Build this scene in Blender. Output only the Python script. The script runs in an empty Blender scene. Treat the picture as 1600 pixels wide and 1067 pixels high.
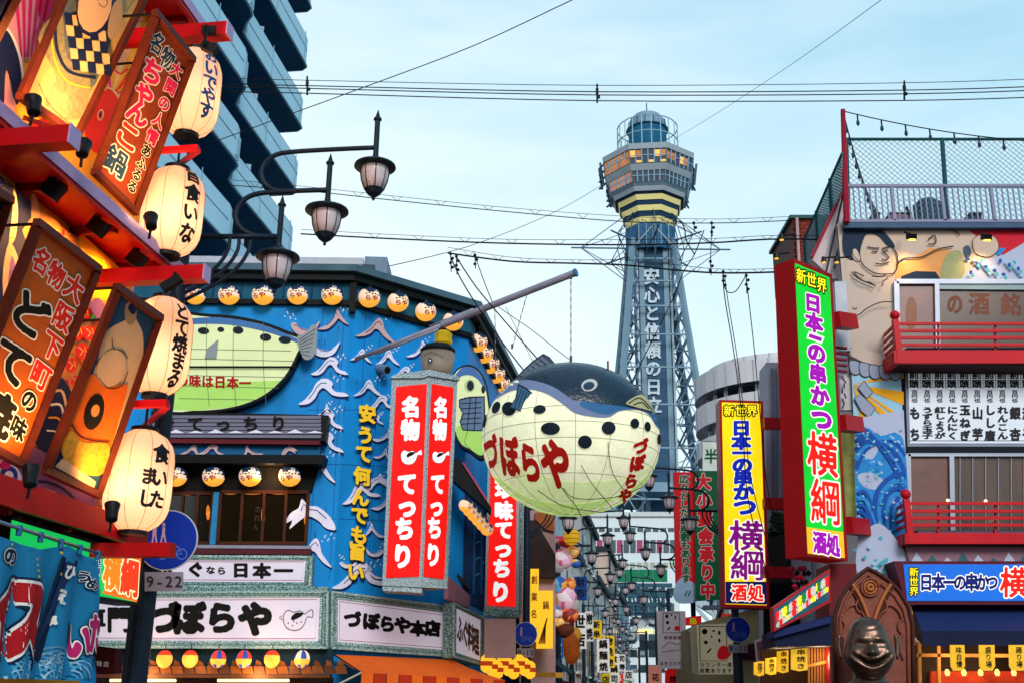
import bpy, math, random
import numpy as np
from mathutils import Vector, Matrix
from mathutils.geometry import tessellate_polygon
random.seed(7)
sc = bpy.context.scene
COL = sc.collection
R = math.radians
# ------------------------------------------------------------------ camera
FPX = 1750.0
PITCH, ROLL = R(18.25), R(0.7)
EYE = Vector((0, 0, 1.6))
cam = bpy.data.cameras.new('camera'); cam.sensor_width = 36; cam.lens = 36 * FPX / 1600
cam.clip_end = 5000; cam.clip_start = 0.1
co = bpy.data.objects.new('camera', cam); COL.objects.link(co)
CM = Matrix.Rotation(R(90) + PITCH, 4, 'X') @ Matrix.Rotation(ROLL, 4, 'Z')
co.matrix_world = Matrix.Translation(EYE) @ CM
sc.camera = co
# ------------------------------------------------------------------ world, sun, exposure
SUN_EL, SUN_AZ = R(30), R(166)          # soft low light from behind the camera, right
world = bpy.data.worlds.new('World'); sc.world = world; world.use_nodes = True
nt = world.node_tree; nt.nodes.clear()
N = nt.nodes.new; L = nt.links.new
out = N('ShaderNodeOutputWorld'); bg = N('ShaderNodeBackground'); L(bg.outputs[0], out.inputs[0])
sky = N('ShaderNodeTexSky'); sky.sky_type = 'NISHITA'; sky.sun_disc = False
sky.sun_elevation = R(12); sky.sun_rotation = SUN_AZ; sky.air_density = 1.3; sky.dust_density = 1.0; sky.ozone_density = 3
sm = N('ShaderNodeVectorMath'); sm.operation = 'SCALE'; sm.inputs[3].default_value = 0.10; L(sky.outputs[0], sm.inputs[0])
tc = N('ShaderNodeTexCoord'); sp = N('ShaderNodeSeparateXYZ'); L(tc.outputs['Generated'], sp.inputs[0])
ramp = N('ShaderNodeValToRGB'); L(sp.outputs[2], ramp.inputs[0])
cr = ramp.color_ramp; cr.elements[0].position = 0.0; cr.elements[0].color = (0.66, 0.75, 0.78, 1)
cr.elements[1].position = 1.0; cr.elements[1].color = (0.09, 0.25, 0.42, 1)
for p, c in ((0.30, (0.62, 0.72, 0.76, 1)), (0.42, (0.52, 0.66, 0.72, 1)), (0.52, (0.36, 0.56, 0.66, 1)), (0.66, (0.22, 0.44, 0.58, 1))):
    e = cr.elements.new(p); e.color = c
# a broad fall-off of brightness away from the sunset side, and thin cloud
mp = N('ShaderNodeMapping'); L(tc.outputs['Generated'], mp.inputs[0]); mp.inputs['Scale'].default_value = (1.2, 1.2, 5.5)
nz = N('ShaderNodeTexNoise'); nz.inputs['Scale'].default_value = 1.6; nz.inputs['Detail'].default_value = 5; nz.inputs['Roughness'].default_value = 0.55
L(mp.outputs[0], nz.inputs[0])
mr = N('ShaderNodeMapRange'); mr.inputs[1].default_value = 0.46; mr.inputs[2].default_value = 0.70; mr.inputs[4].default_value = 0.6
L(nz.outputs[0], mr.inputs[0])
cm = N('ShaderNodeMix'); cm.data_type = 'RGBA'; L(mr.outputs[0], cm.inputs[0]); L(ramp.outputs[0], cm.inputs[6]); cm.inputs[7].default_value = (0.68, 0.75, 0.78, 1)
wx = N('ShaderNodeMapRange'); L(sp.outputs[0], wx.inputs[0]); wx.inputs[1].default_value = -0.15; wx.inputs[2].default_value = 0.75
wt = N('ShaderNodeMix'); wt.data_type = 'RGBA'; L(wx.outputs[0], wt.inputs[0]); wt.inputs[6].default_value = (1.16, 1.10, 1.08, 1); wt.inputs[7].default_value = (0.52, 0.80, 0.92, 1)
wm = N('ShaderNodeVectorMath'); wm.operation = 'MULTIPLY'; L(cm.outputs[2], wm.inputs[0]); L(wt.outputs[2], wm.inputs[1])
fm = N('ShaderNodeMix'); fm.data_type = 'RGBA'; fm.inputs[0].default_value = 0.9; L(sm.outputs[0], fm.inputs[6]); L(wm.outputs[0], fm.inputs[7])
L(fm.outputs[2], bg.inputs[0]); bg.inputs[1].default_value = 1.06
sl = bpy.data.lights.new('sun', 'SUN'); sl.energy = 1.8; sl.angle = R(22); sl.color = (1, 0.95, 0.9)
so = bpy.data.objects.new('sun', sl); COL.objects.link(so)
sdir = Vector((math.sin(SUN_AZ) * math.cos(SUN_EL), math.cos(SUN_AZ) * math.cos(SUN_EL), math.sin(SUN_EL)))
so.rotation_euler = sdir.to_track_quat('Z', 'Y').to_euler(); so.location = (0, 0, 40)
vs = sc.view_settings; vs.view_transform = 'Standard'; vs.look = 'None'; vs.exposure = 0.5; vs.gamma = 1; vs.use_curve_mapping = False
sc.cycles.use_denoising = True; sc.cycles.max_bounces = 6; sc.cycles.caustics_reflective = False; sc.cycles.caustics_refractive = False

# ------------------------------------------------------------------ measuring: pixel of the photograph -> point on a real plane
def ray(px, py):
    return (CM.to_3x3() @ Vector(((px - 800) / FPX, (533.5 - py) / FPX, -1.0)))
class Plane:
    """a plane in the world: point p, unit normal n towards the viewer; k counts paint layers"""
    def __init__(s, p, n, eps=0.0012):
        s.p = Vector(p); s.n = Vector(n).normalized(); s.k = 0; s.eps = eps
    def at(s, px, py, off=0.0):
        d = ray(px, py); t = (s.p + s.n * off - EYE).dot(s.n) / d.dot(s.n)
        return EYE + d * t
    def layer(s):
        s.k += 1; return s.k * s.eps
    def shift(s, off):
        return Plane(s.p + s.n * off, s.n, s.eps)
def front(Y, eps=0.0012): return Plane((0, Y, 0), (0, -1, 0), eps)
def wallp(x, y, heading, side=1, eps=0.0012):          # vertical plane through (x,y) running along the heading
    h = R(heading); d = Vector((math.sin(h), math.cos(h), 0)); n = Vector((d.y, -d.x, 0)) * side
    return Plane((x, y, 0), n, eps)
def plane3(a, b, c, eps=0.0012):
    n = (b - a).cross(c - a).normalized()
    if n.dot(EYE - a) < 0: n = -n
    return Plane(a, n, eps)

# ------------------------------------------------------------------ materials
def lin(c):
    if isinstance(c, str):
        c = tuple(int(c[i:i + 2], 16) / 255 for i in (0, 2, 4))
    return tuple((x / 12.92 if x <= 0.04045 else ((x + 0.055) / 1.055) ** 2.4) for x in c)
MATS = {}
def M(name, c, e=0.0, rough=0.65, metal=0.0, var=0.16, scale=3.0, bump=0.0, base=None, streak=False, ecol=None, alpha=1, trans=0):
    if name in MATS: return MATS[name]
    m = bpy.data.materials.new(name); m.use_nodes = True; t = m.node_tree; b = t.nodes['Principled BSDF']
    c = lin(c); k = base if base is not None else (0.35 if e > 0 else 0.8)
    b.inputs['Roughness'].default_value = rough; b.inputs['Metallic'].default_value = metal
    b.inputs['Specular IOR Level'].default_value = 0.12 if rough > 0.3 else 0.5
    if trans: b.inputs['Transmission Weight'].default_value = trans
    col = tuple(x * k for x in c) + (1,)
    if var > 0:
        tcn = t.nodes.new('ShaderNodeTexCoord'); mpn = t.nodes.new('ShaderNodeMapping'); t.links.new(tcn.outputs['Object'], mpn.inputs[0])
        if streak: mpn.inputs['Scale'].default_value = (1, 1, 0.15)
        n = t.nodes.new('ShaderNodeTexNoise'); n.inputs['Scale'].default_value = scale; n.inputs['Detail'].default_value = 6; n.inputs['Roughness'].default_value = 0.65
        t.links.new(mpn.outputs[0], n.inputs[0])
        mrn = t.nodes.new('ShaderNodeMapRange'); mrn.inputs[1].default_value = 0.3; mrn.inputs[2].default_value = 0.7
        mrn.inputs[3].default_value = 1 - var; mrn.inputs[4].default_value = 1 + var * 0.6; t.links.new(n.outputs[0], mrn.inputs[0])
        v = t.nodes.new('ShaderNodeVectorMath'); v.operation = 'SCALE'; v.inputs[0].default_value = col[:3]; t.links.new(mrn.outputs[0], v.inputs[3])
        t.links.new(v.outputs[0], b.inputs['Base Color'])
        if e > 0:
            v2 = t.nodes.new('ShaderNodeVectorMath'); v2.operation = 'SCALE'; v2.inputs[0].default_value = (lin(ecol) if ecol else c); t.links.new(mrn.outputs[0], v2.inputs[3])
            t.links.new(v2.outputs[0], b.inputs['Emission Color'])
        if bump:
            bn = t.nodes.new('ShaderNodeBump'); bn.inputs['Strength'].default_value = bump; bn.inputs['Distance'].default_value = 0.03
            n2 = t.nodes.new('ShaderNodeTexNoise'); n2.inputs['Scale'].default_value = scale * 6; n2.inputs['Detail'].default_value = 4
            t.links.new(mpn.outputs[0], n2.inputs[0]); t.links.new(n2.outputs[0], bn.inputs['Height']); t.links.new(bn.outputs[0], b.inputs['Normal'])
    else:
        b.inputs['Base Color'].default_value = col
        if e > 0: b.inputs['Emission Color'].default_value = (lin(ecol) if ecol else c) + (1,)
    if e > 0: b.inputs['Emission Strength'].default_value = e
    MATS[name] = m
    return m
def speckle(name, c1, c2, scale=60):
    if name in MATS: return MATS[name]
    m = bpy.data.materials.new(name); m.use_nodes = True; t = m.node_tree; b = t.nodes['Principled BSDF']
    tcn = t.nodes.new('ShaderNodeTexCoord'); n = t.nodes.new('ShaderNodeTexNoise'); n.inputs['Scale'].default_value = scale; n.inputs['Detail'].default_value = 2
    t.links.new(tcn.outputs['Object'], n.inputs[0])
    r = t.nodes.new('ShaderNodeValToRGB'); r.color_ramp.elements[0].position = 0.42; r.color_ramp.elements[1].position = 0.6
    r.color_ramp.elements[0].color = lin(c1) + (1,); r.color_ramp.elements[1].color = lin(c2) + (1,)
    t.links.new(n.outputs[0], r.inputs[0]); t.links.new(r.outputs[0], b.inputs['Base Color']); b.inputs['Roughness'].default_value = 0.8
    MATS[name] = m; return m

# ------------------------------------------------------------------ mesh collecting
class MB:
    def __init__(s, clip=None): s.v = []; s.f = []; s.m = []; s.mats = []; s.clip = clip
    def mi(s, m):
        if m not in s.mats: s.mats.append(m)
        return s.mats.index(m)
    def add(s, vs, fs, m):
        o = len(s.v); s.v.extend(vs); i = s.mi(m)
        for f in fs: s.f.append(tuple(o + a for a in f)); s.m.append(i)
        return s
    def box(s, c, d, m, rot=None):
        c = Vector(c); hx, hy, hz = d[0] / 2, d[1] / 2, d[2] / 2
        P = [Vector((x * hx, y * hy, z * hz)) for x in (-1, 1) for y in (-1, 1) for z in (-1, 1)]
        if rot is not None: P = [rot @ p for p in P]
        return s.add([c + p for p in P], [(0, 1, 3, 2), (4, 6, 7, 5), (0, 4, 5, 1), (2, 3, 7, 6), (0, 2, 6, 4), (1, 5, 7, 3)], m)
    def beam(s, a, b, w, m, h=None):                       # square bar between two points
        a, b = Vector(a), Vector(b); d = (b - a)
        if d.length < 1e-6: return s
        q = d.to_track_quat('Y', 'Z').to_matrix()
        return s.box((a + b) / 2, (w, d.length, h or w), m, q)
    def tube(s, pts, r, m, n=6, cap=True):
        pts = [Vector(p) for p in pts]; rr = r if isinstance(r, (list, tuple)) else [r] * len(pts)
        vs = []; up = Vector((0, 0, 1)); prev = None
        for i, p in enumerate(pts):
            d = (pts[min(i + 1, len(pts) - 1)] - pts[max(i - 1, 0)]).normalized()
            if prev is None:
                a = d.cross(up)
                if a.length < 1e-3: a = d.cross(Vector((1, 0, 0)))
            else: a = prev - d * prev.dot(d)
            a.normalize(); prev = a; b = d.cross(a)
            vs += [p + (a * math.cos(6.28318 * k / n) + b * math.sin(6.28318 * k / n)) * rr[i] for k in range(n)]
        fs = [(i * n + k, i * n + (k + 1) % n, (i + 1) * n + (k + 1) % n, (i + 1) * n + k) for i in range(len(pts) - 1) for k in range(n)]
        if cap: fs += [tuple(range(n))[::-1], tuple((len(pts) - 1) * n + k for k in range(n))]
        return s.add(vs, fs, m)
    def lathe(s, c, prof, m, n=20, sx=1, sy=1, axis=None):  # prof: (r,z) bottom to top
        c = Vector(c); vs = []
        for r, z in prof:
            for k in range(n):
                p = Vector((math.cos(6.28318 * k / n) * r * sx, math.sin(6.28318 * k / n) * r * sy, z))
                if axis is not None: p = axis @ p
                vs.append(c + p)
        fs = [(i * n + k, i * n + (k + 1) % n, (i + 1) * n + (k + 1) % n, (i + 1) * n + k) for i in range(len(prof) - 1) for k in range(n)]
        fs += [tuple(range(n))[::-1], tuple((len(prof) - 1) * n + k for k in range(n))]
        return s.add(vs, fs, m)
    def prism(s, pl, pts, thick, m, off=0.0, side=None):      # outline measured on plane pl, real depth 'thick' behind it
        fr = [pl.at(x, y, off) for x, y in pts]; bk = [p - pl.n * thick for p in fr]; n = len(pts)
        tr = tessellate_polygon([[Vector((x, y, 0)) for x, y in pts]])
        s.add(fr, [tuple(t) for t in tr], m)
        s.add(fr + bk, [(i, (i + 1) % n, n + (i + 1) % n, n + i) for i in range(n)], side or m)
        s.add(bk, [tuple(t)[::-1] for t in tr], side or m)
        return s
    def poly(s, surf, pts, m, off=None, smooth=0):
        if smooth: pts = catmull(pts, smooth, True)
        if s.clip:
            pts = clip_half(pts, *s.clip)
            if len(pts) < 3: return s
        o = surf.layer() if off is None else off
        tr = tessellate_polygon([[Vector((x, y, 0)) for x, y in pts]])
        return s.add([surf.at(x, y, o) for x, y in pts], [tuple(t) for t in tr], m)
    def line(s, surf, pts, w, m, off=None, smooth=0, closed=False):
        if smooth: pts = catmull(pts, smooth, closed)
        if closed: pts = list(pts) + [pts[0]]
        if s.clip: pts = [p for p in pts if clip_side(p, *s.clip)]
        if len(pts) < 2: return s
        o = surf.layer() if off is None else off; vs = []; n = len(pts)
        ww = w if isinstance(w, (list, tuple)) else None
        for i, (x, y) in enumerate(pts):
            a = pts[max(i - 1, 0)]; b = pts[min(i + 1, n - 1)]; dx, dy = b[0] - a[0], b[1] - a[1]; l = math.hypot(dx, dy) or 1
            hw = (w if ww is None else ww[0] + (ww[1] - ww[0]) * i / (n - 1)) / 2
            vs += [surf.at(x - dy / l * hw, y + dx / l * hw, o), surf.at(x + dy / l * hw, y - dx / l * hw, o)]
        return s.add(vs, [(2 * i, 2 * i + 1, 2 * i + 3, 2 * i + 2) for i in range(n - 1)], m)
    def ell(s, surf, cx, cy, rx, ry, m, ang=0, off=None, n=16):
        a = R(ang)
        return s.poly(surf, [(cx + rx * math.cos(t) * math.cos(a) - ry * math.sin(t) * math.sin(a), cy + rx * math.cos(t) * math.sin(a) + ry * math.sin(t) * math.cos(a)) for t in [6.28318 * k / n for k in range(n)]], m, off)
    def text(s, surf, string, start, end, Rv, Dv, m, r=0.02, off=None, run=99):
        n = len(string); o = surf.layer() if off is None else off
        for i, ch in enumerate(string):
            if ch == ' ': continue
            t = i / (n - 1) if n > 1 else 0.5
            cx, cy = start[0] + (end[0] - start[0]) * t, start[1] + (end[1] - start[1]) * t
            vs, fs = glyph(ch, r, run); oo = o + (0.35 * surf.eps if i % 2 else 0)
            s.add([surf.at(cx + (u - .5) * Rv[0] + (.5 - v) * Dv[0], cy + (u - .5) * Rv[1] + (.5 - v) * Dv[1], oo) for u, v in vs], fs, m)
        return s
    def build(s, name, parent=None, smooth=False, loc=None):
        root = Vector((0, 0, 0)); p = parent
        while p is not None: root = root + p.location; p = p.parent
        if loc is None: off = root
        else: off = Vector(loc)
        me = bpy.data.meshes.new(name); me.from_pydata([tuple(Vector(v) - off) for v in s.v], [], s.f)
        for m in s.mats: me.materials.append(m)
        me.polygons.foreach_set('material_index', s.m)
        if smooth: me.polygons.foreach_set('use_smooth', [True] * len(s.f))
        me.update(); me.validate()
        o = bpy.data.objects.new(name, me); COL.objects.link(o); o.parent = parent
        if loc is not None: o.location = off - root
        return o
def clip_side(p, a, b): return (b[0] - a[0]) * (p[1] - a[1]) - (b[1] - a[1]) * (p[0] - a[0]) > 0
def clip_half(pts, a, b):
    res = []; n = len(pts); f = lambda p: (b[0] - a[0]) * (p[1] - a[1]) - (b[1] - a[1]) * (p[0] - a[0])
    for i in range(n):
        p, q = pts[i], pts[(i + 1) % n]; fp_, fq = f(p), f(q)
        if fp_ > 0: res.append(p)
        if (fp_ > 0) != (fq > 0): t = fp_ / (fp_ - fq); res.append((p[0] + (q[0] - p[0]) * t, p[1] + (q[1] - p[1]) * t))
    return res
def catmull(pts, k, closed):
    n = len(pts); res = []
    for i in range(n if closed else n - 1):
        g = (lambda j: pts[j % n]) if closed else (lambda j: pts[min(max(j, 0), n - 1)])
        p0, p1, p2, p3 = g(i - 1), g(i), g(i + 1), g(i + 2)
        for q in range(k):
            t = q / k
            res.append(tuple(0.5 * (2 * p1[a] + (p2[a] - p0[a]) * t + (2 * p0[a] - 5 * p1[a] + 4 * p2[a] - p3[a]) * t * t + (3 * p1[a] - p0[a] - 3 * p2[a] + p3[a]) * t ** 3) for a in (0, 1)))
    if not closed: res.append(pts[-1])
    return res
# ------------------------------------------------------------------ lettering: built-in typeface, thickened into bold brush-like strokes
GN, GM = 44, 0.16                                    # cells per em box (with margin)
_gf, _gg = {}, {}
def edt(b):
    INF = 1e6; f = np.where(b, 0.0, INF); n = f.shape[0]; idx = np.arange(n)
    D = (idx[:, None] - idx[None, :]) ** 2
    f = np.min(f[:, None, :] + D[:, :, None].transpose(1, 0, 2), axis=0) if False else np.stack([np.min(f[:, c][None, :] + D, axis=1) for c in range(n)], axis=1)
    f = np.stack([np.min(f[r, :][None, :] + D, axis=1) for r in range(n)], axis=0)
    return np.sqrt(f)
def field(ch):
    if ch in _gf: return _gf[ch]
    c = bpy.data.curves.new('lettering', 'FONT'); c.body = ch; c.resolution_u = 3
    ob = bpy.data.objects.new('lettering', c); me = bpy.data.meshes.new_from_object(ob)
    V = np.array([(v.co[0], v.co[1] + 0.12) for v in me.vertices])
    if ord(ch) < 256 and len(V): V[:, 0] += 0.5 - (V[:, 0].min() + V[:, 0].max()) / 2; V[:, 1] += 0.5 - 0.12 - 0.35
    me.calc_loop_triangles(); S = GN * 2 + 1; B = np.zeros((S, S), bool)
    g = -GM + (1 + 2 * GM) * np.arange(S) / (S - 1)
    for t in me.loop_triangles:
        p = V[list(t.vertices)]
        i0, i1 = np.searchsorted(g, p[:, 0].min()), np.searchsorted(g, p[:, 0].max())
        j0, j1 = np.searchsorted(g, p[:, 1].min()), np.searchsorted(g, p[:, 1].max())
        if i1 <= i0 or j1 <= j0: continue
        X, Y = np.meshgrid(g[i0:i1], g[j0:j1])
        e = [(p[(k + 1) % 3][0] - p[k][0]) * (Y - p[k][1]) - (p[(k + 1) % 3][1] - p[k][1]) * (X - p[k][0]) for k in range(3)]
        ins = ((e[0] >= 0) & (e[1] >= 0) & (e[2] >= 0)) | ((e[0] <= 0) & (e[1] <= 0) & (e[2] <= 0))
        B[j0:j1, i0:i1] |= ins
    bpy.data.objects.remove(ob); bpy.data.curves.remove(c); bpy.data.meshes.remove(me)
    h = (1 + 2 * GM) / (S - 1)
    d = (edt(B) - edt(~B)) * h if B.any() else np.ones((S, S))
    p = np.pad(d, 1, mode='edge')
    d = (p[1:-1, 1:-1] * 2 + p[:-2, 1:-1] + p[2:, 1:-1] + p[1:-1, :-2] + p[1:-1, 2:]) / 6
    _gf[ch] = d[::2, ::2]
    return _gf[ch]
def march(f, xs, ys, run=99):
    """polygons where f < 0"""
    h, w = f.shape; vs = []; fs = []; vid = {}
    def vert(key, x, y):
        if key not in vid: vid[key] = len(vs); vs.append((x, y))
        return vid[key]
    neg = f < 0
    cnt = neg[:-1, :-1].astype(int) + neg[1:, :-1] + neg[:-1, 1:] + neg[1:, 1:]
    for j in range(h - 1):
        i = 0
        while i < w - 1:
            c = cnt[j, i]
            if c == 0: i += 1; continue
            if c == 4:
                i2 = i
                while i2 < w - 1 and cnt[j, i2] == 4 and i2 - i < run: i2 += 1
                fs.append((vert((i, j), xs[i], ys[j]), vert((i2, j), xs[i2], ys[j]), vert((i2, j + 1), xs[i2], ys[j + 1]), vert((i, j + 1), xs[i], ys[j + 1])))
                i = i2; continue
            cs = ((i, j), (i + 1, j), (i + 1, j + 1), (i, j + 1)); poly = []
            for k in range(4):
                a, b = cs[k], cs[(k + 1) % 4]; fa, fb = f[a[1], a[0]], f[b[1], b[0]]
                if fa < 0: poly.append(vert(a, xs[a[0]], ys[a[1]]))
                if (fa < 0) != (fb < 0):
                    t = fa / (fa - fb); key = (min(a, b), max(a, b))
                    poly.append(vert(key, xs[a[0]] + (xs[b[0]] - xs[a[0]]) * t, ys[a[1]] + (ys[b[1]] - ys[a[1]]) * t))
            if len(poly) > 2: fs.append(tuple(poly))
            i += 1
    return vs, fs
def glyph(ch, r, run=99):
    k = (ch, round(r, 3), run)
    if k not in _gg:
        g = -GM + (1 + 2 * GM) * np.arange(GN + 1) / GN
        _gg[k] = march(field(ch) - r, g, g, run)
    return _gg[k]
def area(surf, mb, polys, m, cell=2.0, off=None, run=3):
    """a patch of paint on a curved surface: union of photo-measured outlines, cut fine enough to follow it"""
    xs0 = min(p[0] for q in polys for p in q) - cell; xs1 = max(p[0] for q in polys for p in q) + cell
    ys0 = min(p[1] for q in polys for p in q) - cell; ys1 = max(p[1] for q in polys for p in q) + cell
    xs = np.arange(xs0, xs1 + cell, cell); ys = np.arange(ys0, ys1 + cell, cell); X, Y = np.meshgrid(xs, ys); F = np.full(X.shape, 1e3)
    for q in polys:
        ins = np.zeros(X.shape, bool); D = np.full(X.shape, 1e3); n = len(q)
        for i in range(n):
            (x1, y1), (x2, y2) = q[i], q[(i + 1) % n]
            if y1 != y2: ins ^= ((y1 > Y) != (y2 > Y)) & (X < (x2 - x1) * (Y - y1) / (y2 - y1) + x1)
            L2 = (x2 - x1) ** 2 + (y2 - y1) ** 2 or 1e-9
            t = np.clip(((X - x1) * (x2 - x1) + (Y - y1) * (y2 - y1)) / L2, 0, 1)
            D = np.minimum(D, np.hypot(X - x1 - t * (x2 - x1), Y - y1 - t * (y2 - y1)))
        F = np.minimum(F, np.where(ins, -D, D))
    vs, fs = march(F, xs, ys, run); o = surf.layer() if off is None else off
    mb.add([surf.at(x, y, o) for x, y in vs], fs, m)

# ------------------------------------------------------------------ things
def thing(name, label, cat, loc=(0, 0, 0), group=None, kind=None):
    o = bpy.data.objects.new(name, None); COL.objects.link(o); o.location = loc; o.empty_display_size = 0.2
    return tag(o, label, cat, group, kind)
def tag(o, label=None, cat=None, group=None, kind=None):
    if label: o['label'] = label
    if cat: o['category'] = cat
    if group: o['group'] = group
    if kind: o['kind'] = kind
    return o
KIDS = {}
def copy_tree(o, loc=None, rz=None, label=None, scale=None, _top=True, par=None):
    c = o.copy(); COL.objects.link(c)
    if par is not None: c.parent = par
    if _top:
        if loc is not None: c.location = loc
        if rz is not None: c.rotation_euler = (0, 0, rz)
        if label: c['label'] = label
        if scale: c.scale = (scale,) * 3
    for ch in [x for x in o.children if x is not c]: copy_tree(ch, _top=False, par=c)
    return c
def lerp(a, b, t): return tuple(a[i] + (b[i] - a[i]) * t for i in range(len(a)))
# ================================================================== SETTING: ground, street, pavements
mb = MB(); mb.add([(-900, -300, -0.02), (900, -300, -0.02), (900, 1500, -0.02), (-900, 1500, -0.02)], [(0, 1, 2, 3)], M('ground_concrete', '8a8580', var=.2, scale=.3, base=.5))
tag(mb.build('ground'), kind='structure')
SH = R(8.5)
def street(u, v, z=0.0): return (u * math.cos(SH) + v * math.sin(SH), v * math.cos(SH) - u * math.sin(SH), z)
mb = MB(); mb.add([street(-3, -20, .0), street(0.8, -20, .0), street(0.8, 160, .0), street(-3, 160, .0)], [(0, 1, 2, 3)], M('asphalt', '4a4a4c', var=.25, scale=4, bump=.3, base=.5))
tag(mb.build('street'), kind='structure')
for s, (u0, u1) in enumerate(((-5.2, -3), (0.8, 3.2))):
    mb = MB(); a = [street(u0, -20), street(u1, -20), street(u1, 160), street(u0, 160)]
    mb.add([(x, y, .13) for x, y, z in a] + [(x, y, 0) for x, y, z in a], [(0, 1, 2, 3), (0, 1, 5, 4), (1, 2, 6, 5), (2, 3, 7, 6), (3, 0, 4, 7)], M('paving', '8f8880', var=.25, scale=6, base=.55))
    tag(mb.build('pavement'), kind='structure')

# ================================================================== LEFT: restaurant lit by orange lamps
F = wallp(-5, 0, 8.53, 1); h = R(8.53); fd = Vector((math.sin(h), math.cos(h), 0)); fn = F.n
def FP(Y, o=0, z=0):                                   # point on the facade at street distance Y, o metres out from the wall
    return Vector((-5, 0, 0)) + fd * (Y / fd.y) + fn * o + Vector((0, 0, z))
Yc = 9.7
bld = thing('restaurant_building', 'restaurant front at the left with a bright painted mural, red canopies and orange lamplight', 'building', FP(6))
cream = M('mural_cream', 'f3c08a', var=.15); orange_w = M('mural_orange', 'f4a02c', var=.2, scale=2)
mb = MB(); a, b, c, d = FP(1), FP(Yc), FP(Yc, -7), FP(1, -7)
H0 = 11.5
mb.add([*(Vector((p.x, p.y, z)) for z in (0, H0) for p in (a, b, c, d))], [(0, 1, 5, 4), (1, 2, 6, 5), (2, 3, 7, 6), (3, 0, 4, 7), (4, 5, 6, 7)], orange_w)
mb.build('wall', bld)
red = M('red_paint', 'c01018', rough=.4, var=.18); dred = M('dark_red_paint', '7d0f12', rough=.5); lil = M('pale_fascia_metal', 'b89ac8', rough=.35)
brown = M('brown_frame', '5a2418', rough=.45, var=.3, scale=8); blk = M('black_metal', '15161a', rough=.4); navy = M('navy_paint', '16224e', var=.15)
white = M('white_paint', 'f2efe8', var=.06); pink = M('mural_pink', 'd8247c'); mred = M('mural_red', 'e0281c'); yel = M('mural_yellow', 'f7c21e'); mpurp = M('mural_purple', '8a5a9a', var=.25)
skin = M('mural_skin', 'e3b48a', var=.12); teal = M('mural_teal', '2a8ab0'); grn = M('mural_green', '2f9a48')
# canopies: end px on fascia, height
canz = []
for (zb, th, dep) in ((7.98, .10, .45), (5.40, .10, .47), (2.93, .16, .42)):
    m2 = MB(); y0, y1 = 2.0, Yc + .08
    prof = [(0, zb), (dep - .05, zb), (dep - .05, zb - .04), (dep, zb - .04), (dep, zb + th), (0, zb + th + .10)]
    vs = [FP(y, o, z) for y in (y0, y1) for o, z in prof]; n = len(prof)
    m2.add(vs, [(i, (i + 1) % n, n + (i + 1) % n, n + i) for i in range(n)] + [tuple(range(n))[::-1], tuple(range(n, 2 * n))], red)
    vs = [FP(y, dep + .004, z) for y in (y0, y1) for z in (zb + .02, zb + th)] if zb > 3 else []
    cpy = m2.build('canopy', bld)
    if vs:
        m3 = MB(); m3.add([FP(y, o, z) for y in (y0, y1) for o, z in ((dep + .003, zb + .0), (dep + .012, zb + .0), (dep + .012, zb + th + .004), (dep - .02, zb + th + .004))], [(0, 1, 5, 4), (1, 2, 6, 5), (2, 3, 7, 6), (3, 2, 1, 0), (4, 5, 6, 7)], lil); m3.build('fascia', cpy)
    # ribs under the canopy
    for k in range(9):
        y = y1 - .35 - k * .8
        r_ = MB(); r_.beam(FP(y, 0.0, zb - .035), FP(y, dep - .06, zb - .035), .05, dred, .07); r_.build('rib', cpy)
# red beams sticking out over the street
def red_beam(px0, px1, off, w, cap=True):
    """the beam's street end is at pixel px1; it runs back to the wall"""
    e = F.shift(off).at(*px1); s_ = e - fn * (off + .05)
    m2 = MB(); m2.beam(s_, e, w, red); b_ = m2.build('beam', bld)
    if cap:
        m2 = MB(); m2.beam(e, e + fn * .012, w + .012, lil); m2.build('end_cap', b_)
for a_ in ((None, (358, 49), 1.1, .13), (None, (115, 215), 1.0, .13), (None, (322, 428), 1.08, .125), (None, (270, 859), .98, .11, False), (None, (262, 630), .85, .06, False), (None, (310, 232), .9, .05, False)):
    red_beam(*a_)
# struts
for (p, o1, q, o2) in (((262, 634), .8, (218, 672), .1), ((310, 236), .85, (262, 270), .1), ((40, 185), .1, (112, 212), .95)):
    m2 = MB(); m2.beam(F.shift(o1).at(*p), F.shift(o2).at(*q), .04, red); m2.build('strut', bld)
# mural painted on the wall
S = F.shift(.012); S.eps = .0015
mu = MB(clip=((207, 425), (157, 787)))
Y1 = [(300, -60), (262, 0), (208, 420), (-60, 170), (-60, -260)]
mu.poly(S, [(270, -90), (262, 0), (210, 415), (-90, 190), (-90, -300)], M('mural_amber', 'f7b13a', var=.25, scale=1.5))
for i in range(9):                                        # rays
    a0 = R(150 + i * 26); a1 = R(150 + i * 26 + 12); c0 = (175, 150)
    mu.poly(S, [c0, (c0[0] + 260 * math.cos(a0), c0[1] + 260 * math.sin(a0)), (c0[0] + 260 * math.cos(a1), c0[1] + 260 * math.sin(a1))], (mred, pink, cream)[i % 3])
mu.poly(S, [(-60, -60), (60, -30), (60, 40), (38, 90), (20, 190), (-60, 130)], M('mural_rose', 'e8a0a8', var=.15))
for i in range(6): mu.poly(S, [(20 + i * 13, -30), (27 + i * 13, -30), (35 + i * 5, 90), (32 + i * 5, 90)], pink)
mu.poly(S, catmull([(-10, 60), (14, 50), (28, 85), (34, 130), (26, 165), (10, 110), (4, 170), (-20, 120)], 4, True), navy)
mu.line(S, catmull([(-12, 40), (12, 46), (30, 85), (38, 135)], 5, False), 4, white)
mu.poly(S, catmull([(140, 170), (168, 140), (186, 160), (180, 215), (150, 240), (132, 205)], 5, True), mred)
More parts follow.
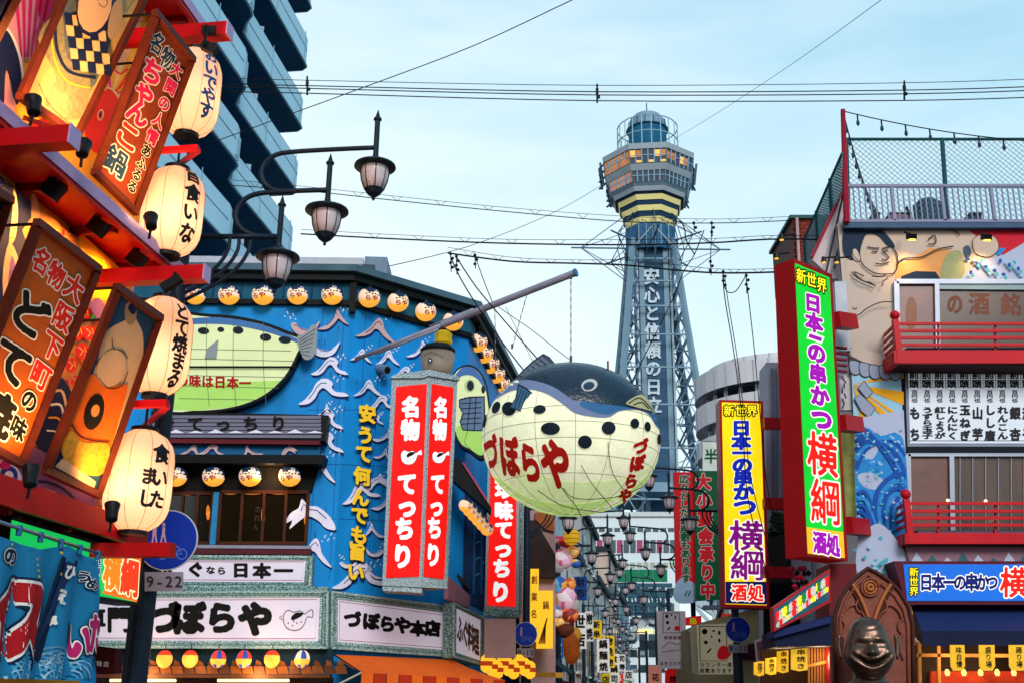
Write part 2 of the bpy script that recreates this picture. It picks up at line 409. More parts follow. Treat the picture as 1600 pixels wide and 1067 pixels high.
mu.line(S, catmull([(138, 170), (168, 137), (190, 160)], 4, False), 2.2, cream); mu.ell(S, 157, 180, 5, 9, cream, 10); mu.ell(S, 157, 180, 3.4, 7, mred, 10); mu.ell(S, 157, 180, 1.8, 4, navy, 10)
mu.line(S, catmull([(160, 118), (175, 108), (188, 116), (200, 108)], 4, False), 3, mred)
# below the first canopy
mu.poly(S, [(-60, 250), (30, 300), (206, 440), (160, 780), (-60, 700)], M('mural_dusk', 'e89a50', var=.3, scale=1.2))
mu.poly(S, [(-60, 250), (0, 275), (60, 325), (35, 360), (48, 400), (20, 430), (30, 520), (-60, 480)], navy)
for q in ([(22, 290), (28, 330), (24, 372), (14, 380), (20, 330)], [(50, 300), (62, 335), (44, 410), (36, 440), (48, 360)], [(14, 380), (30, 410), (36, 470), (14, 520), (4, 440)]):
    mu.poly(S, catmull(q, 4, True), cream)
mu.poly(S, catmull([(18, 400), (28, 440), (26, 500), (12, 470)], 4, True), mpurp); mu.ell(S, 14, 478, 10, 22, mred, 8)
mu.poly(S, [(122, 360), (206, 436), (195, 470), (138, 470)], M('mural_gold', 'ffb81e', var=.12))
mu.line(S, [(100, 358), (97, 378), (115, 382)], 4, mred)
for k, (x, y, rr) in enumerate([(132, 492, 12), (148, 478, 10), (122, 520, 13), (140, 520, 12), (155, 500, 9), (128, 548, 13), (112, 570, 12), (137, 560, 9), (118, 595, 9), (104, 600, 8)]):
    mu.ell(S, x, y, rr * .8, rr, (mred, M('mural_vermilion', 'f0501e'), mred)[k % 3], 15)
    mu.line(S, [(x - 5, y - 6), (x + 2, y), (x - 3, y + 7)], 1.6, cream); mu.line(S, [(x + 4, y - 7), (x + 6, y + 3)], 1.2, yel)
for x, y in ((121, 516), (147, 496), (143, 540)): mu.ell(S, x, y, 4, 5, grn, 0)
mu.poly(S, catmull([(140, 476), (152, 466), (164, 478), (160, 498), (150, 496)], 4, True), mpurp)
mu.poly(S, catmull([(98, 590), (118, 640), (100, 700), (60, 700), (50, 650), (70, 610)], 5, True), navy)
for k in range(4):
    mu.line(S, catmull([(82 - k * 3, 612 + k * 20), (98 - k * 2, 612 + k * 22), (106 - k * 5, 650 + k * 22)], 5, False), 4.0 - k * .5, (cream, white, orange_w, white)[k])
mu.poly(S, [(-20, 700), (60, 700), (150, 760), (152, 845), (-20, 770)], mpurp)
for k in range(6):
    r0 = 62 - k * 10
    mu.line(S, [(62 + r0 * math.cos(t) * 1.15, 832 + r0 * math.sin(t) * 1.3) for t in [R(190 + i * 11) for i in range(14)]], 4.2, (navy, cream)[k % 2])
mu.poly(S, catmull([(-5, 720), (18, 722), (34, 745), (24, 765), (0, 760)], 5, True), white)
mu.ell(S, 14, 742, 14, 15, M('mural_blue', '2438a0'), 0); mu.ell(S, 14, 742, 7, 7, white, 0); mu.ell(S, 8, 726, 9, 7, pink, 0)
for q in ([(0, 372), (60, 373)], [(138, 467), (180, 466)], [(190, 33), (246, 35)], [(148, 600), (145, 830)]): mu.line(S, q, .8, blk)
mu.build('mural', bld)
trim = MB(); trim.beam(F.shift(.02).at(203, 437), F.shift(.02).at(157, 790), .07, M('trim_white', 'e9cfc0')); trim.build('corner_trim', bld)
# ---------- framed banners hanging on the facade, tops tilted out over the street
WH = M('halo_white', 'f4ece4', var=.04)
def banner(quad, ob, ot, label, board, frame_w=.055, group='framed banners hanging on the left facade'):
    TL, TR, BR, BL = quad
    pl = plane3(F.shift(ob).at(*BL), F.shift(ob).at(*BR), F.shift(ot).at((TL[0] + TR[0]) / 2, (TL[1] + TR[1]) / 2), .0015)
    base = pl.at(*BL)
    t = thing('hanging_banner', label, 'banner', base, group)
    m2 = MB(); m2.prism(pl, quad, .03, board); m2.build('board', t)
    P = [pl.at(*q, .012) for q in quad]
    for i in range(4):
        a_, b_ = P[i], P[(i + 1) % 4]; dd = (b_ - a_).normalized() * (.0275 if i % 2 else -.0275)
        m2 = MB(); m2.beam(a_ + dd, b_ - dd, frame_w, brown, frame_w + (.004 if i % 2 else 0)); m2.build('frame_bar', t)
    # iron straps back to the wall
    for q in (TL, TR):
        p = pl.at(*q, -.03); m2 = MB(); m2.tube([p, p - fn * (p - FP(p.y)).dot(fn)], .012, blk, 5); m2.build('strap', t)
    return t, pl, MB()
# B1: apron of a wrestler, chequered
t, pl, m2 = banner(((152, -130), (253, -60), (119, 212), (33, 152)), .25, .75, 'framed banner with a chequered apron and round belly, topmost on the left facade', M('board_grey_gold', 'c9a870', var=.3, scale=4))
m2.poly(pl, catmull([(98, 10), (128, -60), (190, -60), (185, 20), (150, 130), (112, 150), (84, 100)], 5, True), M('cloth_slate', '5c6878', var=.35, scale=20))
m2.poly(pl, catmull([(88, 120), (60, 60), (95, 20), (105, 90), (140, 118), (130, 180), (95, 185), (70, 160)], 5, True), M('cloth_grey_gold', '8a8466', var=.4, scale=20))
m2.line(pl, catmull([(86, 40), (90, 80), (108, 112), (150, 122)], 5, False), 5, navy); m2.line(pl, catmull([(80, 50), (86, 95), (106, 128), (142, 138)], 5, False), 2.2, yel)
for i in range(5):
    for j in range(5):
        x = 100 + i * 12.5 + j * 3; y = 22 + j * 18 - i * 1.0 + i * 3
        if x < 165 and x > 95: m2.poly(pl, [(x, y), (x + 12, y + 1), (x + 13, y + 17), (x + 2, y + 16)], (navy, cream)[(i + j) % 2])
m2.ell(pl, 147, 18, 27, 40, navy, 12); m2.ell(pl, 148, 10, 26, 42, skin, 12)
m2.line(pl, catmull([(152, 2), (160, -4), (168, 4), (162, 12), (154, 6)], 4, False), 1, brown)
m2.poly(pl, catmull([(176, 10), (190, 0), (190, 40), (176, 62), (168, 50)], 4, True), M('skin_shade', 'b99878'))
m2.line(pl, catmull([(60, 130), (78, 165), (112, 196)], 4, False), 1.2, brown)
m2.build('picture', t)
# B2 board with lettering
cho = M('board_maroon', '8a3a20', var=.35, scale=1.2, rough=.4)
t, pl, m2 = banner(((244, 22), (300, 92), (211, 331), (149, 270)), .28, .90, 'tall brown framed banner with pink hot pot lettering between two lanterns', cho)
Rv, Dv = (.8, .62), (-.36, .93)
def vec(v, s): return (v[0] * s, v[1] * s)
blu = M('ink_blue', '1c3f66'); pkr = M('ink_pink', 'e0205c'); rr_ = M('ink_red', 'e02a1c'); ink = M('ink_black', '14120f')
def outl(m2, pl, s, st, en, rv, dv, mat, r=.03, hr=.075, halo=WH):
    m2.text(pl, s, st, en, rv, dv, halo, hr); m2.text(pl, s, st, en, rv, dv, mat, r)
outl(m2, pl, '名物', (246, 68), (262, 92), vec(Rv, 24), vec(Dv, 34), blu)
outl(m2, pl, 'ちゃん', (238, 112), (216, 176), vec(Rv, 40), vec(Dv, 40), pkr, .045, .09)
outl(m2, pl, 'こ', (200, 212), (200, 212), vec(Rv, 46), vec(Dv, 42), rr_, .045, .09)
outl(m2, pl, '鍋', (181, 252), (181, 252), vec(Rv, 42), vec(Dv, 42), blu, .03, .08)
outl(m2, pl, '大関の人情', (276, 110), (238, 214), vec(Rv, 21), vec(Dv, 24), pkr, .04, .09)
outl(m2, pl, 'あふるる', (229, 236), (207, 292), vec(Rv, 18), vec(Dv, 19), ink, .04, .09)
m2.build('lettering', t)
# B3
t, pl, m2 = banner(((60, 350), (152, 420), (33, 724), (-66, 672)), .25, .75, 'wide orange brown banner with huge black lettering, below the middle canopy', M('board_orange', 'b5561c', var=.3, scale=1.0, rough=.4))
outl(m2, pl, '名物', (65, 408), (88, 430), vec(Rv, 30), vec(Dv, 40), rr_, .04, .09)
outl(m2, pl, 'どて焼', (46, 490), (-6, 640), vec(Rv, 66), vec(Dv, 66), ink, .05, .085)
outl(m2, pl, '大阪下町', (116, 450), (64, 585), vec(Rv, 34), vec(Dv, 42), rr_, .04, .085)
outl(m2, pl, 'の味', (46, 625), (29, 668), vec(Rv, 28), vec(Dv, 36), ink, .045, .09)
m2.build('lettering', t)
# B4 wrestler picture
t, pl, m2 = banner(((184, 450), (249, 496), (153, 772), (72, 735)), .28, .85, 'framed picture of a round wrestler with a black ring on an orange apron', M('board_navy', '24466a', var=.2))
m2.poly(pl, catmull([(196, 500), (206, 490), (216, 505), (224, 530), (218, 590), (180, 690), (130, 700), (120, 660), (150, 570), (165, 520)], 5, True), skin)
m2.poly(pl, catmull([(196, 478), (206, 470), (213, 482), (212, 500), (204, 508), (196, 500)], 4, True), M('skin_dark', 'b08868')); m2.poly(pl, catmull([(200, 482), (206, 474), (213, 484), (208, 492)], 3, True), navy)
m2.line(pl, catmull([(175, 528), (178, 545), (192, 548), (200, 560)], 4, False), 1.2, brown); m2.line(pl, catmull([(150, 570), (156, 560), (170, 556)], 4, False), 1.2, brown)
m2.poly(pl, catmull([(142, 585), (165, 605), (198, 600), (190, 640), (160, 720), (100, 700), (118, 640)], 5, True), M('apron_orange', 'f06a1a', var=.25, scale=3))
m2.ell(pl, 174, 575, 22, 30, skin, 20); m2.line(pl, catmull([(154, 590), (170, 606), (190, 602), (200, 580)], 4, False), 1.3, brown)
m2.ell(pl, 147, 643, 15, 29, ink, 14); m2.ell(pl, 149, 641, 6.5, 10, M('apron_light', 'f0a050'), 14)
m2.poly(pl, catmull([(110, 672), (130, 690), (170, 695), (160, 740), (120, 735), (96, 705)], 5, True), M('cloth_gold', 'd09a30', var=.4, scale=20))
m2.line(pl, catmull([(112, 662), (130, 684), (172, 690)], 4, False), 2.5, brown); m2.poly(pl, [(98, 715), (150, 752), (147, 762), (86, 728)], skin)
m2.build('picture', t)
# B0, at the left edge of the frame
t, pl, m2 = banner(((-45, -90), (54, -60), (-18, 84), (-110, 30)), .25, .7, 'dark framed banner corner cut off at the upper left edge of the view', navy); m2.line(pl, [(-30, 0), (20, -30)], 10, cream); m2.build('picture', t)
t, pl, m2 = banner(((-75, 262), (14, 312), (-30, 445), (-120, 400)), .25, .6, 'dark blue framed banner cut off at the left edge below the upper canopy', M('board_deep_blue', '1c3658')); m2.line(pl, [(-40, 350), (0, 330)], 8, cream); m2.build('picture', t)
# ---------- tall paper lanterns
paper = M('lantern_paper', 'ffe2cc', e=.26, base=.62, var=.12, scale=3, ecol='ff9a50', bump=.25)
pt_ = paper.node_tree; tb = pt_.nodes.new('ShaderNodeBsdfTranslucent'); tb.inputs[0].default_value = (.95, .74, .58, 1); mx = pt_.nodes.new('ShaderNodeMixShader'); mx.inputs[0].default_value = .45
pt_.links.new(pt_.nodes['Principled BSDF'].outputs[0], mx.inputs[1]); pt_.links.new(tb.outputs[0], mx.inputs[2]); pt_.links.new(mx.outputs[0], pt_.nodes['Material Output'].inputs[0]); seam = M('lantern_seam', '8a4a1c', var=0)
def big_lantern(cx, y0, y1, w, off, txt, label, tmat, tx, tsc, cols):
    pl = F.shift(off); top = pl.at(cx + (y1 - y0) * .055, y0); bot = pl.at(cx - (y1 - y0) * .055, y1)
    z1, z0 = top.z, bot.z; c = Vector(((top.x + bot.x) / 2, (top.y + bot.y) / 2, 0)); dep = (c - EYE).length
    mid = pl.at(cx, (y0 + y1) / 2); rad = w / 2 * (mid - EYE).dot(CM.to_3x3() @ Vector((0, 0, -1))) / FPX
    hh = (z1 - z0) * 1.0; t = thing('paper_lantern', label, 'lantern', (c.x, c.y, z0), 'tall paper lanterns along the left facade')
    prof = []
    for k in range(15):
        a_ = k / 14; s_ = abs(2 * a_ - 1); prof.append((rad * (1 - s_ ** 5 * .62), hh * (.03 + .94 * a_)))
    m2 = MB(); m2.lathe((c.x, c.y, z0), prof, paper, 28); m2.build('shade', t, smooth=True)
    for zz in (-.0, hh - .05):
        m2 = MB(); m2.lathe((c.x, c.y, z0 + zz), [(rad * .42, 0), (rad * .42, .05)], blk, 20); m2.build('ring', t)
    m2 = MB()
    for k in range(10):
        a_ = 6.283 * k / 10 + .3
        m2.tube([(c.x + math.cos(a_) * (r_ + .002), c.y + math.sin(a_) * (r_ + .002), z0 + z_) for r_, z_ in prof], .0022, seam, 4, False)
    m2.build('seam', t)
    m2 = MB(); m2.tube([(c.x, c.y, z1), (c.x, c.y, z1 + .18)], .012, blk, 5); m2.build('hook', t)
    # writing follows the curve of the paper
    class Cyl:
        eps = .002
        def at(s, u, v, o=0):
            aa = u; zz = v; f_ = np.interp(zz - z0, [p[1] for p in prof], [p[0] for p in prof])
            return Vector((c.x + math.cos(aa) * (f_ + o), c.y + math.sin(aa) * (f_ + o), zz))
    S_ = Cyl(); m2 = MB()
    to = math.atan2(EYE.y - c.y, EYE.x - c.x)
    for (string, a_off, za, zb, sz) in cols:
        n = len(string)
        for i, ch in enumerate(string):
            zc = z0 + hh * (za + (zb - za) * (i / (n - 1) if n > 1 else .5)); aa = to + a_off; k_ = sz * hh
            vs, fs = glyph(ch, .045, 4)
            m2.add([S_.at(aa + (u - .5) * k_ / rad, zc + (v - .5) * k_, .004) for u, v in vs], fs, tmat)
    m2.build('lettering', t)
    l = bpy.data.lights.new('lantern_bulb', 'POINT'); l.energy = 4.2 * (rad / .25) ** 2; l.color = (1, .66, .42); l.shadow_soft_size = .05; o = bpy.data.objects.new('lantern_bulb', l); COL.objects.link(o); o.parent = t; o.location = (0, 0, hh * .36)
    return t
inkb = M('lantern_ink', '12161c'); inkbl = M('lantern_ink_blue', '17508a')
big_lantern(299, 78, 216, 88, .42, '', 'paper lantern with blue lettering, topmost of the four big lanterns', inkbl, 0, 0, [('おいでやす', .62, .84, .22, .18)])
big_lantern(269, 262, 403, 94, .50, '', 'tall glowing lantern with black lettering beside the wide brown banner top', inkb, 0, 0, [('旨食いな', .62, .84, .2, .20)])
big_lantern(250, 463, 622, 94, .44, '', 'glowing paper lantern in front of the black lamp post, beside the wrestler picture', inkb, 0, 0, [('どて焼まる', .68, .80, .16, .18)])
big_lantern(217, 668, 836, 102, .52, '', 'lowest glowing paper lantern, just above the green and orange box sign', inkb, 0, 0, [('食い', .62, .72, .50, .19), ('まし', .28, .5, .3, .17), ('た', .62, .3, .3, .17)])
# ---------- small spotlights under the canopies
def spotlight(p, aim, label, base, on=True, en=7):
    t = thing('spotlight', label, 'spotlight', p, 'small black spotlights along the left canopies')
    d = (aim - p).normalized(); q = d.to_track_quat('Z', 'Y').to_matrix()
    m2 = MB(); m2.lathe(p, [(.03, -.09), (.045, -.08), (.05, 0), (.062, .06)], blk, 14, axis=q); m2.build('housing', t, smooth=False)
    m2 = MB(); m2.lathe(p, [(.052, .061), (.05, .064)], M('lamp_lens', 'ffd9a0', e=2.2, var=0), 14, axis=q); m2.build('lens', t)
    m2 = MB(); m2.tube([p - d * .06, base], .012, blk, 5); m2.build('bracket', t)
    if on:
        l = bpy.data.lights.new('spot_lamp', 'SPOT'); l.energy = en; l.color = (1, .50, .14); l.spot_size = R(120); l.spot_blend = .6; l.shadow_soft_size = .08
        o = bpy.data.objects.new('spot_lamp', l); COL.objects.link(o); o.location = (d * .07); o.parent = t; o.rotation_euler = (-d).to_track_quat('Z', 'Y').to_euler()
for (px, py, off, ax, ay, lab, en) in ((130, 232, .62, 165, 60, 'small spotlight standing on the middle canopy under the chequered apron banner', 130), (236, 346, .75, 225, 200, 'small spotlight in front of the second lantern aimed up at the hot pot banner', 60),
        (175, 798, .62, 190, 560, 'small spotlight standing on the lower canopy beside the wrestler picture', 55), (48, 742, .62, 60, 500, 'small spotlight under the wide orange brown banner', 60),
        (52, 165, .60, 40, 20, 'small spotlight on the middle canopy near the left edge', 90)):
    p = F.shift(off).at(px, py); spotlight(p, F.shift(.25).at(ax, ay), lab, p + Vector((0, 0, -.16)), True, en)
for i, (px, py, lab) in enumerate(((85, 285, 'flat floodlight under the middle canopy, nearest the left edge of the view'), (155, 345, 'flat floodlight under the middle canopy above the wide brown banner'), (215, 400, 'flat floodlight under the outer end of the middle canopy'))):
    p = F.shift(.36).at(px, py); p.z = 5.30
    t = thing('floodlight', lab, 'floodlight', p, 'flat floodlights under the middle canopy')
    m2 = MB(); m2.box(p, (.17, .05, .13), blk, Matrix.Rotation(R(-8), 3, 'Z') @ Matrix.Rotation(R(35), 3, 'Y')); m2.build('housing', t)
    m2 = MB(); m2.tube([p, p + Vector((0, 0, .10))], .012, blk, 5); m2.build('bracket', t)
    l = bpy.data.lights.new('flood_lamp', 'SPOT'); l.energy = 60; l.color = (1, .42, .10); l.spot_size = R(140); l.shadow_soft_size = .06
    o = bpy.data.objects.new('flood_lamp', l); COL.objects.link(o); o.parent = t; o.location = (0, 0, -.07); o.rotation_euler = (Vector((.65, .1, 1))).to_track_quat('Z', 'Y').to_euler()
p = F.shift(.95).at(325, 62); t = thing('floodlight', 'black twin floodlight clamped on the topmost red beam', 'floodlight', p)
m2 = MB(); m2.box(p + Vector((0, 0, .09)), (.12, .06, .07), blk); m2.box(p + Vector((.02, 0, -.09)), (.14, .07, .08), blk, Matrix.Rotation(R(30), 3, 'Y')); m2.build('housing', t)
m2 = MB(); m2.tube([p + Vector((0, -.07, .1)), p + Vector((0, -.07, -.1))], .014, blk, 5); m2.build('bracket', t)
p = F.shift(.85).at(268, 443); t = thing('floodlight', 'black floodlight hanging below the middle red beam over a lantern', 'floodlight', p)
m2 = MB(); m2.box(p, (.18, .07, .07), blk, Matrix.Rotation(R(-35), 3, 'Y')); m2.build('housing', t); m2 = MB(); m2.tube([p, p + Vector((.02, 0, .1))], .014, blk, 5); m2.build('bracket', t)
# ---------- box sign at the bottom corner
pl = F.shift(.30); pl.eps = .0015
t = thing('box_sign', 'green and orange illuminated box sign with flame coloured lettering behind the blue curtain', 'sign', pl.at(60, 930))
m2 = MB(); m2.prism(pl, [(20, 806), (226, 868), (219, 946), (10, 915)], .22, blk); m2.build('case', t)
m2 = MB(); m2.prism(pl, [(20, 812), (221, 871), (214, 940), (12, 908)], .01, M('sign_green', '14b452', e=.8, var=.08), off=.006)
m2.poly(pl, [(197, 864), (221, 871), (214, 940), (160, 926)], M('sign_orange', 'ff6a1e', e=.8, var=.08), off=.012)
pl.k = 12
for s_, st, mt in (('横', (176, 893), M('sign_flame', 'ff7a1e', e=.95, var=.05)), ('綱', (203, 901), M('sign_flame_red', 'f8381a', e=.95, var=.05))):
    m2.text(pl, s_, st, st, (29, 8), (-3, 60), M('sign_cream', 'ffe9b0', e=.9, var=0), .085); m2.text(pl, s_, st, st, (29, 8), (-3, 60), mt, .045)
m2.text(pl, '新世界', (153, 866), (152, 892), (12, 3), (0, 13), M('sign_pale', 'cfe6ff', e=.7, var=0), .09); m2.text(pl, '新世界', (153, 866), (152, 892), (12, 3), (0, 13), M('sign_navy', '1a4a7a', e=.5, var=0), .04)
m2.build('face', t)
# ---------- blue shop curtain on its rod
pl = F.shift(.50)
rod0, rod1 = pl.at(-60, 796), pl.at(160, 866)
t = thing('shop_curtain', 'blue shop curtain with big red lettering hanging from a rod at the lower left', 'curtain', pl.at(60, 1060))
m2 = MB(); m2.tube([rod0, rod1], .014, M('rod_steel', '7d90a8', rough=.35, metal=.6), 8); m2.build('rod', t, smooth=True)
for k in range(7):
    p = rod0.lerp(rod1, .06 + k * .15); m2 = MB(); m2.tube([p + Vector((0, 0, .02)), p + Vector((0, 0, -.05))], .02, M('tie_blue', '2c6aa0'), 6); m2.build('tie', t)
class Wavy:
    eps = .0016; k = 0
    def layer(s): s.k += 1; return s.k * s.eps
    def at(s, x, y, o=0):
        p = pl.at(x, y, 0); g_ = (p - rod0).dot(fd); amp = .035 * min(1, max(0, (y - 815) / 120))
        return p + fn * (math.sin(g_ * 15 + .5) * amp + math.sin(g_ * 31 + 1) * amp * .35 + o) 
wv = Wavy()
cb = M('curtain_blue', '2384b4', var=.18, scale=2, rough=.8)
m2 = MB(); area(wv, m2, [[(-70, 815), (0, 838), (60, 858), (105, 852), (151, 876), (152, 1064), (-70, 1056)]], cb, 4, 0)
cl = m2.build('cloth', t, smooth=True)
m2 = MB(); ltb = M('curtain_light', '9cc8e4', var=.06); cred = M('curtain_red', 'b81820'); cnav = M('curtain_navy', '0f2748'); cpk = M('curtain_pink', 'c02468')
def big(s_, st, rv, dv, mt, r, hr):
    o = wv.layer(); vs, fs = glyph(s_, hr, 3)
    for rad_, mat_, oo in ((hr + .03, cnav, o), (hr, WH, o + .002), (r, mt, o + .004)):
        vs, fs = glyph(s_, rad_, 3); m2.add([wv.at(st[0] + (u - .5) * rv[0] + (.5 - v) * dv[0], st[1] + (u - .5) * rv[1] + (.5 - v) * dv[1], oo) for u, v in vs], fs, mat_)
for k in range(11):                                      # wave arcs along the hem
    for r0 in (26, 20, 14, 8):
        cx_, cy_ = -16 + k * 14, 1046 + (k % 2) * 14
        m2.line(wv, [(cx_ + r0 * math.cos(a_), cy_ + r0 * math.sin(a_)) for a_ in [R(180 + i * 15) for i in range(13)]], 2, ltb if r0 % 4 else M('curtain_mid', '4aa4d0'), off=.001 + .0002 * (k % 4))
for k in range(4):
    for r0 in (30, 23, 16, 9): m2.line(wv, [(84 + r0 * math.cos(a_), 1040 + r0 * math.sin(a_)) for a_ in [R(185 + i * 15) for i in range(12)]], 2.4, ltb, off=.0022)
wv.k = 3
big('の', (15, 868), (26, 6), (-2, 30), cnav, .05, .10)
big('イ', (2, 962), (70, 12), (-6, 130), cred, .075, .11); big('ス', (38, 966), (62, 10), (-8, 140), cred, .08, .115)
m2.poly(wv, [(94, 868), (122, 876), (66, 1032), (40, 1022)], cnav); m2.poly(wv, [(99, 876), (114, 880), (62, 1022), (48, 1016)], M('curtain_navy2', '16365e'))
m2.text(wv, 'ひえひえ', (104, 893), (60, 1008), (18, 5), (-9, 24), WH, .05)
big('う', (131, 900), (17, 4), (-1, 18), cnav, .04, .09); big('め', (139, 912), (15, 4), (-1, 20), cnav, .04, .09)
big('い', (120, 1000), (26, 5), (-4, 62), cpk, .07, .11); big('た', (142, 990), (24, 5), (-2, 66), cpk, .06, .10)
for k in range(12): m2.ell(wv, 18 + (k * 37) % 110, 850 + (k * 23) % 60, 1.6, 2.2, yel, off=.0035)
m2.build('print', cl)
t = thing('menu_box', 'dark maroon box with small white letters under the green sign', 'sign', F.shift(.25).at(165, 1040))
m2 = MB(); P3 = front(10.4); m2.prism(P3, [(150, 1008), (180, 1012), (179, 1050), (150, 1052)], .2, M('maroon', '4a0c14')); m2.build('case', t)
m2 = MB(); m2.text(P3, '階店', (155, 1036), (166, 1037), (9, 0), (0, 9), WH, .02, off=.004); m2.build('lettering', t)
# ================================================================== STREET LAMPS: three hanging lanterns on looped arms
PL = front(11); base = PL.at(262, 600).copy(); base.z = 0.0
def lp(x, y, dy=0.0): p = PL.at(x, y); return Vector((p.x - base.x, dy, p.z))
iron = M('lamp_iron', '1c2a3a', rough=.42, var=.2, scale=8); glassm = M('lamp_glass', 'd0c2c8', e=.04, rough=.25, var=.12, scale=6, base=.75)
LAMP_H = [(442, 305, 403, 37), (517, 240, 331, 37), (591, 172, 262, 36)]
def make_lamp_post():
    t = thing('street_lamp', 'tall dark lamp post at the left with three hanging lanterns on looped arms', 'street lamp', (0, 0, 0), 'street lamps along both sides of the street')
    ztop = lp(290, 372).z
    m = MB(); m.lathe((0, 0, 0), [(.2, 0), (.2, .25), (.155, .32), (.135, .9), (.12, 1.0), (.117, 3.0), (.10, 3.06), (.085, 3.12), (.078, ztop + .02), (.06, ztop + .12)], iron, 16)
    m.build('pole', t, smooth=False)
    arms = [[(290, 370), (440, 370)],
            [(516, 297), (455, 299), (420, 301), (396, 305), (380, 314), (370, 328), (368, 343), (376, 358), (392, 367), (410, 370)],
            [(590, 231), (520, 234), (455, 238), (430, 243), (415, 254), (408, 270), (412, 286), (424, 296), (440, 300)]]
    for i, a in enumerate(arms):
        m = MB(); m.tube([lp(*q, .0) for q in (catmull(a, 3, False) if i else a)], .031 - i * .002, iron, 8); m.build('arm', t, smooth=True)
    for i, xx in enumerate((360, 374, 390)):
        m = MB(); m.tube([lp(*q, (i - 1) * .02) for q in catmull([(xx, 372), (xx - 3, 392), (xx - 18, 415), (xx - 45, 438), (272 + 8 * i, 456 + 6 * i)], 4, False)], .02, iron, 6); m.build('brace', t, smooth=True)
    for (x, y0, yr, rw) in LAMP_H:
        c = lp(x - 3, yr); top = lp(x, y0); r = rw * 11.3 / FPX * .98 * 1.0; x_, z_ = top.x, c.z
        l_ = MB(); l_.lathe((x_, 0, z_), [(r * .55, -.02), (r, -.0), (r * .98, .02), (r * .5, .07), (r * .28, .10), (.035, .12), (.032, .15)], iron, 24)
        l_.lathe((x_, 0, z_), [(.03, .15), (.03, (top.z - z_) - .14), (.045, (top.z - z_) - .13), (.045, top.z - z_ - .11), (.03, top.z - z_ - .1), (.002, top.z - z_)], iron, 10)
        zb = z_ - .29
        l_.lathe((x_, 0, zb), [(.004, -.11), (.02, -.09), (.012, -.075), (.07, -.03), (.105, .02), (.10, .03)], iron, 16)
        lo = l_.build('lantern', t)
        g = MB(); g.lathe((x_, 0, zb), [(.098, .02), (.135, .12), (.150, .22), (.148, .285)], glassm, 24); g.build('glass', lo, smooth=True)
        for k in range(8):
            a_ = 6.283 * k / 8 + .2; q = MB()
            q.tube([(x_ + math.cos(a_) * rr, math.sin(a_) * rr, zb + zz) for rr, zz in ((.104, .02), (.14, .12), (.155, .22), (.153, .285))], .006, iron, 4); q.build('rib', lo)
    return t
lamp0 = make_lamp_post(); lamp0.location = base
left_posts = [(27.6, 822, 'dark lamp post rising behind the hanging puffer fish beside a red sign'), (34, 872, 'lamp post in front of the colourful giant food figures on the left side'),
              (44, 893, 'fourth lamp post on the left side, beyond the giant food figures'), (54, 912, 'fifth lamp post on the left side far down the street'), (66, 925, 'sixth lamp post on the left side far down the street'),
              (82, 935, 'seventh lamp post on the left, small in the distance'), (102, 944, 'farthest lamp post on the left side of the street')]
right_posts = [(27.6, 1151, 'dark lamp post in front of the yellow vertical sign'), (37, 1085, 'lamp post on the right behind the red and green banners'),
               (47, 1046, 'third lamp post on the right side, beside the tower foot'), (58, 1026, 'fourth lamp post on the right side far down the street'), (72, 1010, 'fifth lamp post on the right side far down the street'),
               (90, 998, 'farthest lamp post on the right side of the street')]
for Y, x, lab in left_posts:
    p = front(Y).at(x, 1000); p.z = 0; copy_tree(lamp0, p, 0, lab)
for Y, x, lab in right_posts:
    p = front(Y).at(x, 1000); p.z = 0; copy_tree(lamp0, p, math.pi, lab)
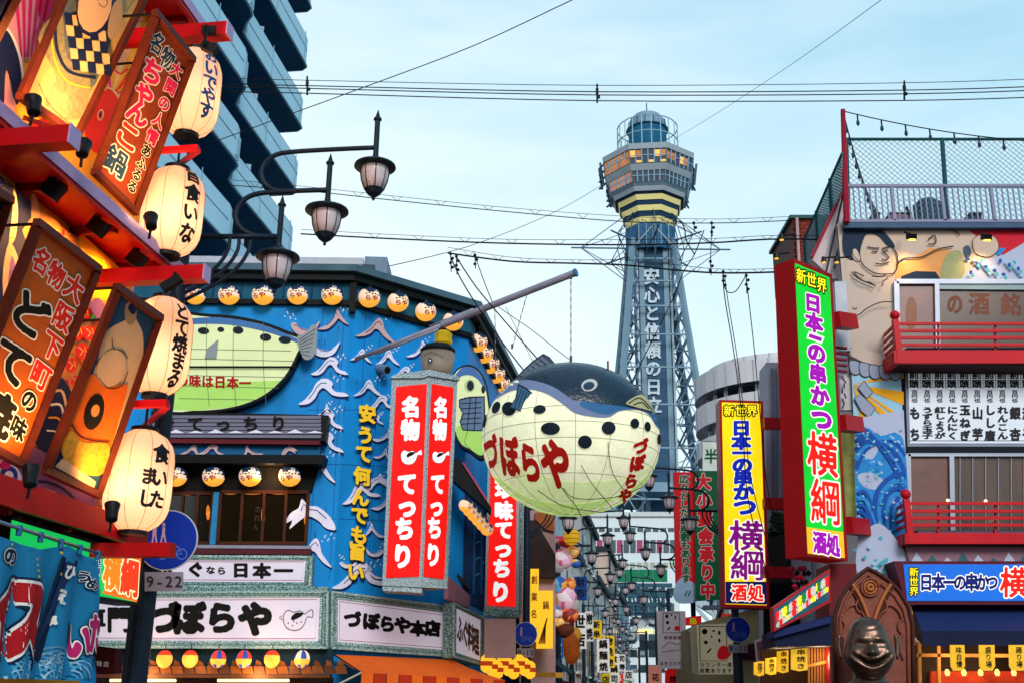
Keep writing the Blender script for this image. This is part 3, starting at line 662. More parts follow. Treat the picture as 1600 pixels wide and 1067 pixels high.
# ---------- round blue signs with plates
sblue = M('sign_blue', '1238b0', rough=.35, var=.08); sline = M('sign_faint', 'd8a8b8', var=.05); grey_p = M('plate_grey', '9a95a8', var=.08)
def round_sign(cx, cy, rpx, Y, label, plate, detailed=True):
    P3 = front(Y, .002); c = P3.at(cx, cy); rad = rpx * (c - EYE).dot(CM.to_3x3() @ Vector((0, 0, -1))) / FPX
    t = thing('round_sign', label, 'road sign', c, 'round blue signs on the lamp posts')
    q = Matrix.Rotation(R(90), 3, 'X')
    m = MB(); m.lathe(c, [(rad, -.015), (rad, .0)], M('sign_rim', 'c8ccd8', rough=.3), 40, axis=q); m.build('rim', t)
    m = MB(); m.lathe(c, [(rad * .96, .0), (rad * .96, .006)], sblue, 40, axis=q); f = m.build('disc', t)
    m = MB(); s_ = rpx / 47.0
    def g(pts): return [(cx + x * s_, cy + y * s_) for x, y in pts]
    for dx in (-20, -6) if detailed else (-16,):
        k_ = 1 if dx < -10 else .75
        m.ell(P3, cx + (dx) * s_, cy - 24 * s_, 3.2 * s_ * k_, 4 * s_ * k_, sline, off=.009)
        m.line(P3, g([(dx, -20), (dx - 1, -6 * k_)]), 6 * s_ * k_, sline, off=.009); m.line(P3, g([(dx - 2, -8), (dx - 5, 8 * k_)]), 2.6 * s_, sline, off=.010); m.line(P3, g([(dx + 1, -8), (dx + 3, 8 * k_)]), 2.6 * s_, sline, off=.011)
    for dx in (-8, 22):
        m.line(P3, [(cx + (dx + 8 * math.cos(a)) * s_, cy + (22 + 8 * math.sin(a)) * s_) for a in [R(i * 24) for i in range(15)]], 1.3 * s_, M('sign_faint_blue', '7a90d8', var=0), closed=True, off=.009)
    m.line(P3, g([(-8, 22), (0, 10), (16, 10), (22, 22), (8, 22), (0, 10)]), 1.3 * s_, M('sign_faint_blue', '', 0), off=.010)
    m.build('emblem', f)
    if plate:
        (x0, y0, x1, y1, s) = plate
        m = MB(); m.prism(P3, [(x0, y0), (x1, y0), (x1, y1), (x0, y1)], .012, grey_p, off=-.01); pm = m.build('plate', t)
        hh = (y1 - y0) * .8; m = MB()
        m.text(P3, s, (x0 + (x1 - x0) * .14, (y0 + y1) / 2), (x1 - (x1 - x0) * .12, (y0 + y1) / 2), (hh, 0), (0, hh), M('plate_ink', '3c3444'), .025, off=-.006); m.build('lettering', pm)
    m = MB(); m.tube([c + Vector((0, .02, -rad * .4)), c + Vector((0, .02, rad * .4))], .02, iron, 6); m.build('clamp', t)
round_sign(262, 843, 47, 10.80, 'large round blue sign behind the lowest lantern with a plate reading 9-22', (226, 893, 286, 923, '9-22'))
round_sign(821, 990, 18.5, 27.3, 'small round blue sign on the lamp post beside the red vertical sign', (808, 1012, 834, 1026, '9-12'), False)
round_sign(1153, 983, 19.5, 27.3, 'small round blue sign on the lamp post beside the cream box sign', (1138, 1006, 1168, 1019, '9-22'), False)
# ================================================================== TALL APARTMENT BLOCK WITH BALCONIES
def apartments():
    t = thing('apartment_building', 'tall blue grey apartment block with long stacked balconies at the upper left', 'building', (-14, 55, 0))
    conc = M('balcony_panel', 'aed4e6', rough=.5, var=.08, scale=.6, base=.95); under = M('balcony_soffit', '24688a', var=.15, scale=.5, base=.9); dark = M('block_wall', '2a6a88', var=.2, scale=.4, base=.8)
    rib = M('balcony_rib', '9cc6da', base=.75); railm = M('rail_blue', '3c7090', rough=.4, metal=.3); sill = M('balcony_edge', 'a8d0e0', base=.8)
    hd = R(7.7); d = Vector((math.sin(hd), math.cos(hd), 0)); n = Vector((d.y, -d.x, 0))
    P3 = front(50); e0 = P3.at(486, 203)
    O = Vector((e0.x, e0.y, 0)) - n * 0.4                       # far outer corner
    def Q(s, o, z): return O - d * s + n * o + Vector((0, 0, z))  # s metres towards the viewer, o outwards
    # plan of the parapet: a straight run, an S shaped step, another run
    plan = [(0.5, -2.9), (.12, -2.6), (0, -1.8), (0, -.35), (.25, -.05), (.7, 0), (8.2, 0), (8.7, .05), (9.3, .42), (9.8, .85), (10.3, .95), (19.5, .95), (20, 1.0), (20.6, 1.4), (21.2, 1.85), (21.8, 1.95), (34, 1.95)]
    zs = [e0.z + .12 + 3.5 * (k - 7) for k in range(13)]
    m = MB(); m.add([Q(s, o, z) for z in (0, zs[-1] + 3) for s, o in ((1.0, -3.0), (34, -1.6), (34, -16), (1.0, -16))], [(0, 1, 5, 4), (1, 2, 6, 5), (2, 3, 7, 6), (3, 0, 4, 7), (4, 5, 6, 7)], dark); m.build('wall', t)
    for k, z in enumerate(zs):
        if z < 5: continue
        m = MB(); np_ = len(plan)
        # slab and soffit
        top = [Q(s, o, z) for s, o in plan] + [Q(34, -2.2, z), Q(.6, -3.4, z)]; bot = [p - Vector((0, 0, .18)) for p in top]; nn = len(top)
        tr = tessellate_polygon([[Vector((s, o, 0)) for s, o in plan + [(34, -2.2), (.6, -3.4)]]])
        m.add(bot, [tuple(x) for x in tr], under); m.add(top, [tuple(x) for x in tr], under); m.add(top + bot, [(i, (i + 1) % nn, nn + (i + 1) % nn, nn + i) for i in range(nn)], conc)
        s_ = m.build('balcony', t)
        m = MB()
        for i in range(np_ - 1):
            a, b = plan[i], plan[i + 1]
            m.add([Q(a[0], a[1] + .01, z - .12), Q(b[0], b[1] + .01, z - .12), Q(b[0], b[1] + .01, z + 1.42), Q(a[0], a[1] + .01, z + 1.42)], [(0, 1, 2, 3)], conc)
            m.add([Q(a[0], a[1] - .1, z), Q(b[0], b[1] - .1, z), Q(b[0], b[1] - .1, z + 1.42), Q(a[0], a[1] - .1, z + 1.42)], [(3, 2, 1, 0)], conc)
            m.add([Q(a[0], a[1] - .1, z + 1.42), Q(b[0], b[1] - .1, z + 1.42), Q(b[0], b[1] + .01, z + 1.42), Q(a[0], a[1] + .01, z + 1.42)], [(0, 1, 2, 3)], sill)
        m.build('parapet', s_)
        m = MB(); m.tube([Q(s, o + .03, z - .14) for s, o in plan], .07, sill, 5, False); m.build('gutter', s_)
        for (a, b) in ((8.3, 10.3), (20.0, 21.9)):             # ribbed step
            r_ = MB()
            for q in range(9):
                ss = a + (b - a) * q / 8; oo = np.interp(ss, [p[0] for p in plan], [p[1] for p in plan]); r_.tube([Q(ss, oo + .04, z + .06), Q(ss, oo + .04, z + 1.05)], .045, rib, 5)
            r_.build('ribbed_screen', s_)
        r_ = MB(); r_.tube([Q(s, o - .05, z + 1.5) for s, o in plan], .025, railm, 4, False); r_.build('handrail', s_)
        jb = MB(); jm = M('joint_dark', '86aec4', var=0)
        for ss in [.8 + 4.1 * q for q in range(9)]:
            oo = float(np.interp(ss, [p[0] for p in plan], [p[1] for p in plan])); jb.tube([Q(ss, oo + .02, z - .1), Q(ss, oo + .02, z + 1.6)], .022, jm, 4)
        jb.tube([Q(s, o + .02, z + .75) for s, o in plan], .014, jm, 4, False); jb.build('panel_joint', s_)
        for ss in ():
            r_ = MB(); oo = float(np.interp(ss, [p[0] for p in plan], [p[1] for p in plan])); c_ = Q(ss, oo - .35, z - .5); r_.box(c_, (.35, .8, .55), M('unit_white', 'b8c8d0')); r_.build('hanging_unit', s_)
            r_ = MB(); r_.tube([Q(ss + .8, oo - .02, z - 1.6), Q(ss + .8, oo - .02, z)], .05, sill, 5); r_.build('drain_pipe', s_)
        for ss in (6, 15.5, 27):                               # partition screens between flats
            r_ = MB(); oo = np.interp(ss, [p[0] for p in plan], [p[1] for p in plan])
            r_.add([Q(ss, oo - .1, z), Q(ss, -2.2, z), Q(ss, -2.2, z + 2.3), Q(ss, oo - .1, z + 1.9)], [(0, 1, 2, 3)], conc); r_.build('partition', s_)
apartments()

# ================================================================== PUFFER FISH RESTAURANT (blue wave building on the corner)
Z0 = wallp(-3.7, 24, 90, 1); Z0 = front(24); Z0.eps = .004
C1 = Vector((-3.7, 24, 0)); ZD = wallp(C1.x, C1.y, 50, 1, .004); dd = Vector((math.sin(R(50)), math.cos(R(50)), 0))
C2v = ZD.at(722, 900); C2 = Vector((C2v.x, C2v.y, 0)); hs = R(9); ds = Vector((math.sin(hs), math.cos(hs), 0)); ZS = wallp(C2.x, C2.y, 9, 1, .004)
C3 = C2 + ds * 9
wv_blue = M('wall_blue', '1488d2', rough=.55, var=.28, scale=1.1, base=.95, streak=True); foam = M('foam_white', 'e2def4', var=.08, base=.95); foamp = M('foam_pink', 'd8b4b8', var=.1, base=.8); shadow_line_blue = M('crest_shadow_line_blue', '0c3c86', var=.1)
dkb = M('eave_dark', '10283c', var=.25, scale=2, rough=.5); dkteal = M('eave_teal', '1c5c78', var=.3, scale=3); rooft = M('roof_edge', '4c6a78', var=.25, scale=2, rough=.5); blackw = M('black_wood', '0d1014', var=.3, rough=.5)
zub = thing('puffer_restaurant', 'corner restaurant with bright blue wave walls, red pillar sign and rows of puffer fish lanterns', 'building', (-6, 26, 0))
ze = Z0.at(400, 476).z; zt = Z0.at(400, 430).z
m = MB(); A0 = Vector((-9.6, 24, 0)); back = [C3 + Vector((-9, 3, 0)), Vector((-11, 33, 0))]
fp = [A0, C1, C2, C3] + back; n_ = len(fp)
m.add([p + Vector((0, 0, z)) for z in (0, zt - .05) for p in fp], [(i, (i + 1) % n_, n_ + (i + 1) % n_, n_ + i) for i in range(n_)] + [tuple(n_ + i for i in range(n_))], wv_blue); m.build('wall', zub)
# eave: a projecting roof edge in three runs
def run(pa, pb, z0, z1, o0, o1, mat, name, par, na=None, nb=None):
    """a moulding along pa->pb; na/nb outward directions at its ends"""
    m = MB(); q = [(o0, z0), (o1, z0), (o1, z1), (o0, z1)]
    vs = [p + n * o + Vector((0, 0, z)) for p, n in ((pa, na), (pb, nb)) for o, z in q]
    m.add(vs, [(i, (i + 1) % 4, 4 + (i + 1) % 4, 4 + i) for i in range(4)] + [(3, 2, 1, 0), (4, 5, 6, 7)], mat); return m.build(name, par)
nF = Vector((0, -1, 0)); nD = ZD.n.copy(); nS = ZS.n.copy()
def mit(a, b): s = (a + b).normalized(); return s / s.dot(a)
n1, n2 = mit(nF, nD), mit(nD, nS)
runs = [(A0, C1, nF, n1), (C1, C2, n1, n2), (C2, C3, n2, nS)]
for pa, pb, na, nb in runs:
    run(pa, pb, zt, zt + .16, -.3, .34, rooft, 'roof_edge', zub, na, nb)
    run(pa, pb, zt - .18, zt - .005, .0, .22, blackw, 'eave_board', zub, na, nb)
    run(pa, pb, ze - .02, ze + .10, .0, .10, blackw, 'lower_rail', zub, na, nb)
    run(pa, pb, ze + .105, zt - .185, .0, .03, dkteal, 'frieze', zub, na, nb)
for x in (553,):
    p = Z0.at(x, 455); m = MB(); m.box((p.x, 23.93, (zt + ze) / 2 - .05), (.14, .13, zt - ze + .3), blackw); m.build('corner_post', zub)
for k in range(12):                                            # boards of the frieze
    x = 290 + k * 22; p = Z0.at(x, 455); m = MB(); m.box((p.x, 23.955, (zt + ze) / 2), (.035, .03, zt - ze - .34), M('frieze_strip', '0f3a66', var=.2)); m.build('frieze_strip', zub)
# wave crests, raised from the wall
def crest(surf, cx, cy, s, flip, mat, par, kind=0):
    T1 = [(-34, 17), (-22, 9), (-10, -2), (-3, -14), (4, -19), (10, -12), (15, 0), (24, 9), (35, 19), (22, 15), (12, 8), (4, 1), (-3, 1), (-9, 9), (-20, 15)]
    T2 = [(-30, 13), (-14, 10), (0, 3), (10, -6), (17, -17), (20, -6), (26, 6), (32, 18), (22, 10), (15, 2), (4, 10), (-12, 17)]
    T3 = [(-30, -14), (-20, -4), (-8, 2), (6, 1), (18, -6), (26, -4), (24, 4), (12, 12), (-4, 13), (-18, 8), (-26, -2)]
    T4 = [(-38, 12), (-26, 6), (-14, -4), (-6, -14), (4, -20), (14, -18), (20, -10), (17, -4), (22, 4), (34, 8), (40, 14), (28, 13), (16, 8), (10, 0), (4, -6), (-4, -2), (-12, 8), (-24, 14)]
    T5 = [(-30, 18), (-24, 4), (-10, -8), (2, -10), (10, -18), (14, -8), (24, -2), (32, 10), (22, 6), (26, 16), (12, 6), (2, 2), (-10, 8), (-18, 16)]
    base_ = (T1, T2, T3, T4, T5)[kind if kind else random.choice((0, 3, 4, 3))]; f = -1 if flip else 1; ga = R(random.uniform(-14, 10)); sx_ = .72 * random.uniform(.95, 1.2); sy_ = .80 * random.uniform(.9, 1.2)
    pts = catmull([(cx + (x * math.cos(ga) - y * math.sin(ga)) * s * sx_ * f, cy + (x * math.sin(ga) + y * math.cos(ga)) * s * sy_) for x, y in base_], 3, True)
    m = MB(); m.poly(surf, [(x + 1.5, y + 4) for x, y in pts], shadow_line_blue, off=.006)  # painted cast shadow: the crest outline again, darker and shifted down
    for q in range(2 if s > .8 else 1):                         # spray
        for i in range(4): m.ell(surf, cx + (12 + i * 4 + q * 3) * f * s, cy - (12 + (i * 7 + q * 5) % 11) * s, 1.1, 1.3, foam, off=.008, n=7)
    m.prism(surf, pts, .035, mat, off=.045)
    for q_ in (.8,): m.line(surf, [(cx + (x * math.cos(ga) - y * math.sin(ga)) * s * sx_ * q_ * f, cy + ((x * math.sin(ga) + y * math.cos(ga)) * q_ + 2) * s * sy_) for x, y in base_[1:6]], .9 * s, shadow_line_blue, off=.050 + q_ * .002)
    m.build('wave_crest', par)
W_ = [(475, 512, 1.1, 1, 2), (543, 499, 1, 0, 1), (588, 514, 1.25, 0, 0), (506, 545, 1.1, 1, 2), (561, 555, .7, 0, 0), (606, 558, .7, 0, 0), (652, 545, .8, 0, 1), (526, 574, .95, 0, 0), (518, 612, 1.3, 0, 0), (575, 606, .95, 0, 0),
      (595, 630, .7, 0, 0), (632, 582, .6, 0, 0), (530, 656, 1.0, 0, 0), (520, 690, 1.1, 0, 0), (598, 680, .8, 0, 1), (596, 708, .6, 0, 1), (524, 728, 1.25, 0, 0), (590, 752, .8, 0, 0), (532, 770, 1.1, 0, 0), (597, 785, .8, 0, 1),
      (512, 803, 1.5, 1, 0), (589, 828, .7, 1, 1), (514, 860, 1.25, 0, 0), (586, 862, .7, 0, 2), (524, 902, 1.3, 0, 0), (583, 893, .7, 1, 1), (504, 640, .6, 0, 1), (545, 880, .6, 1, 2), (586, 655, .5, 0, 0)]
def wall_surf(x, y):
    return Z0 if x < 550 - (y - 430) * .06 else ZD
for x, y, s, fl, kd in W_:
    if 612 < x < 715 and y > 590: continue
    # a crest that crosses the corner is kept on one wall
    xc = 550 - (y - 430) * .06
    sf = wall_surf(x, y); half = 27 * s
    if sf is ZD and x - half < xc + 2: x = xc + half + 3
    if sf is Z0 and x + half > xc - 1: x = xc - half - 2
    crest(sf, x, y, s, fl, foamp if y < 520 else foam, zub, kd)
m = MB(); smd = M('wall_seam', '0c5c9c', var=0)
for x in (505, 538): m.line(Z0, [(x, 482), (x - (905 - 482) * .055, 905)], .9, smd, off=.003)
for x in (572, 596): m.line(ZD, [(x, 482), (x - 423 * .05, 905)], .9, smd, off=.003)
for y in (560, 640, 725, 810): m.line(Z0, [(480, y), (549 - (y - 430) * .06, y)], .9, smd, off=.0035); m.line(ZD, [(552 - (y - 430) * .06, y), (612, y + (.2 if y > 700 else -.1) * 20)], .9, smd, off=.0035)
for k in range(26):
    x, y = random.uniform(490, 605), random.uniform(490, 880); m.line(wall_surf(x, y), [(x, y), (x - 1, y + random.uniform(8, 26))], [1.6, .3], M('wall_stain', '1a5c8c', var=0), off=.0045 + .0003 * (k % 5))
m.build('panel_seams', zub)
m = MB(); pd = ZD.at(592, 575)                                   # vent pipe end
m.tube([pd, pd + nD * .35 + Vector((0, 0, -.12))], .11, M('pipe_blue', '6888a8'), 14); m.build('vent_pipe', zub); m = MB(); m.tube([pd + nD * .352 + Vector((0, 0, -.121)), pd + nD * .36 + Vector((0, 0, -.124))], .08, blk, 12); m.build('vent_mouth', zub)
# yellow raised lettering
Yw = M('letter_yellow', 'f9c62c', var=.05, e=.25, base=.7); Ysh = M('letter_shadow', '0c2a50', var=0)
TXT = list(zip('安うて何んでも旨い', [(574, 646), (571, 679), (569, 708), (566, 743), (563, 776), (562, 804), (561, 835), (558, 861), (556, 893)]))
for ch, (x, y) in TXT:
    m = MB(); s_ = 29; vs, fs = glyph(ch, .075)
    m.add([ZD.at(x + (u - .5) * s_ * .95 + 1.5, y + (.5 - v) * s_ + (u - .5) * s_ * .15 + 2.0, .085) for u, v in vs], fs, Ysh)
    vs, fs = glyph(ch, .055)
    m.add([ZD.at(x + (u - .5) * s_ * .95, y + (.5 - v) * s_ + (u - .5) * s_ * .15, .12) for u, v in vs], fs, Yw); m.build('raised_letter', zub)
# half puffer fish relief on the front
fishc = M('fish_cream', 'dfe8b0', e=.22, var=.07, base=.75, scale=1.2); fishg = M('fish_green', 'a9d66a', e=.25, var=.08, base=.75); fishb = M('fish_blue', '5f98e0', e=.12, var=.06); spot = M('fish_black', '14202e', rough=.5); fin = M('fin_grey', '9aa2a6', var=.1); fl = M('fish_line', '56704a', var=0)
fp_ = thing('puffer_fish_relief', 'cream and green puffer fish relief on the blue front wall behind the lamp post', 'sign', Z0.at(380, 640))
FS = front(23.7, .003)
m = MB(); ol = catmull([(250, 500), (330, 491), (400, 500), (452, 518), (476, 530), (468, 552), (448, 590), (410, 622), (360, 640), (300, 645), (240, 640)], 5, True)
m.prism(FS, ol, .28, blackw); m.build('body_edge', fp_)
m = MB(); m.poly(FS, catmull([(252, 504), (330, 496), (400, 505), (448, 522), (471, 533), (464, 552), (444, 588), (408, 619), (360, 636), (300, 641), (244, 636)], 5, True), fishc, off=.004)
m.poly(FS, [(252, 600), (439, 594), (408, 619), (385, 629), (360, 636), (300, 641), (252, 638)], fishg, off=.007)
m.poly(FS, catmull([(252, 504), (330, 496), (400, 505), (448, 522), (471, 533), (466, 536), (420, 520), (360, 508), (300, 507), (252, 513)], 4, True), fishb, off=.010); m.build('body', fp_)
m = MB()
for x, y, a, b in ((318, 517, 9, 5.5), (345, 515, 5.5, 4), (372, 516, 8.5, 6), (415, 527, 9, 6), (445, 531, 10, 5.5), (290, 522, 7, 5)): m.ell(FS, x, y, a, b, spot, 5, off=.014)
m.build('spots', fp_)
m = MB(); m.prism(FS, catmull([(464, 527), (476, 521), (488, 508), (495, 512), (495, 535), (490, 556), (478, 562), (470, 552)], 4, True), .04, fin, off=.06); tf = m.build('tail_fin', fp_)
m = MB()
for k in range(7): m.line(FS, [(467 + k * .5, 531 + k * 3.6), (493 - k * 1.6, 514 + k * 7)], .9, spot, off=.064)
m.build('fin_ray', tf)
m = MB(); m.prism(FS, [(320, 559), (323, 545), (341, 530), (338, 559)], .02, fin, off=.05); m.build('side_fin', fp_)
m = MB()
for q in ([(285, 545), (455, 548)], [(285, 560), (462, 564)], [(285, 586), (446, 589)], [(285, 602), (436, 606)], [(280, 622), (400, 624)]): m.line(FS, q, .8, fl, off=.013)
for x in (323, 365, 412): m.line(FS, [(x, 500), (x - 1, 560), (x + 1, 600), (x + 4, 634)], .8, fl, off=.0145)
m.build('seam_lines', fp_)
m = MB(); m.tube([FS.at(282, 573, .05), FS.at(466, 573, .05)], .022, blk, 6); m.build('hanging_rail', fp_)
m = MB(); m.text(FS, 'の味は日本一', (285, 594), (383, 598), (19, 0), (0, 20), M('letter_red', 'b81c14'), .045, off=.016); m.build('lettering', fp_)
# kana board, lip and shallow awning over the windows
def board(pl, quad, thick, mat, name, par, off=0.0):
    m = MB(); m.prism(pl, quad, thick, mat, off=off); return m.build(name, par)
FB = front(23.6, .003)
kb = thing('kana_board', 'grey louvred board with black lettering below the green fish relief', 'sign', FB.at(370, 683))
board(FB, [(236, 642), (513, 648), (508, 688), (236, 684)], .35, blackw, 'case', kb)
for k in range(6):
    y0 = 648 + k * 6; board(FB, [(238, y0), (502, y0 + 1), (501, y0 + 5.6), (238, y0 + 4.6)], .02, M('louvre_lilac', 'a8a4c0', var=.1, e=.06), 'slat', kb, off=.03)
m = MB(); m.text(FB, 'きてっちり', (262, 662), (435, 661), (26, 0), (0, 25), ink, .045, off=.06); m.build('lettering', kb)
m = MB()
for k in range(8): m.poly(FB, [(262 + k * 31, 676), (275 + k * 31, 670 + (k % 2) * 2), (288 + k * 31, 676)], foam, off=.055)
m.build('print', kb)
board(FB, [(236, 684), (500, 688), (499, 694), (236, 691)], .45, M('lip_maroon', '6a2028'), 'lip', zub)
board(front(23.75), [(236, 691), (500, 694), (500, 710), (236, 710)], .2, M('strip_blue', '1a6090', var=.1), 'wave_strip', zub)
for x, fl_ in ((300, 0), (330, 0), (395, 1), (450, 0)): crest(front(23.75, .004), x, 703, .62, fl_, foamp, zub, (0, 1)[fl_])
board(front(23.45), [(232, 709), (507, 710), (503, 724), (232, 722)], .6, blackw, 'soffit_beam', zub)
board(front(23.93), [(232, 720), (500, 722), (487, 768), (232, 768)], .06, M('recess_black', '0a0b0e', var=.2), 'recess', zub)
# windows
wood = M('window_wood', '4a2412', var=.3, scale=10, rough=.45); glass = M('dark_glass', '181410', rough=.08, var=.3, scale=3, base=.5); warm = M('pane_glow', 'e8842e', e=.6, var=.5, scale=6)
WP = front(23.93, .003)
def window(par, pl, quad, cols, glassm=glass, fr=wood, rows=1, fw=3.0):
    w = MB(); w.prism(pl, quad, .05, glassm, off=-.03); g_ = w
    f_ = MB(); TL, TR, BR, BL = quad
    for a, b in ((TL, TR), (TR, BR), (BR, BL), (BL, TL)):
        f_.beam(pl.at(*a, .0), pl.at(*b, .0), fw / FPX * 24 * 1.05, fr, .07)
    win = f_.build('window', par); g_.build('pane', win)
    for k in range(1, cols):
        a, b = lerp(TL, TR, k / cols), lerp(BL, BR, k / cols); q = MB(); q.beam(pl.at(*a, .002), pl.at(*b, .002), fw / FPX * 22, fr, .06); q.build('mullion', win)
    return win
w1 = window(zub, WP, [(262, 770), (334, 770), (328, 848), (256, 848)], 3)
w2 = window(zub, WP, [(345, 768), (482, 768), (478, 848), (340, 848)], 4)
m = MB()                                                    # room lamps and warm reflections, painted as glowing spots on the glass
for x, y, a, b in ((411, 806, 3, 14), (325, 800, 3, 12), (478, 812, 3, 8), (395, 770, 14, 2.2), (436, 770, 12, 2), (292, 771, 12, 2.2), (360, 770, 10, 2)): m.ell(WP, x, y, a, b, warm, off=-.018)
m.build('painted_pane_glow', w2)
m = MB(); m.text(WP, 'のれん', (403, 795), (400, 822), (9, 0), (0, 12), M('faint_letter', '3a2c20', var=0), .03, off=-.016); m.build('lettering', w2)
board(front(23.86), [(334, 768), (342, 768), (336, 850), (327, 850)], .1, M('post_blue', '2c88c0'), 'blue_post', zub)
board(front(23.8), [(236, 850), (484, 852), (484, 857), (236, 855)], .2, M('sill_lilac', '9a98ac'), 'sill', zub)
board(front(23.82), [(236, 855), (486, 857), (485, 866), (236, 864)], .2, M('sill_maroon', '5c262c'), 'sill_board', zub)
# speckled mouldings and the white signs
spk = speckle('moulding_speckle', '1d4a50', '8fb0a8', 38); spk2 = speckle('moulding_speckle_pale', '3c6c78', 'b8ccc4', 45)
def framed(pl, outer, inner, par, facem, bands=3, thick=.25, proud=.10):
    m = MB(); m.prism(pl, outer, thick, spk, off=0); fr = m.build('frame', par)
    for k in range(bands):
        t_ = (k + .5) / bands; q = [lerp(a, b, t_) for a, b in zip(outer, inner)]
        for i in range(4):
            r_ = MB(); z_ = .02 + .02 * (bands - k); r_.beam(pl.at(*q[i], z_), pl.at(*q[(i + 1) % 4], z_), .035, (spk2, spk)[k % 2], .05); r_.build('moulding', fr)
    m = MB(); m.prism(pl, inner, .02, facem, off=.03); f = m.build('face', par)
    return f
whs = M('sign_white', 'dcd2e4', e=.22, var=.05, base=.75, scale=1.5); redline = M('thin_red', 'a03a48', var=0)
FA = front(23.7, .003)
s2 = thing('white_sign', 'narrow white sign with black lettering under the dark windows', 'sign', FA.at(360, 915), 'white framed signs of the corner restaurant')
framed(FA, [(225, 866), (489, 868), (487, 918), (225, 918)], [(232, 874), (478, 874), (475, 909), (232, 908)], s2, whs, 2)
m = MB(); m.line(FA, [(234, 877), (475, 877), (472, 906), (234, 905)], .8, redline, off=.036)
for s_, x, y, z in (('ふ', 256, 889, 30), ('ぐ', 305, 889, 28), ('な', 329, 890, 15), ('ら', 346, 891, 15), ('日', 376, 890, 28), ('本', 409, 891, 29), ('一', 443, 891, 30)): m.text(FA, s_, (x, y), (x, y), (z, 0), (0, z * .85), ink, .06 if z > 20 else .05, off=.040)
m.build('lettering', s2)
board(front(23.6), [(225, 916), (512, 916), (512, 927), (225, 927)], .3, spk, 'moulding_band', zub)
s3 = thing('white_sign', 'long white sign with huge black lettering and a small puffer fish drawing', 'sign', FA.at(330, 1010), 'white framed signs of the corner restaurant')
framed(front(23.62, .003), [(110, 924), (514, 922), (513, 1013), (110, 1012)], [(110, 933), (500, 932), (497, 1001), (110, 1000)], s3, whs, 3)
FA3 = front(23.62, .003); m = MB(); m.line(FA3, [(112, 937), (496, 936), (493, 997), (112, 996)], .8, redline, off=.036)
for s_, x, y, z in (('専', 146, 968, 40), ('門', 187, 967, 42), ('づ', 256, 965, 52), ('ぼ', 295, 965, 52), ('ら', 346, 964, 50), ('や', 399, 966, 54)): m.text(FA3, s_, (x, y), (x, y), (z, 0), (0, z), ink, .075 if z > 45 else .045, off=.040)
m.ell(FA3, 211, 977, 2.5, 2.5, ink, off=.04)
def fugu_mark(m, pl, cx, cy, s, fillm, linem, off=.04, fill=False):
    body = catmull([(-17, -6), (-10, -15), (0, -12), (10, -14), (18, -9), (22, -12), (30, -16), (31, -4), (22, -4), (17, 8), (8, 17), (-6, 17), (-15, 9)], 4, True)
    pts = [(cx + x * s, cy + y * s) for x, y in body]
    if fill: m.poly(pl, pts, fillm, off=off)
    m.line(pl, pts, 1.1 * s, linem, off=off + .003, closed=True)
    m.poly(pl, [(cx + x * s, cy + y * s) for x, y in catmull([(-4, -4), (4, -11), (16, -10), (10, -4), (2, 0), (-3, 1)], 3, True)], linem, off=off + .006)
    for x, y in ((-9, 6), (-2, 10), (5, 6), (12, 4), (0, 3)): m.ell(pl, cx + x * s, cy + y * s, 1.2 * s, 1.2 * s, linem, off=off + .006, n=8)
    m.line(pl, [(cx - 19 * s, cy - 6 * s), (cx - 24 * s, cy - 3 * s), (cx - 18 * s, cy + 1 * s)], 1 * s, linem, off=off + .006)
fugu_mark(m, FA3, 459, 967, .95, whs, ink)
m.build('lettering', s3)
# diagonal sign
FD = wallp(C1.x + nD.x * .1, C1.y + nD.y * .1, 50, 1, .003)
s4 = thing('white_sign', 'slanting white sign with black lettering above the orange awning', 'sign', FD.at(610, 1012), 'white framed signs of the corner restaurant')
framed(FD, [(517, 922), (707, 946), (705, 1026), (516, 1013)], [(528, 935), (695, 957), (694, 1015), (527, 1002)], s4, whs, 3)
m = MB(); m.line(FD, [(531, 939), (692, 960), (691, 1011), (530, 999)], .8, redline, off=.036, closed=True)
for s_, x, y, z in (('づ', 551, 967, 27), ('ぼ', 580, 970, 27), ('ら', 605, 974, 26), ('や', 629, 976, 27), ('本', 653, 981, 25), ('店', 676, 981, 25)): m.text(FD, s_, (x, y), (x, y), (z, z * .1), (0, z), ink, .075, off=.040)
m.build('lettering', s4)
FSs = wallp(C2.x + nS.x * .15, C2.y + nS.y * .15, 20, 1, .003)
s5 = thing('white_sign', 'short side sign with brown vertical lettering round the corner of the white signs', 'sign', FSs.at(733, 1030), 'white framed signs of the corner restaurant')
framed(FSs, [(708, 940), (758, 964), (757, 1040), (708, 1027)], [(713, 949), (751, 968), (750, 1032), (712, 1018)], s5, whs, 2)
m = MB(); m.text(FSs, 'ふぐ料理', (719, 982), (744, 1001), (10, 5), (0, 44), M('ink_brown', '6a4034'), .05, off=.04); m.build('lettering', s5)
# small sign and balcony on the side wing above it
board(FSs, [(701, 900), (735, 930), (734, 950), (700, 935)], .1, M('side_pink', 'b88090'), 'side_panel', zub)
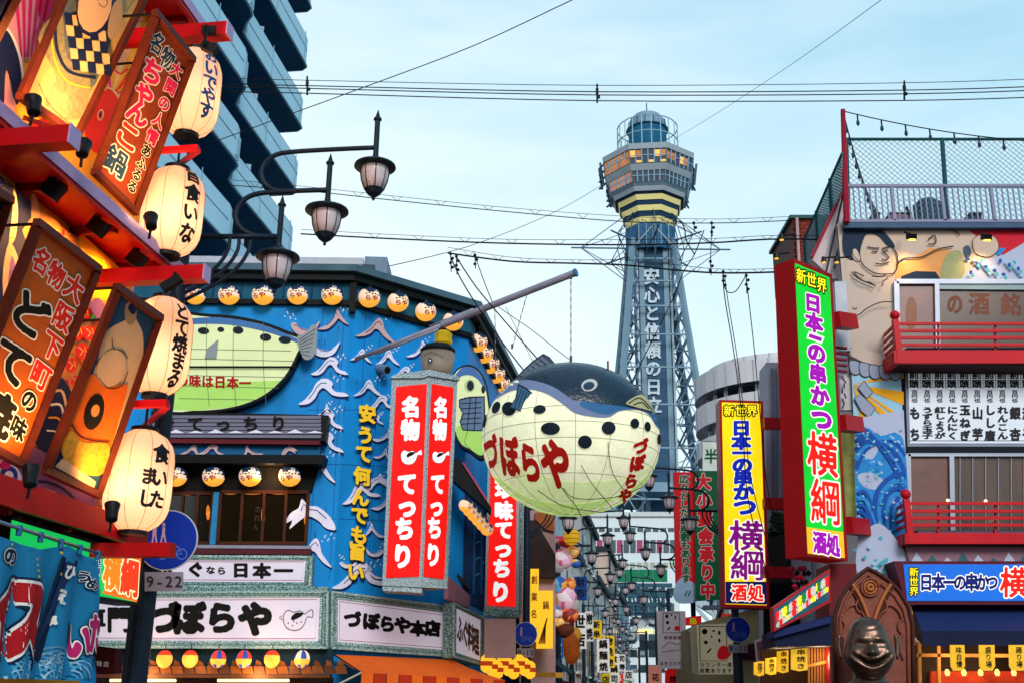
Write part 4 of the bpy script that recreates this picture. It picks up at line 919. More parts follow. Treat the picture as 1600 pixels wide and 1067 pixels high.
# ---------- red pillar sign standing out of the corner
pil = thing('pillar_sign', 'two faced red pillar sign with white lettering in a speckled frame at the building corner', 'sign', front(23).at(655, 915))
PA = front(22.9, .004); cA = PA.at(665, 750); PB = wallp(cA.x, 22.9, 55, 1, .004)
spk3 = speckle('pillar_speckle', '5c7480', 'b8c4c8', 50)
redlit = M('sign_red_lit', 'f01410', e=.68, var=.16, base=.4, scale=.9); whlit = M('letter_white_lit', 'f2f6f6', e=.55, var=0, base=.5)
board(PA, [(612, 592), (672, 585), (659, 917), (597, 914)], .5, spk3, 'frame', pil)
board(PB, [(672.5, 585), (715, 594), (699, 919), (659.5, 917)], .5, spk3, 'frame', pil)
board(PA, [(619, 604), (667, 599), (655, 900), (603, 902)], .02, redlit, 'face', pil, off=.02)
board(PB, [(675, 599), (709, 605), (694, 904), (662, 900)], .02, redlit, 'face', pil, off=.02)
m = MB(); m.prism(PA, [(609, 590), (616, 584), (672, 577), (673, 585), (660, 590)], .6, spk3, off=.05); m.build('cap', pil)
m = MB(); m.prism(PB, [(672, 577), (716, 587), (719, 594), (672, 587)], .6, spk3, off=.05); m.build('cap', pil)
m = MB(); m.prism(PA, [(597, 914), (659, 917), (660, 926), (598, 922)], .5, spk3, off=-.03); m.build('base', pil)
m = MB()
for ch, x, y, s_ in (('名', 642, 635, 29), ('物', 641, 671, 29), ('て', 636, 755, 31), ('っ', 636, 790, 33), ('ち', 632, 825, 32), ('り', 629, 868, 34)): m.text(PA, ch, (x, y), (x, y), (s_, -.5), (0, s_ * 1.15), whlit, .065, off=.03)
fugu_mark(m, PA, 638, 713, .68, whlit, ink, off=.03, fill=True); m.build('lettering', pil)
m = MB()
for ch, x, y, s_ in (('名', 689, 636, 22), ('物', 687, 671, 22), ('て', 684, 755, 23), ('っ', 682, 790, 24), ('ち', 679, 824, 24), ('り', 677, 866, 25)): m.text(PB, ch, (x, y), (x, y), (s_, 1), (-.5, s_ * 1.5), whlit, .06, off=.03)
fugu_mark(m, PB, 685, 713, .55, whlit, ink, off=.03, fill=True); m.build('lettering', pil)
for PX_, a_, b_ in ((PA, (612, 745), (661, 744)), (PB, (668, 744), (702, 745))):
    m = MB(); m.line(PX_, [a_, b_], .7, M('panel_joint', '8c1010', var=0), off=.026); m.build('panel_joint', pil)
# figure on top: cream fish pot with a yellow cap
fg = thing('rooftop_figure', 'cream spotted fish figure with a yellow cap on top of the red pillar sign', 'figure', front(23.3).at(683, 585))
q = front(23.3); c = q.at(683, 582); k_ = 23.3 / FPX * 1.05
m = MB(); m.lathe(c, [(22 * k_, 0), (25 * k_, 12 * k_), (27 * k_, 26 * k_), (25 * k_, 34 * k_), (16 * k_, 41 * k_)], M('figure_cream', 'dcc8b4', e=.08), 24, sy=.8); m.build('body', fg, smooth=True)
m = MB(); m.lathe(c + Vector((0, 0, 33 * k_)), [(27 * k_, 0), (28 * k_, 3 * k_), (20 * k_, 11 * k_), (6 * k_, 16 * k_)], spot, 24, sy=.85); m.build('head_top', fg, smooth=True)
m = MB(); c2 = c + Vector((8 * k_, -.02, 46 * k_)); m.lathe(c2, [(13 * k_, 0), (14.5 * k_, 2 * k_), (13 * k_, 9 * k_), (14 * k_, 16 * k_), (9 * k_, 21 * k_), (2 * k_, 22 * k_)], M('cap_yellow', 'f6cc1c', e=.15), 6); m.build('cap', fg)
qq = front(22.98, .003); m = MB(); m.ell(qq, 672, 563, 4, 4, spot); m.ell(qq, 672, 563, 1.6, 1.6, foam)
for i in range(10): m.ell(qq, 660 + i * 3.6, 550 + abs(i - 4) * 1.4, 1.1, 1.0, spot, off=.01, n=8)
m.build('spots', fg)
# ---------- second puffer relief round the corner
f2 = thing('puffer_fish_relief', 'green and cream fish face with striped mouth behind the big hanging fish', 'sign', front(24.6).at(740, 700))
q = front(25.2, .003)
m = MB(); m.prism(q, catmull([(706, 590), (722, 571), (742, 572), (758, 592), (764, 620), (768, 660), (765, 700), (752, 716), (735, 705), (716, 692), (704, 650)], 4, True), .3, spot); m.build('body_edge', f2)
m = MB(); m.poly(q, catmull([(708, 592), (722, 574), (741, 575), (755, 593), (761, 620), (765, 660), (762, 697), (752, 711), (736, 702), (718, 689), (707, 650)], 4, True), fishc, off=.005)
m.poly(q, catmull([(708, 592), (722, 574), (741, 575), (755, 593), (760, 612), (748, 594), (735, 586), (720, 588), (712, 600)], 4, True), fishb, off=.009)
m.poly(q, catmull([(713, 668), (735, 660), (764, 668), (762, 697), (752, 711), (736, 702), (718, 689)], 4, True), fishg, off=.009)
m.ell(q, 734, 602, 8.5, 10, M('eye_ring', 'c8d8a0'), off=.014); m.ell(q, 735, 602, 5.5, 8, spot, off=.018); m.ell(q, 755, 608, 3, 6, spot, off=.018)
m.poly(q, [(718, 622), (748, 620), (744, 668), (724, 669), (720, 655), (724, 640)], M('mouth_pale', 'a8bce0'), off=.014)
for i in range(6): m.line(q, [(718 + i * .8, 624 + i * 8.4), (748 - i * .8, 622 + i * 8.4)], 1.6, spot, off=.022)
m.line(q, [(726, 620), (726, 668)], 1.6, spot, off=.025); m.line(q, [(742, 620), (738, 668)], 1.6, spot, off=.025); m.line(q, catmull([(735, 664), (726, 690), (736, 702)], 4, False), .8, fl, off=.018); m.build('body', f2)
# side wing: dark canopy, windows, posts
m = MB(); q = front(24.9); m.prism(q, [(703, 716), (717, 716), (768, 793), (767, 800), (703, 745)], .5, blackw); m.build('side_canopy', zub)
m = MB(); q = front(24.85); m.prism(q, [(722, 722), (725, 722), (762, 780), (759, 781)], .06, M('trim_pink', 'c05070')); m.build('canopy_trim', zub)
m = MB(); q = front(26.3, .003); m.prism(q, [(700, 745), (768, 790), (768, 962), (700, 925)], .2, M('side_navy', '0e3560', var=.3, scale=2)); m.build('side_wall', zub)
m = MB(); m.prism(q, [(704, 775), (721, 785), (719, 890), (700, 880)], .05, glass, off=.05); m.build('side_window', zub)
for x in (722, 740, 752): m2 = MB(); m2.prism(q, [(x, 790), (x + 4, 792), (x + 2, 930), (x - 2, 928)], .06, M('post_deep_blue', '14508c'), off=.07); m2.build('side_post', zub)
m = MB()
for i in range(3): m.line(q, catmull([(742, 850 + i * 25), (750, 845 + i * 25), (756, 855 + i * 25)], 3, False), 2, M('wave_teal', '3a88b0'), off=.06)
m.build('print', zub)
board(front(26.1), [(700, 880), (735, 915), (735, 922), (700, 888)], .4, M('ledge_dark', '2a2430'), 'ledge', zub)
# ---------- second red vertical sign
vs_ = thing('vertical_sign', 'red vertical sign with white lettering partly behind the hanging puffer fish', 'sign', front(25.8).at(786, 955))
q = front(25.6, .004)
board(q, [(763, 690), (812, 690), (811, 952), (757, 950)], .5, spk3, 'frame', vs_, off=-.02); board(q, [(768, 700), (808, 700), (805, 947), (761, 945)], .02, redlit, 'face', vs_, off=.02)
board(front(25.62), [(812.5, 690), (819, 692), (815, 955), (811.5, 953)], .6, spk, 'side', vs_)
board(front(25.55), [(755, 950), (814, 952), (813, 963), (757, 961)], .5, spk, 'base', vs_)
m = MB()
for ch, x, y, s_ in (('珍', 788, 763, 29), ('味', 787, 797, 29), ('て', 787, 827, 29), ('っ', 786, 856, 31), ('ち', 784, 887, 30), ('り', 782, 924, 33)): m.text(q, ch, (x, y), (x, y), (s_, .5), (0, s_ * 1.02), whlit, .065, off=.03)
m.build('lettering', vs_)
board(front(26.0), [(757, 966), (806, 966), (806, 1027), (757, 1027)], .2, M('panel_pink', 'd8a8a0', e=.12, var=.1), 'pink_panel', zub)
board(front(26.02), [(796, 966), (797.5, 966), (797.5, 1027), (796, 1027)], .1, blk, 'panel_joint', zub)
# ---------- bottom left: tiled canopy, strip lights
tile = M('canopy_tile', 'b0622a', var=.35, scale=5, rough=.6, e=.05); dtile = M('canopy_tile_dark', '5a3420', var=.3, rough=.6)
board(front(23.7), [(150, 1013), (520, 1014), (520, 1040), (150, 1040)], .1, M('recess_teal', '16303c', var=.3), 'recess', zub)
tp = front(23.3)
for k in range(20):
    x = 176 + k * 18.3; m = MB()
    m.prism(tp, [(x, 1040), (x + 16, 1040), (x + 19, 1052), (x + 2, 1052)], .05, (tile, dtile)[(k * 7) % 3 == 0], off=.02 + (k % 2) * .012); m.build('tile', zub)
    m = MB(); m.prism(tp, [(x + 5, 1030), (x + 12, 1034), (x + 14, 1039.5), (x + 3, 1039.5)], .05, tile, off=-.05); m.build('tile', zub)
board(tp, [(150, 1052.5), (515, 1052.5), (516, 1058), (150, 1058)], .3, dtile, 'tile_edge', zub)
for a, b in ((172, 275), (340, 452)):
    t = thing('strip_light', 'glowing yellow strip light under the tiled canopy, ' + ('left one near the lamp post' if a < 200 else 'right one'), 'light', front(23.5).at(a, 1066)); m = MB(); q = front(23.4)
    m.tube([q.at(a, 1062), q.at(b, 1062)], .035, M('tube_light', 'ffe0a0', e=1.3, var=0), 8); m.build('tube', t); m = MB(); m.beam(q.at(a - 2, 1059), q.at(b + 2, 1059), .05, blk); m.build('holder', t)
board(front(23.9), [(150, 1058), (520, 1058), (520, 1120), (150, 1120)], .1, M('shopfront_dark', '3a2014', e=.02, var=.4), 'shopfront', zub)
# orange awning
aw = thing('awning', 'orange fabric awning with a scalloped edge under the slanting white sign', 'awning', (-1.5, 23.5, 2.0))
org = M('awning_orange', 'e8641e', e=.10, var=.12, rough=.8, base=.8)
a1, a2, b1, b2 = FD.at(522, 1022, .1), FD.at(706, 1030, .1), front(22.6).at(565, 1050), front(24.2).at(790, 1062)
m = MB(); g = 12; vs = [a1.lerp(a2, i / g).lerp(b1.lerp(b2, i / g), j / 3) - Vector((0, 0, .04 * math.sin(j / 3 * math.pi))) for j in range(4) for i in range(g + 1)]
m.add(vs, [(j * (g + 1) + i, j * (g + 1) + i + 1, (j + 1) * (g + 1) + i + 1, (j + 1) * (g + 1) + i) for j in range(3) for i in range(g)], org); m.build('fabric', aw, smooth=True)
m = MB()
for i in range(12):
    p, q = b1.lerp(b2, i / 12), b1.lerp(b2, (i + .94) / 12); m.add([p, q, q - Vector((0, 0, .26)), (p + q) / 2 - Vector((0, 0, .30)), p - Vector((0, 0, .26))], [(0, 1, 2, 3, 4)], (org, M('awning_red', 'd83a14', e=.2))[i % 2])
m.build('valance', aw)
m = MB(); m.tube([b1, b1 + Vector((-.9, .1, -.45))], .02, M('pole_pale', 'c8b8a8'), 6); m.tube([a1, b1], .015, blk, 5); m.build('arm', aw)
# white flat roofed block behind
t = thing('rooftop_block', 'pale grey flat roof with a small plant box behind the blue restaurant', 'building', front(30).at(450, 430)); wg = M('pale_cladding', 'c4c4cc', var=.1, base=.8)
q = front(29); m = MB(); m.prism(q, [(285, 400), (568, 403), (568, 450), (285, 450)], 5, wg); m.build('wall', t)
m = MB(); m.prism(q, [(285, 411), (569, 413), (569, 416), (285, 414)], .1, M('cladding_joint', '8a8a98'), off=.05); m.build('joint', t); m = MB(); m.prism(q, [(285, 424), (569, 427), (569, 431), (285, 430)], .2, M('copper_edge', '8a5a48'), off=.05); m.build('gutter', t)
m = MB(); m.prism(front(28.5), [(570, 401), (605, 402), (605, 432), (570, 430)], 1.2, M('plant_box', '7e90a0', var=.25, scale=2, streak=True)); m.build('plant_box', t)
m = MB(); m.prism(front(28.45), [(566, 413), (586, 414), (586, 422), (566, 421)], .1, M('vent_dark', '4a5660')); m.build('vent', t)

# ================================================================== SMALL LANTERNS
cream_l = M('lantern_cream', 'ffd9b8', e=.38, var=.05, base=.7); orange_l = M('lantern_orange', 'ffae3c', e=.62, var=.05, base=.7); capn = M('lantern_navy', '183250'); redd = M('lantern_red', 'd8321c', e=.15)
class Ball:
    eps = .001
    def __init__(s, r, sz=1.0): s.r = r; s.sz = sz
    def pt(s, az, el, o=0): return Vector((math.cos(el) * math.sin(az) * (s.r + o), -math.cos(el) * math.cos(az) * (s.r + o), math.sin(el) * (s.r + o) * s.sz))
    def at(s, x, y, o=0): return s.pt(R(x), R(y), o)
    def layer(s): return .004
def puffer_lantern(flip=1, lab='', group=''):
    t = thing('puffer_lantern', lab, 'lantern', (0, 0, 0), group); r = .215; b = Ball(r, .93)
    m = MB(); nx, ny = 28, 16; P = [b.pt(6.28318 * i / nx, R(-88 + 176 * j / ny)) for j in range(ny + 1) for i in range(nx)]; m.add(P, [], cream_l)
    o = 0
    for j in range(ny):
        for i in range(nx):
            az = ((i + .5) / nx * 360 + 180) % 360 - 180; el = -88 + 176 * (j + .5) / ny
            mt = orange_l if el < -26 + 6 * math.sin(R(az * 2)) else (capn if el > 17 - .22 * az * flip + 9 * math.sin(R(az * 3)) else cream_l)
            m.f.append((j * nx + i, j * nx + (i + 1) % nx, (j + 1) * nx + (i + 1) % nx, (j + 1) * nx + i)); m.m.append(m.mi(mt))
    m.build('body', t, smooth=True)
    m = MB()
    m.text(b, 'らや', (-32, -24), (8, -20), (38, 0), (0, -32), redd, .05, off=.004)
    for k in range(6): m.ell(b, -42 + k * 16, 1 + (k % 2) * 4, 6, 4, capn, off=.006, n=8)
    m.ell(b, 26 * flip, 30, 13, 9, whs, off=.006, n=12); m.ell(b, 26 * flip, 30, 7, 5, capn, off=.009, n=10); m.ell(b, 52 * flip, 12, 9, 7, whs, off=.006)
    m.build('markings', t)
    m = MB(); m.lathe((0, 0, r * .93 - .01), [(.05, 0), (.045, .035)], blk, 10); m.tube([(0, 0, r * .93), (0, 0, r + .07)], .008, blk, 4); m.build('top_ring', t)
    return t
GL = 'puffer fish lanterns under the eave of the blue restaurant'
pf0 = puffer_lantern(1, 'round puffer fish lantern under the eave', GL)
EAV = front(23.75); k = 0
ords = ['first', 'second', 'third', 'fourth', 'fifth', 'sixth', 'seventh', 'eighth', 'ninth', 'tenth', 'eleventh', 'twelfth', 'thirteenth', 'fourteenth', 'fifteenth']
def put(o0, p, label, first, sc_=1, rz=0, group=None):
    o = o0 if first else copy_tree(o0, p, rz, label, None)
    o.location = p; o.rotation_euler = (0, 0, rz); o['label'] = label; o.scale = (sc_,) * 3
    if group: o['group'] = group
    return o
for i, x in enumerate((305, 358, 411, 465, 519)):
    put(pf0, EAV.at(x, 461), 'puffer fish lantern in the straight part of the eave row, %s from the lamp post' % ords[i], i == 0, 1.1 + .03 * (i % 3), R((-8, 5, 0, 11, -5)[i]))
EVD = wallp(C1.x + nD.x * .28, C1.y + nD.y * .28, 50, 1)
for i, (x, y) in enumerate(((577, 465), (622, 472), (665, 487), (708, 502))):
    o = put(pf0, EVD.at(x, y), 'puffer fish lantern on the slanting eave, %s after the dark corner post' % ords[i], False, 1.16, R(42 + (i * 23) % 17 - 8))
ES = wallp(C2.x + nS.x * .2, C2.y + nS.y * .2, 9, 1)
for i, (x, y) in enumerate(((741, 523), (747, 541), (752, 556), (758, 570), (763, 583), (768, 595))):
    p = EVD.at(722, 505) + ds * (1.4 + i * .95) + nS * .1; p.z = ze + .18
    put(pf0, p, 'puffer fish lantern in the steep row receding down the side eave, %s from the corner' % ords[i], False, 1.3, R(60))
G2 = 'puffer fish lanterns in front of the dark windows'
for i, x in enumerate((275, 334, 391, 453)):
    put(pf0, front(23.72).at(x, 743), 'round puffer fish lantern over the dark windows, %s from the lamp post' % ords[i], False, 1.12, 0, G2)
for i in range(6):
    p = wallp(C2.x + nS.x * .9, C2.y + nS.y * .9, 9, 1).at(728 + i * 6.6, 789 + i * 7.5)
    put(pf0, p, 'yellow puffer lantern in the row under the dark side canopy, %s from the pillar' % ords[i], False, .66, R(70), 'puffer lanterns under the side canopy')
# small red, yellow and blue ball lanterns above the tiles
def ball_lantern(kind):
    t = thing('ball_lantern', 'x', 'lantern', (0, 0, 0), 'small glowing ball lanterns above the tiled canopy')
    r = .155; b = Ball(r, 1.12); m = MB(); nx, ny = 24, 14; m.v = [b.pt(6.28318 * i / nx, R(-86 + 172 * j / ny)) for j in range(ny + 1) for i in range(nx)]
    RL = M('ball_red', 'f8402a', e=.65, var=.05); OL = M('ball_amber', 'ffb040', e=.85, var=.05); BL = M('ball_blue', '3a5ab8', e=.4, var=.05); PL_ = M('ball_pale', 'ffd8b0', e=.7, var=.05)
    for j in range(ny):
        for i in range(nx):
            az = ((i + .5) / nx * 360 + 180) % 360; el = -86 + 172 * (j + .5) / ny; wdg = int(az / 45) % 2
            mt = (RL if el > 20 else OL) if kind == 0 else (((BL, RL) if kind == 1 else (BL, PL_))[wdg] if el > -5 else (OL, BL)[wdg and el < -40])
            m.f.append((j * nx + i, j * nx + (i + 1) % nx, (j + 1) * nx + (i + 1) % nx, (j + 1) * nx + i)); m.m.append(m.mi(mt))
    m.build('body', t, smooth=True)
    m = MB(); m.tube([(0, 0, r * 1.1), (0, 0, r * 1.1 + .12)], .008, blk, 4); m.lathe((0, 0, r * 1.1 - .01), [(.04, 0), (.04, .025)], blk, 8); m.build('hook', t)
    return t
protos = {0: ball_lantern(0), 1: ball_lantern(1), 2: ball_lantern(2)}; used = set()
for i, (x, kd) in enumerate(((257, 0), (297, 0), (341, 1), (381, 1), (425, 0), (472, 2))):
    put(protos[kd], front(23.2).at(x, 1029), '%s ball lantern under the long white sign, %s from the lamp post' % (('red and yellow', 'red, blue and yellow', 'blue and white')[kd], ords[i]), kd not in used); used.add(kd)
# cluster of lanterns by the second lamp post
ylw = M('lantern_yellow_lit', 'ffb828', e=.8, var=.05)
t0_ = None
for i in range(9):
    p = front(26.2 + i * .12).at(760 + i * 8.5, 1036 + (i % 3) * 5)
    if t0_ is None:
        t0_ = thing('oval_lantern', 'x', 'lantern', p, 'yellow oval lanterns beside the second lamp post'); m = MB(); m.lathe(p, [(.04, -.2), (.12, -.14), (.14, 0), (.12, .14), (.05, .2)], ylw, 14); m.build('shade', t0_, smooth=True)
        m = MB(); m.lathe(p, [(.142, -.05), (.145, 0), (.142, .05)], M('lantern_band_red', 'e04a20', e=.3), 14); m.build('band', t0_); o = t0_
    else: o = copy_tree(t0_, p)
    o['label'] = 'small yellow oval lantern with a red band, %s from the orange awning' % ords[i]

for px_, py_, Y_, e_, w_ in ((225, 1058, 23.1, 55, 'left'), (400, 1058, 23.1, 55, 'right'), (300, 1036, 23.0, 18, 'a'), (450, 1036, 23.0, 18, 'b')):  # first two sit at the strip lights, the others are added orange fill
    l = bpy.data.lights.new('tube_and_fill_glow', 'POINT'); l.energy = e_; l.color = (1, .62, .28); l.shadow_soft_size = .25; o = bpy.data.objects.new('tube_and_fill_glow', l); COL.objects.link(o); o.location = front(Y_).at(px_, py_)
l = bpy.data.lights.new('canopy_glow_fill', 'POINT'); l.energy = 30; l.color = (1, .55, .22); l.shadow_soft_size = .1; o = bpy.data.objects.new('canopy_glow_fill', l); COL.objects.link(o); o.location = front(23.5).at(420, 735)  # warm light added under the canopy, without a modelled lamp
# ================================================================== THE HANGING PUFFER FISH
fY = 20.8; fc = front(fY).at(892, 686); fdep = (fc - EYE).dot(CM.to_3x3() @ Vector((0, 0, -1))); kx = fdep / FPX
RX, RY, RZ = 139 * kx, 128 * kx, 118 * kx
class Ellip:
    eps = .004
    def __init__(s): s.k = 0
    def layer(s): s.k += 1; return s.k * s.eps
    def at(s, px, py, off=0.0):
        d = ray(px, py); a, b, c = RX + off, RY + off, RZ + off
        o_ = EYE - fc; O = Vector((o_.x / a, o_.y / b, o_.z / c)); D = Vector((d.x / a, d.y / b, d.z / c))
        A = D.dot(D); B = O.dot(D); Cc = O.dot(O) - 1; disc = B * B - A * Cc
        if disc > 0: P = O + D * ((-B - math.sqrt(disc)) / A)
        else: P = (O + D * (-B / A)).normalized()
        return fc + Vector((P.x * a, P.y * b, P.z * c))
E_ = Ellip()
fish = thing('puffer_fish_lantern', 'huge cream and black puffer fish lantern hanging over the street from a long pipe', 'lantern', (fc.x, fc.y, fc.z - RZ))
fcr = M('fugu_cream', 'eef0cc', e=.36, var=.12, scale=1.8, base=.72, bump=.5); fgr1 = M('fugu_pale_green', 'dcecac', e=.38, var=.12, scale=1.8, base=.72, bump=.5); fgr2 = M('fugu_green', 'bcdc80', e=.42, var=.12, scale=1.8, base=.72, bump=.5)
fblk = M('fugu_black', '16283a', rough=.3, var=.25, scale=2, bump=.6); flav = M('fugu_lavender', '9aaee0', e=.10, var=.08); fblu = M('fugu_blue', '4a90d0', e=.08, var=.08); fredm = M('fugu_red', 'd02014', e=.18, var=.05); fsp = M('fugu_spot', '182430', rough=.55)
m = MB(); nx, ny = 64, 40
m.v = [fc + Vector((RX * math.cos(e) * math.sin(a), -RY * math.cos(e) * math.cos(a), RZ * math.sin(e))) for e in [R(-89.5 + 179 * j / ny) for j in range(ny + 1)] for a in [6.28318 * i / nx for i in range(nx)]]
for j in range(ny):
    for i in range(nx):
        el = -89.5 + 179 * (j + .5) / ny; az = ((i + .5) / nx * 360 + 180) % 360 - 180
        back = abs(az) > 88
        mt = (fblk if el > 24 else fcr if el > -30 else fgr2) if back else fcr
        m.f.append((j * nx + i, j * nx + (i + 1) % nx, (j + 1) * nx + (i + 1) % nx, (j + 1) * nx + i)); m.m.append(m.mi(mt))
m.build('body', fish, smooth=True)
m = MB()
area(E_, m, [catmull([(700, 760), (748, 700), (800, 722), (850, 742), (892, 752), (950, 750), (1000, 738), (1050, 712), (1060, 830), (700, 830)], 3, True)], fgr1, 6, .004)
area(E_, m, [catmull([(700, 800), (760, 742), (820, 775), (870, 786), (920, 785), (980, 768), (1025, 742), (1050, 850), (700, 850)], 3, True)], fgr2, 6, .008)
area(E_, m, [catmull([(740, 640), (757, 634), (776, 622), (800, 610), (830, 608), (857, 616), (880, 631), (902, 646), (947, 652), (968, 642), (996, 640), (1014, 648), (1028, 668), (1050, 680), (1045, 600), (960, 570), (830, 580), (760, 600)], 4, True)], flav, 4, .012)
area(E_, m, [catmull([(906, 628), (926, 642), (950, 647), (968, 640), (998, 638), (1016, 647), (1028, 668), (1050, 680), (1045, 620), (980, 615)], 4, True)], fblu, 4, .016)
area(E_, m, [catmull([(745, 624), (757, 614), (781, 598), (821, 592), (857, 600), (880, 613), (894, 623), (906, 625), (939, 630), (981, 635), (1026, 645), (1050, 655), (1040, 590), (960, 545), (890, 540), (810, 555), (755, 595)], 4, True)], fblk, 3, .020)
m.build('paint', fish, smooth=True)
m = MB()
def espot(cx, cy, a, b, mt, ang=0, off=.024, n=18):
    q = R(ang); area(E_, m, [[(cx + a * math.cos(t) * math.cos(q) - b * math.sin(t) * math.sin(q), cy + a * math.cos(t) * math.sin(q) + b * math.sin(t) * math.cos(q)) for t in [6.28318 * k / n for k in range(n)]]], mt, 2, off)
for x, y, a, b, g in ((775, 636, 6, 10, 25), (795, 638, 11, 11, 0), (843, 639, 10, 7, -8), (860, 669, 15, 10, 0), (951, 668, 11, 10.5, 0), (914, 690, 11, 10.5, 0), (992, 661, 7, 8, 0), (1012, 666, 5, 8, -5), (757, 657, 3, 11, 8), (1030, 686, 3, 9, 0)): espot(x, y, a, b, fsp, g)
m.build('spots', fish)
m = MB(); espot(921, 601, 13, 9.5, M('eye_white', 'e8eef0', e=.15, var=0), -15, .026); espot(920, 602, 9, 6.2, M('eye_dark', '20384c', rough=.2), -15, .034); m.build('eye', fish)
m = MB(); area(E_, m, [catmull([(978, 631), (990, 620), (1004, 616), (1014, 626), (1022, 643), (1005, 638)], 4, True)], M('lips_cream', 'dcdca8', e=.15, var=.05), 2, .030)
for q in ([(982, 630), (1000, 621), (1020, 640)], [(990, 632), (1003, 628), (1014, 638)], [(979, 632), (1000, 638), (1021, 643)]): m.line(E_, q, 1.6, fsp, off=.04, smooth=4)
m.build('mouth', fish)
m = MB()
for ch, x, y, rv, dv in (('づ', 767, 705, (22, 4), (5, 62)), ('ぼ', 796, 712, (31, 5), (8, 68)), ('ら', 828, 722, (34, 6), (10, 66)), ('や', 868, 724, (46, -2), (12, 82))): m.text(E_, ch, (x, y), (x, y), rv, dv, fredm, .058, off=.028, run=3)
for ch, x, y, s_ in (('づ', 1001, 697, 25), ('ぼ', 996, 723, 26), ('ら', 986, 751, 24), ('や', 977, 774, 23)): m.text(E_, ch, (x, y), (x, y), (s_ * .9, -3), (-3, s_), fredm, .08, off=.028, run=3)
m.build('lettering', fish)
m = MB(); sl_ = M('fugu_seam', '7c8660', var=0)
for k, dz in enumerate((-.62, -.42, -.22, -.02, .18)):        # hoops of the frame showing through the cloth
    pts = [fc + Vector((RX * math.sqrt(1 - dz * dz) * math.sin(a) * 1.004, -RY * math.sqrt(1 - dz * dz) * math.cos(a) * 1.004, RZ * dz)) for a in [R(-100 + i * 8) for i in range(26)]]; m.tube(pts, .004, sl_, 4, False)
for az in (-75, -50, -25, 0, 22, 48, 75):
    m.tube([fc + Vector((RX * 1.004 * math.cos(e) * math.sin(R(az)), -RY * 1.004 * math.cos(e) * math.cos(R(az)), RZ * 1.004 * math.sin(e))) for e in [R(-88 + i * 7) for i in range(17)]], .004, sl_, 4, False)
for q in ([(875, 758), (888, 776), (900, 790), (908, 806)], [(908, 726), (925, 755), (950, 785), (960, 798)], [(950, 690), (958, 740), (990, 782)], [(880, 762), (900, 778), (960, 776), (1010, 758)], [(840, 765), (880, 790), (940, 800)]): m.line(E_, q, 1.3, sl_, off=.03, smooth=4)
m.build('seam', fish)
fbl = M('fin_blue', '4f8cbc', e=.05, var=.1); fout = M('fin_outline', '16283c', var=0)
def fin_part(pl, pts, name, mt, rays, thick=.06):
    m = MB(); m.prism(pl, pts, thick, mt); f = m.build(name, fish); m = MB()
    for a, b in rays: m.line(pl, [a, b], 1.4, fout, off=.006)
    m.line(pl, pts, 2.0, fout, off=.01, closed=True); m.build('fin_ray', f)
P_ = front(fc.y - RY * .80, .002)
fin_part(P_, [(810, 600), (822, 606), (835, 617), (831, 632), (826, 646), (812, 641), (797, 635), (806, 622)], 'side_fin', fbl, [((811 + i * 4, 605 + i * 2.2), (799 + i * 5, 634 + i * 2)) for i in range(1, 6)])
P_ = front(fc.y + .1)
fin_part(P_, [(806, 592), (815, 581), (832, 565), (849, 553), (858, 558), (867, 568), (850, 582), (835, 596)], 'back_fin', M('fin_slate', '5c6c80'), [((812 + i * 6, 588 - i * 5.5), (826 + i * 6, 594 - i * 4.6)) for i in range(1, 7)])
fin_part(P_, [(718, 624), (733, 620), (757, 619), (757, 640), (757, 672), (740, 672), (723, 671), (719, 658), (724, 645), (718, 635)], 'tail_fin', M('tail_blue', '86a4d0', e=.06), [((720, 630 + i * 8), (752, 628 + i * 8)) for i in range(5)] + [((735, 620), (730, 671)), ((744, 620), (741, 671))])
# pipe, chains
boom = thing('lantern_pipe', 'long grey pipe slanting up from the blue wall, carrying the big puffer fish', 'pipe', front(22).at(575, 553))
pw = front(23.5).at(556, 561); pe = front(fY).at(898, 427); pj = pw.lerp(pe, .42)
pg = M('pipe_grey', '9a98ac', rough=.4, var=.2, scale=3)
m = MB(); m.tube([pw, pj], .05, pg, 10); m.build('tube', boom, smooth=True); m = MB(); m.tube([pw.lerp(pe, .36) + Vector((0, 0, .07)), pw.lerp(pe, .56) + Vector((0, 0, .075))], .035, pg, 8); m.tube([pw.lerp(pe, .10) - Vector((0, 0, .06)), pw.lerp(pe, .4) - Vector((0, 0, .06))], .03, pg, 8); m.build('brace', boom, smooth=True)
m = MB(); m.tube([pj, pe], .072, pg, 12); m.tube([pe, pe + (pe - pj).normalized() * .04], .085, M('cap_blue', '3c78a0'), 12); m.build('tube', boom)
wire = M('cable_black', '14181c', var=0, rough=.6); steelc = M('chain_steel', '5a6068', metal=.5, rough=.4, var=.1)
def chain(a, b, r, label, links=10):
    t = thing('chain', label, 'chain', a); m = MB(); m.tube([a, b], r * .7, steelc, 5)
    for i in range(links): p = a.lerp(b, (i + .5) / links); m.tube([p - Vector((0, 0, .04)), p + Vector((0, 0, .04))], r * 1.1, steelc, 5)
    m.tube([a, a + Vector((0, 0, .08))], r * 2.5, steelc, 6); m.tube([b, b + Vector((0, 0, .10))], r * 2.5, steelc, 6); m.build('links', t)
q = front(fY); chain(q.at(892, 436), q.at(892, 564), .012, 'steel chain from the pipe end down to the top of the big puffer fish')
q = front(21.6); chain(q.at(824, 458), q.at(800, 545), .009, 'thin steel chain hanging from the middle of the slanting pipe', 8)
q = front(22.0); chain(q.at(773, 478), q.at(775, 578), .009, 'thin steel chain hanging from the slanting pipe above the side lantern row', 8)
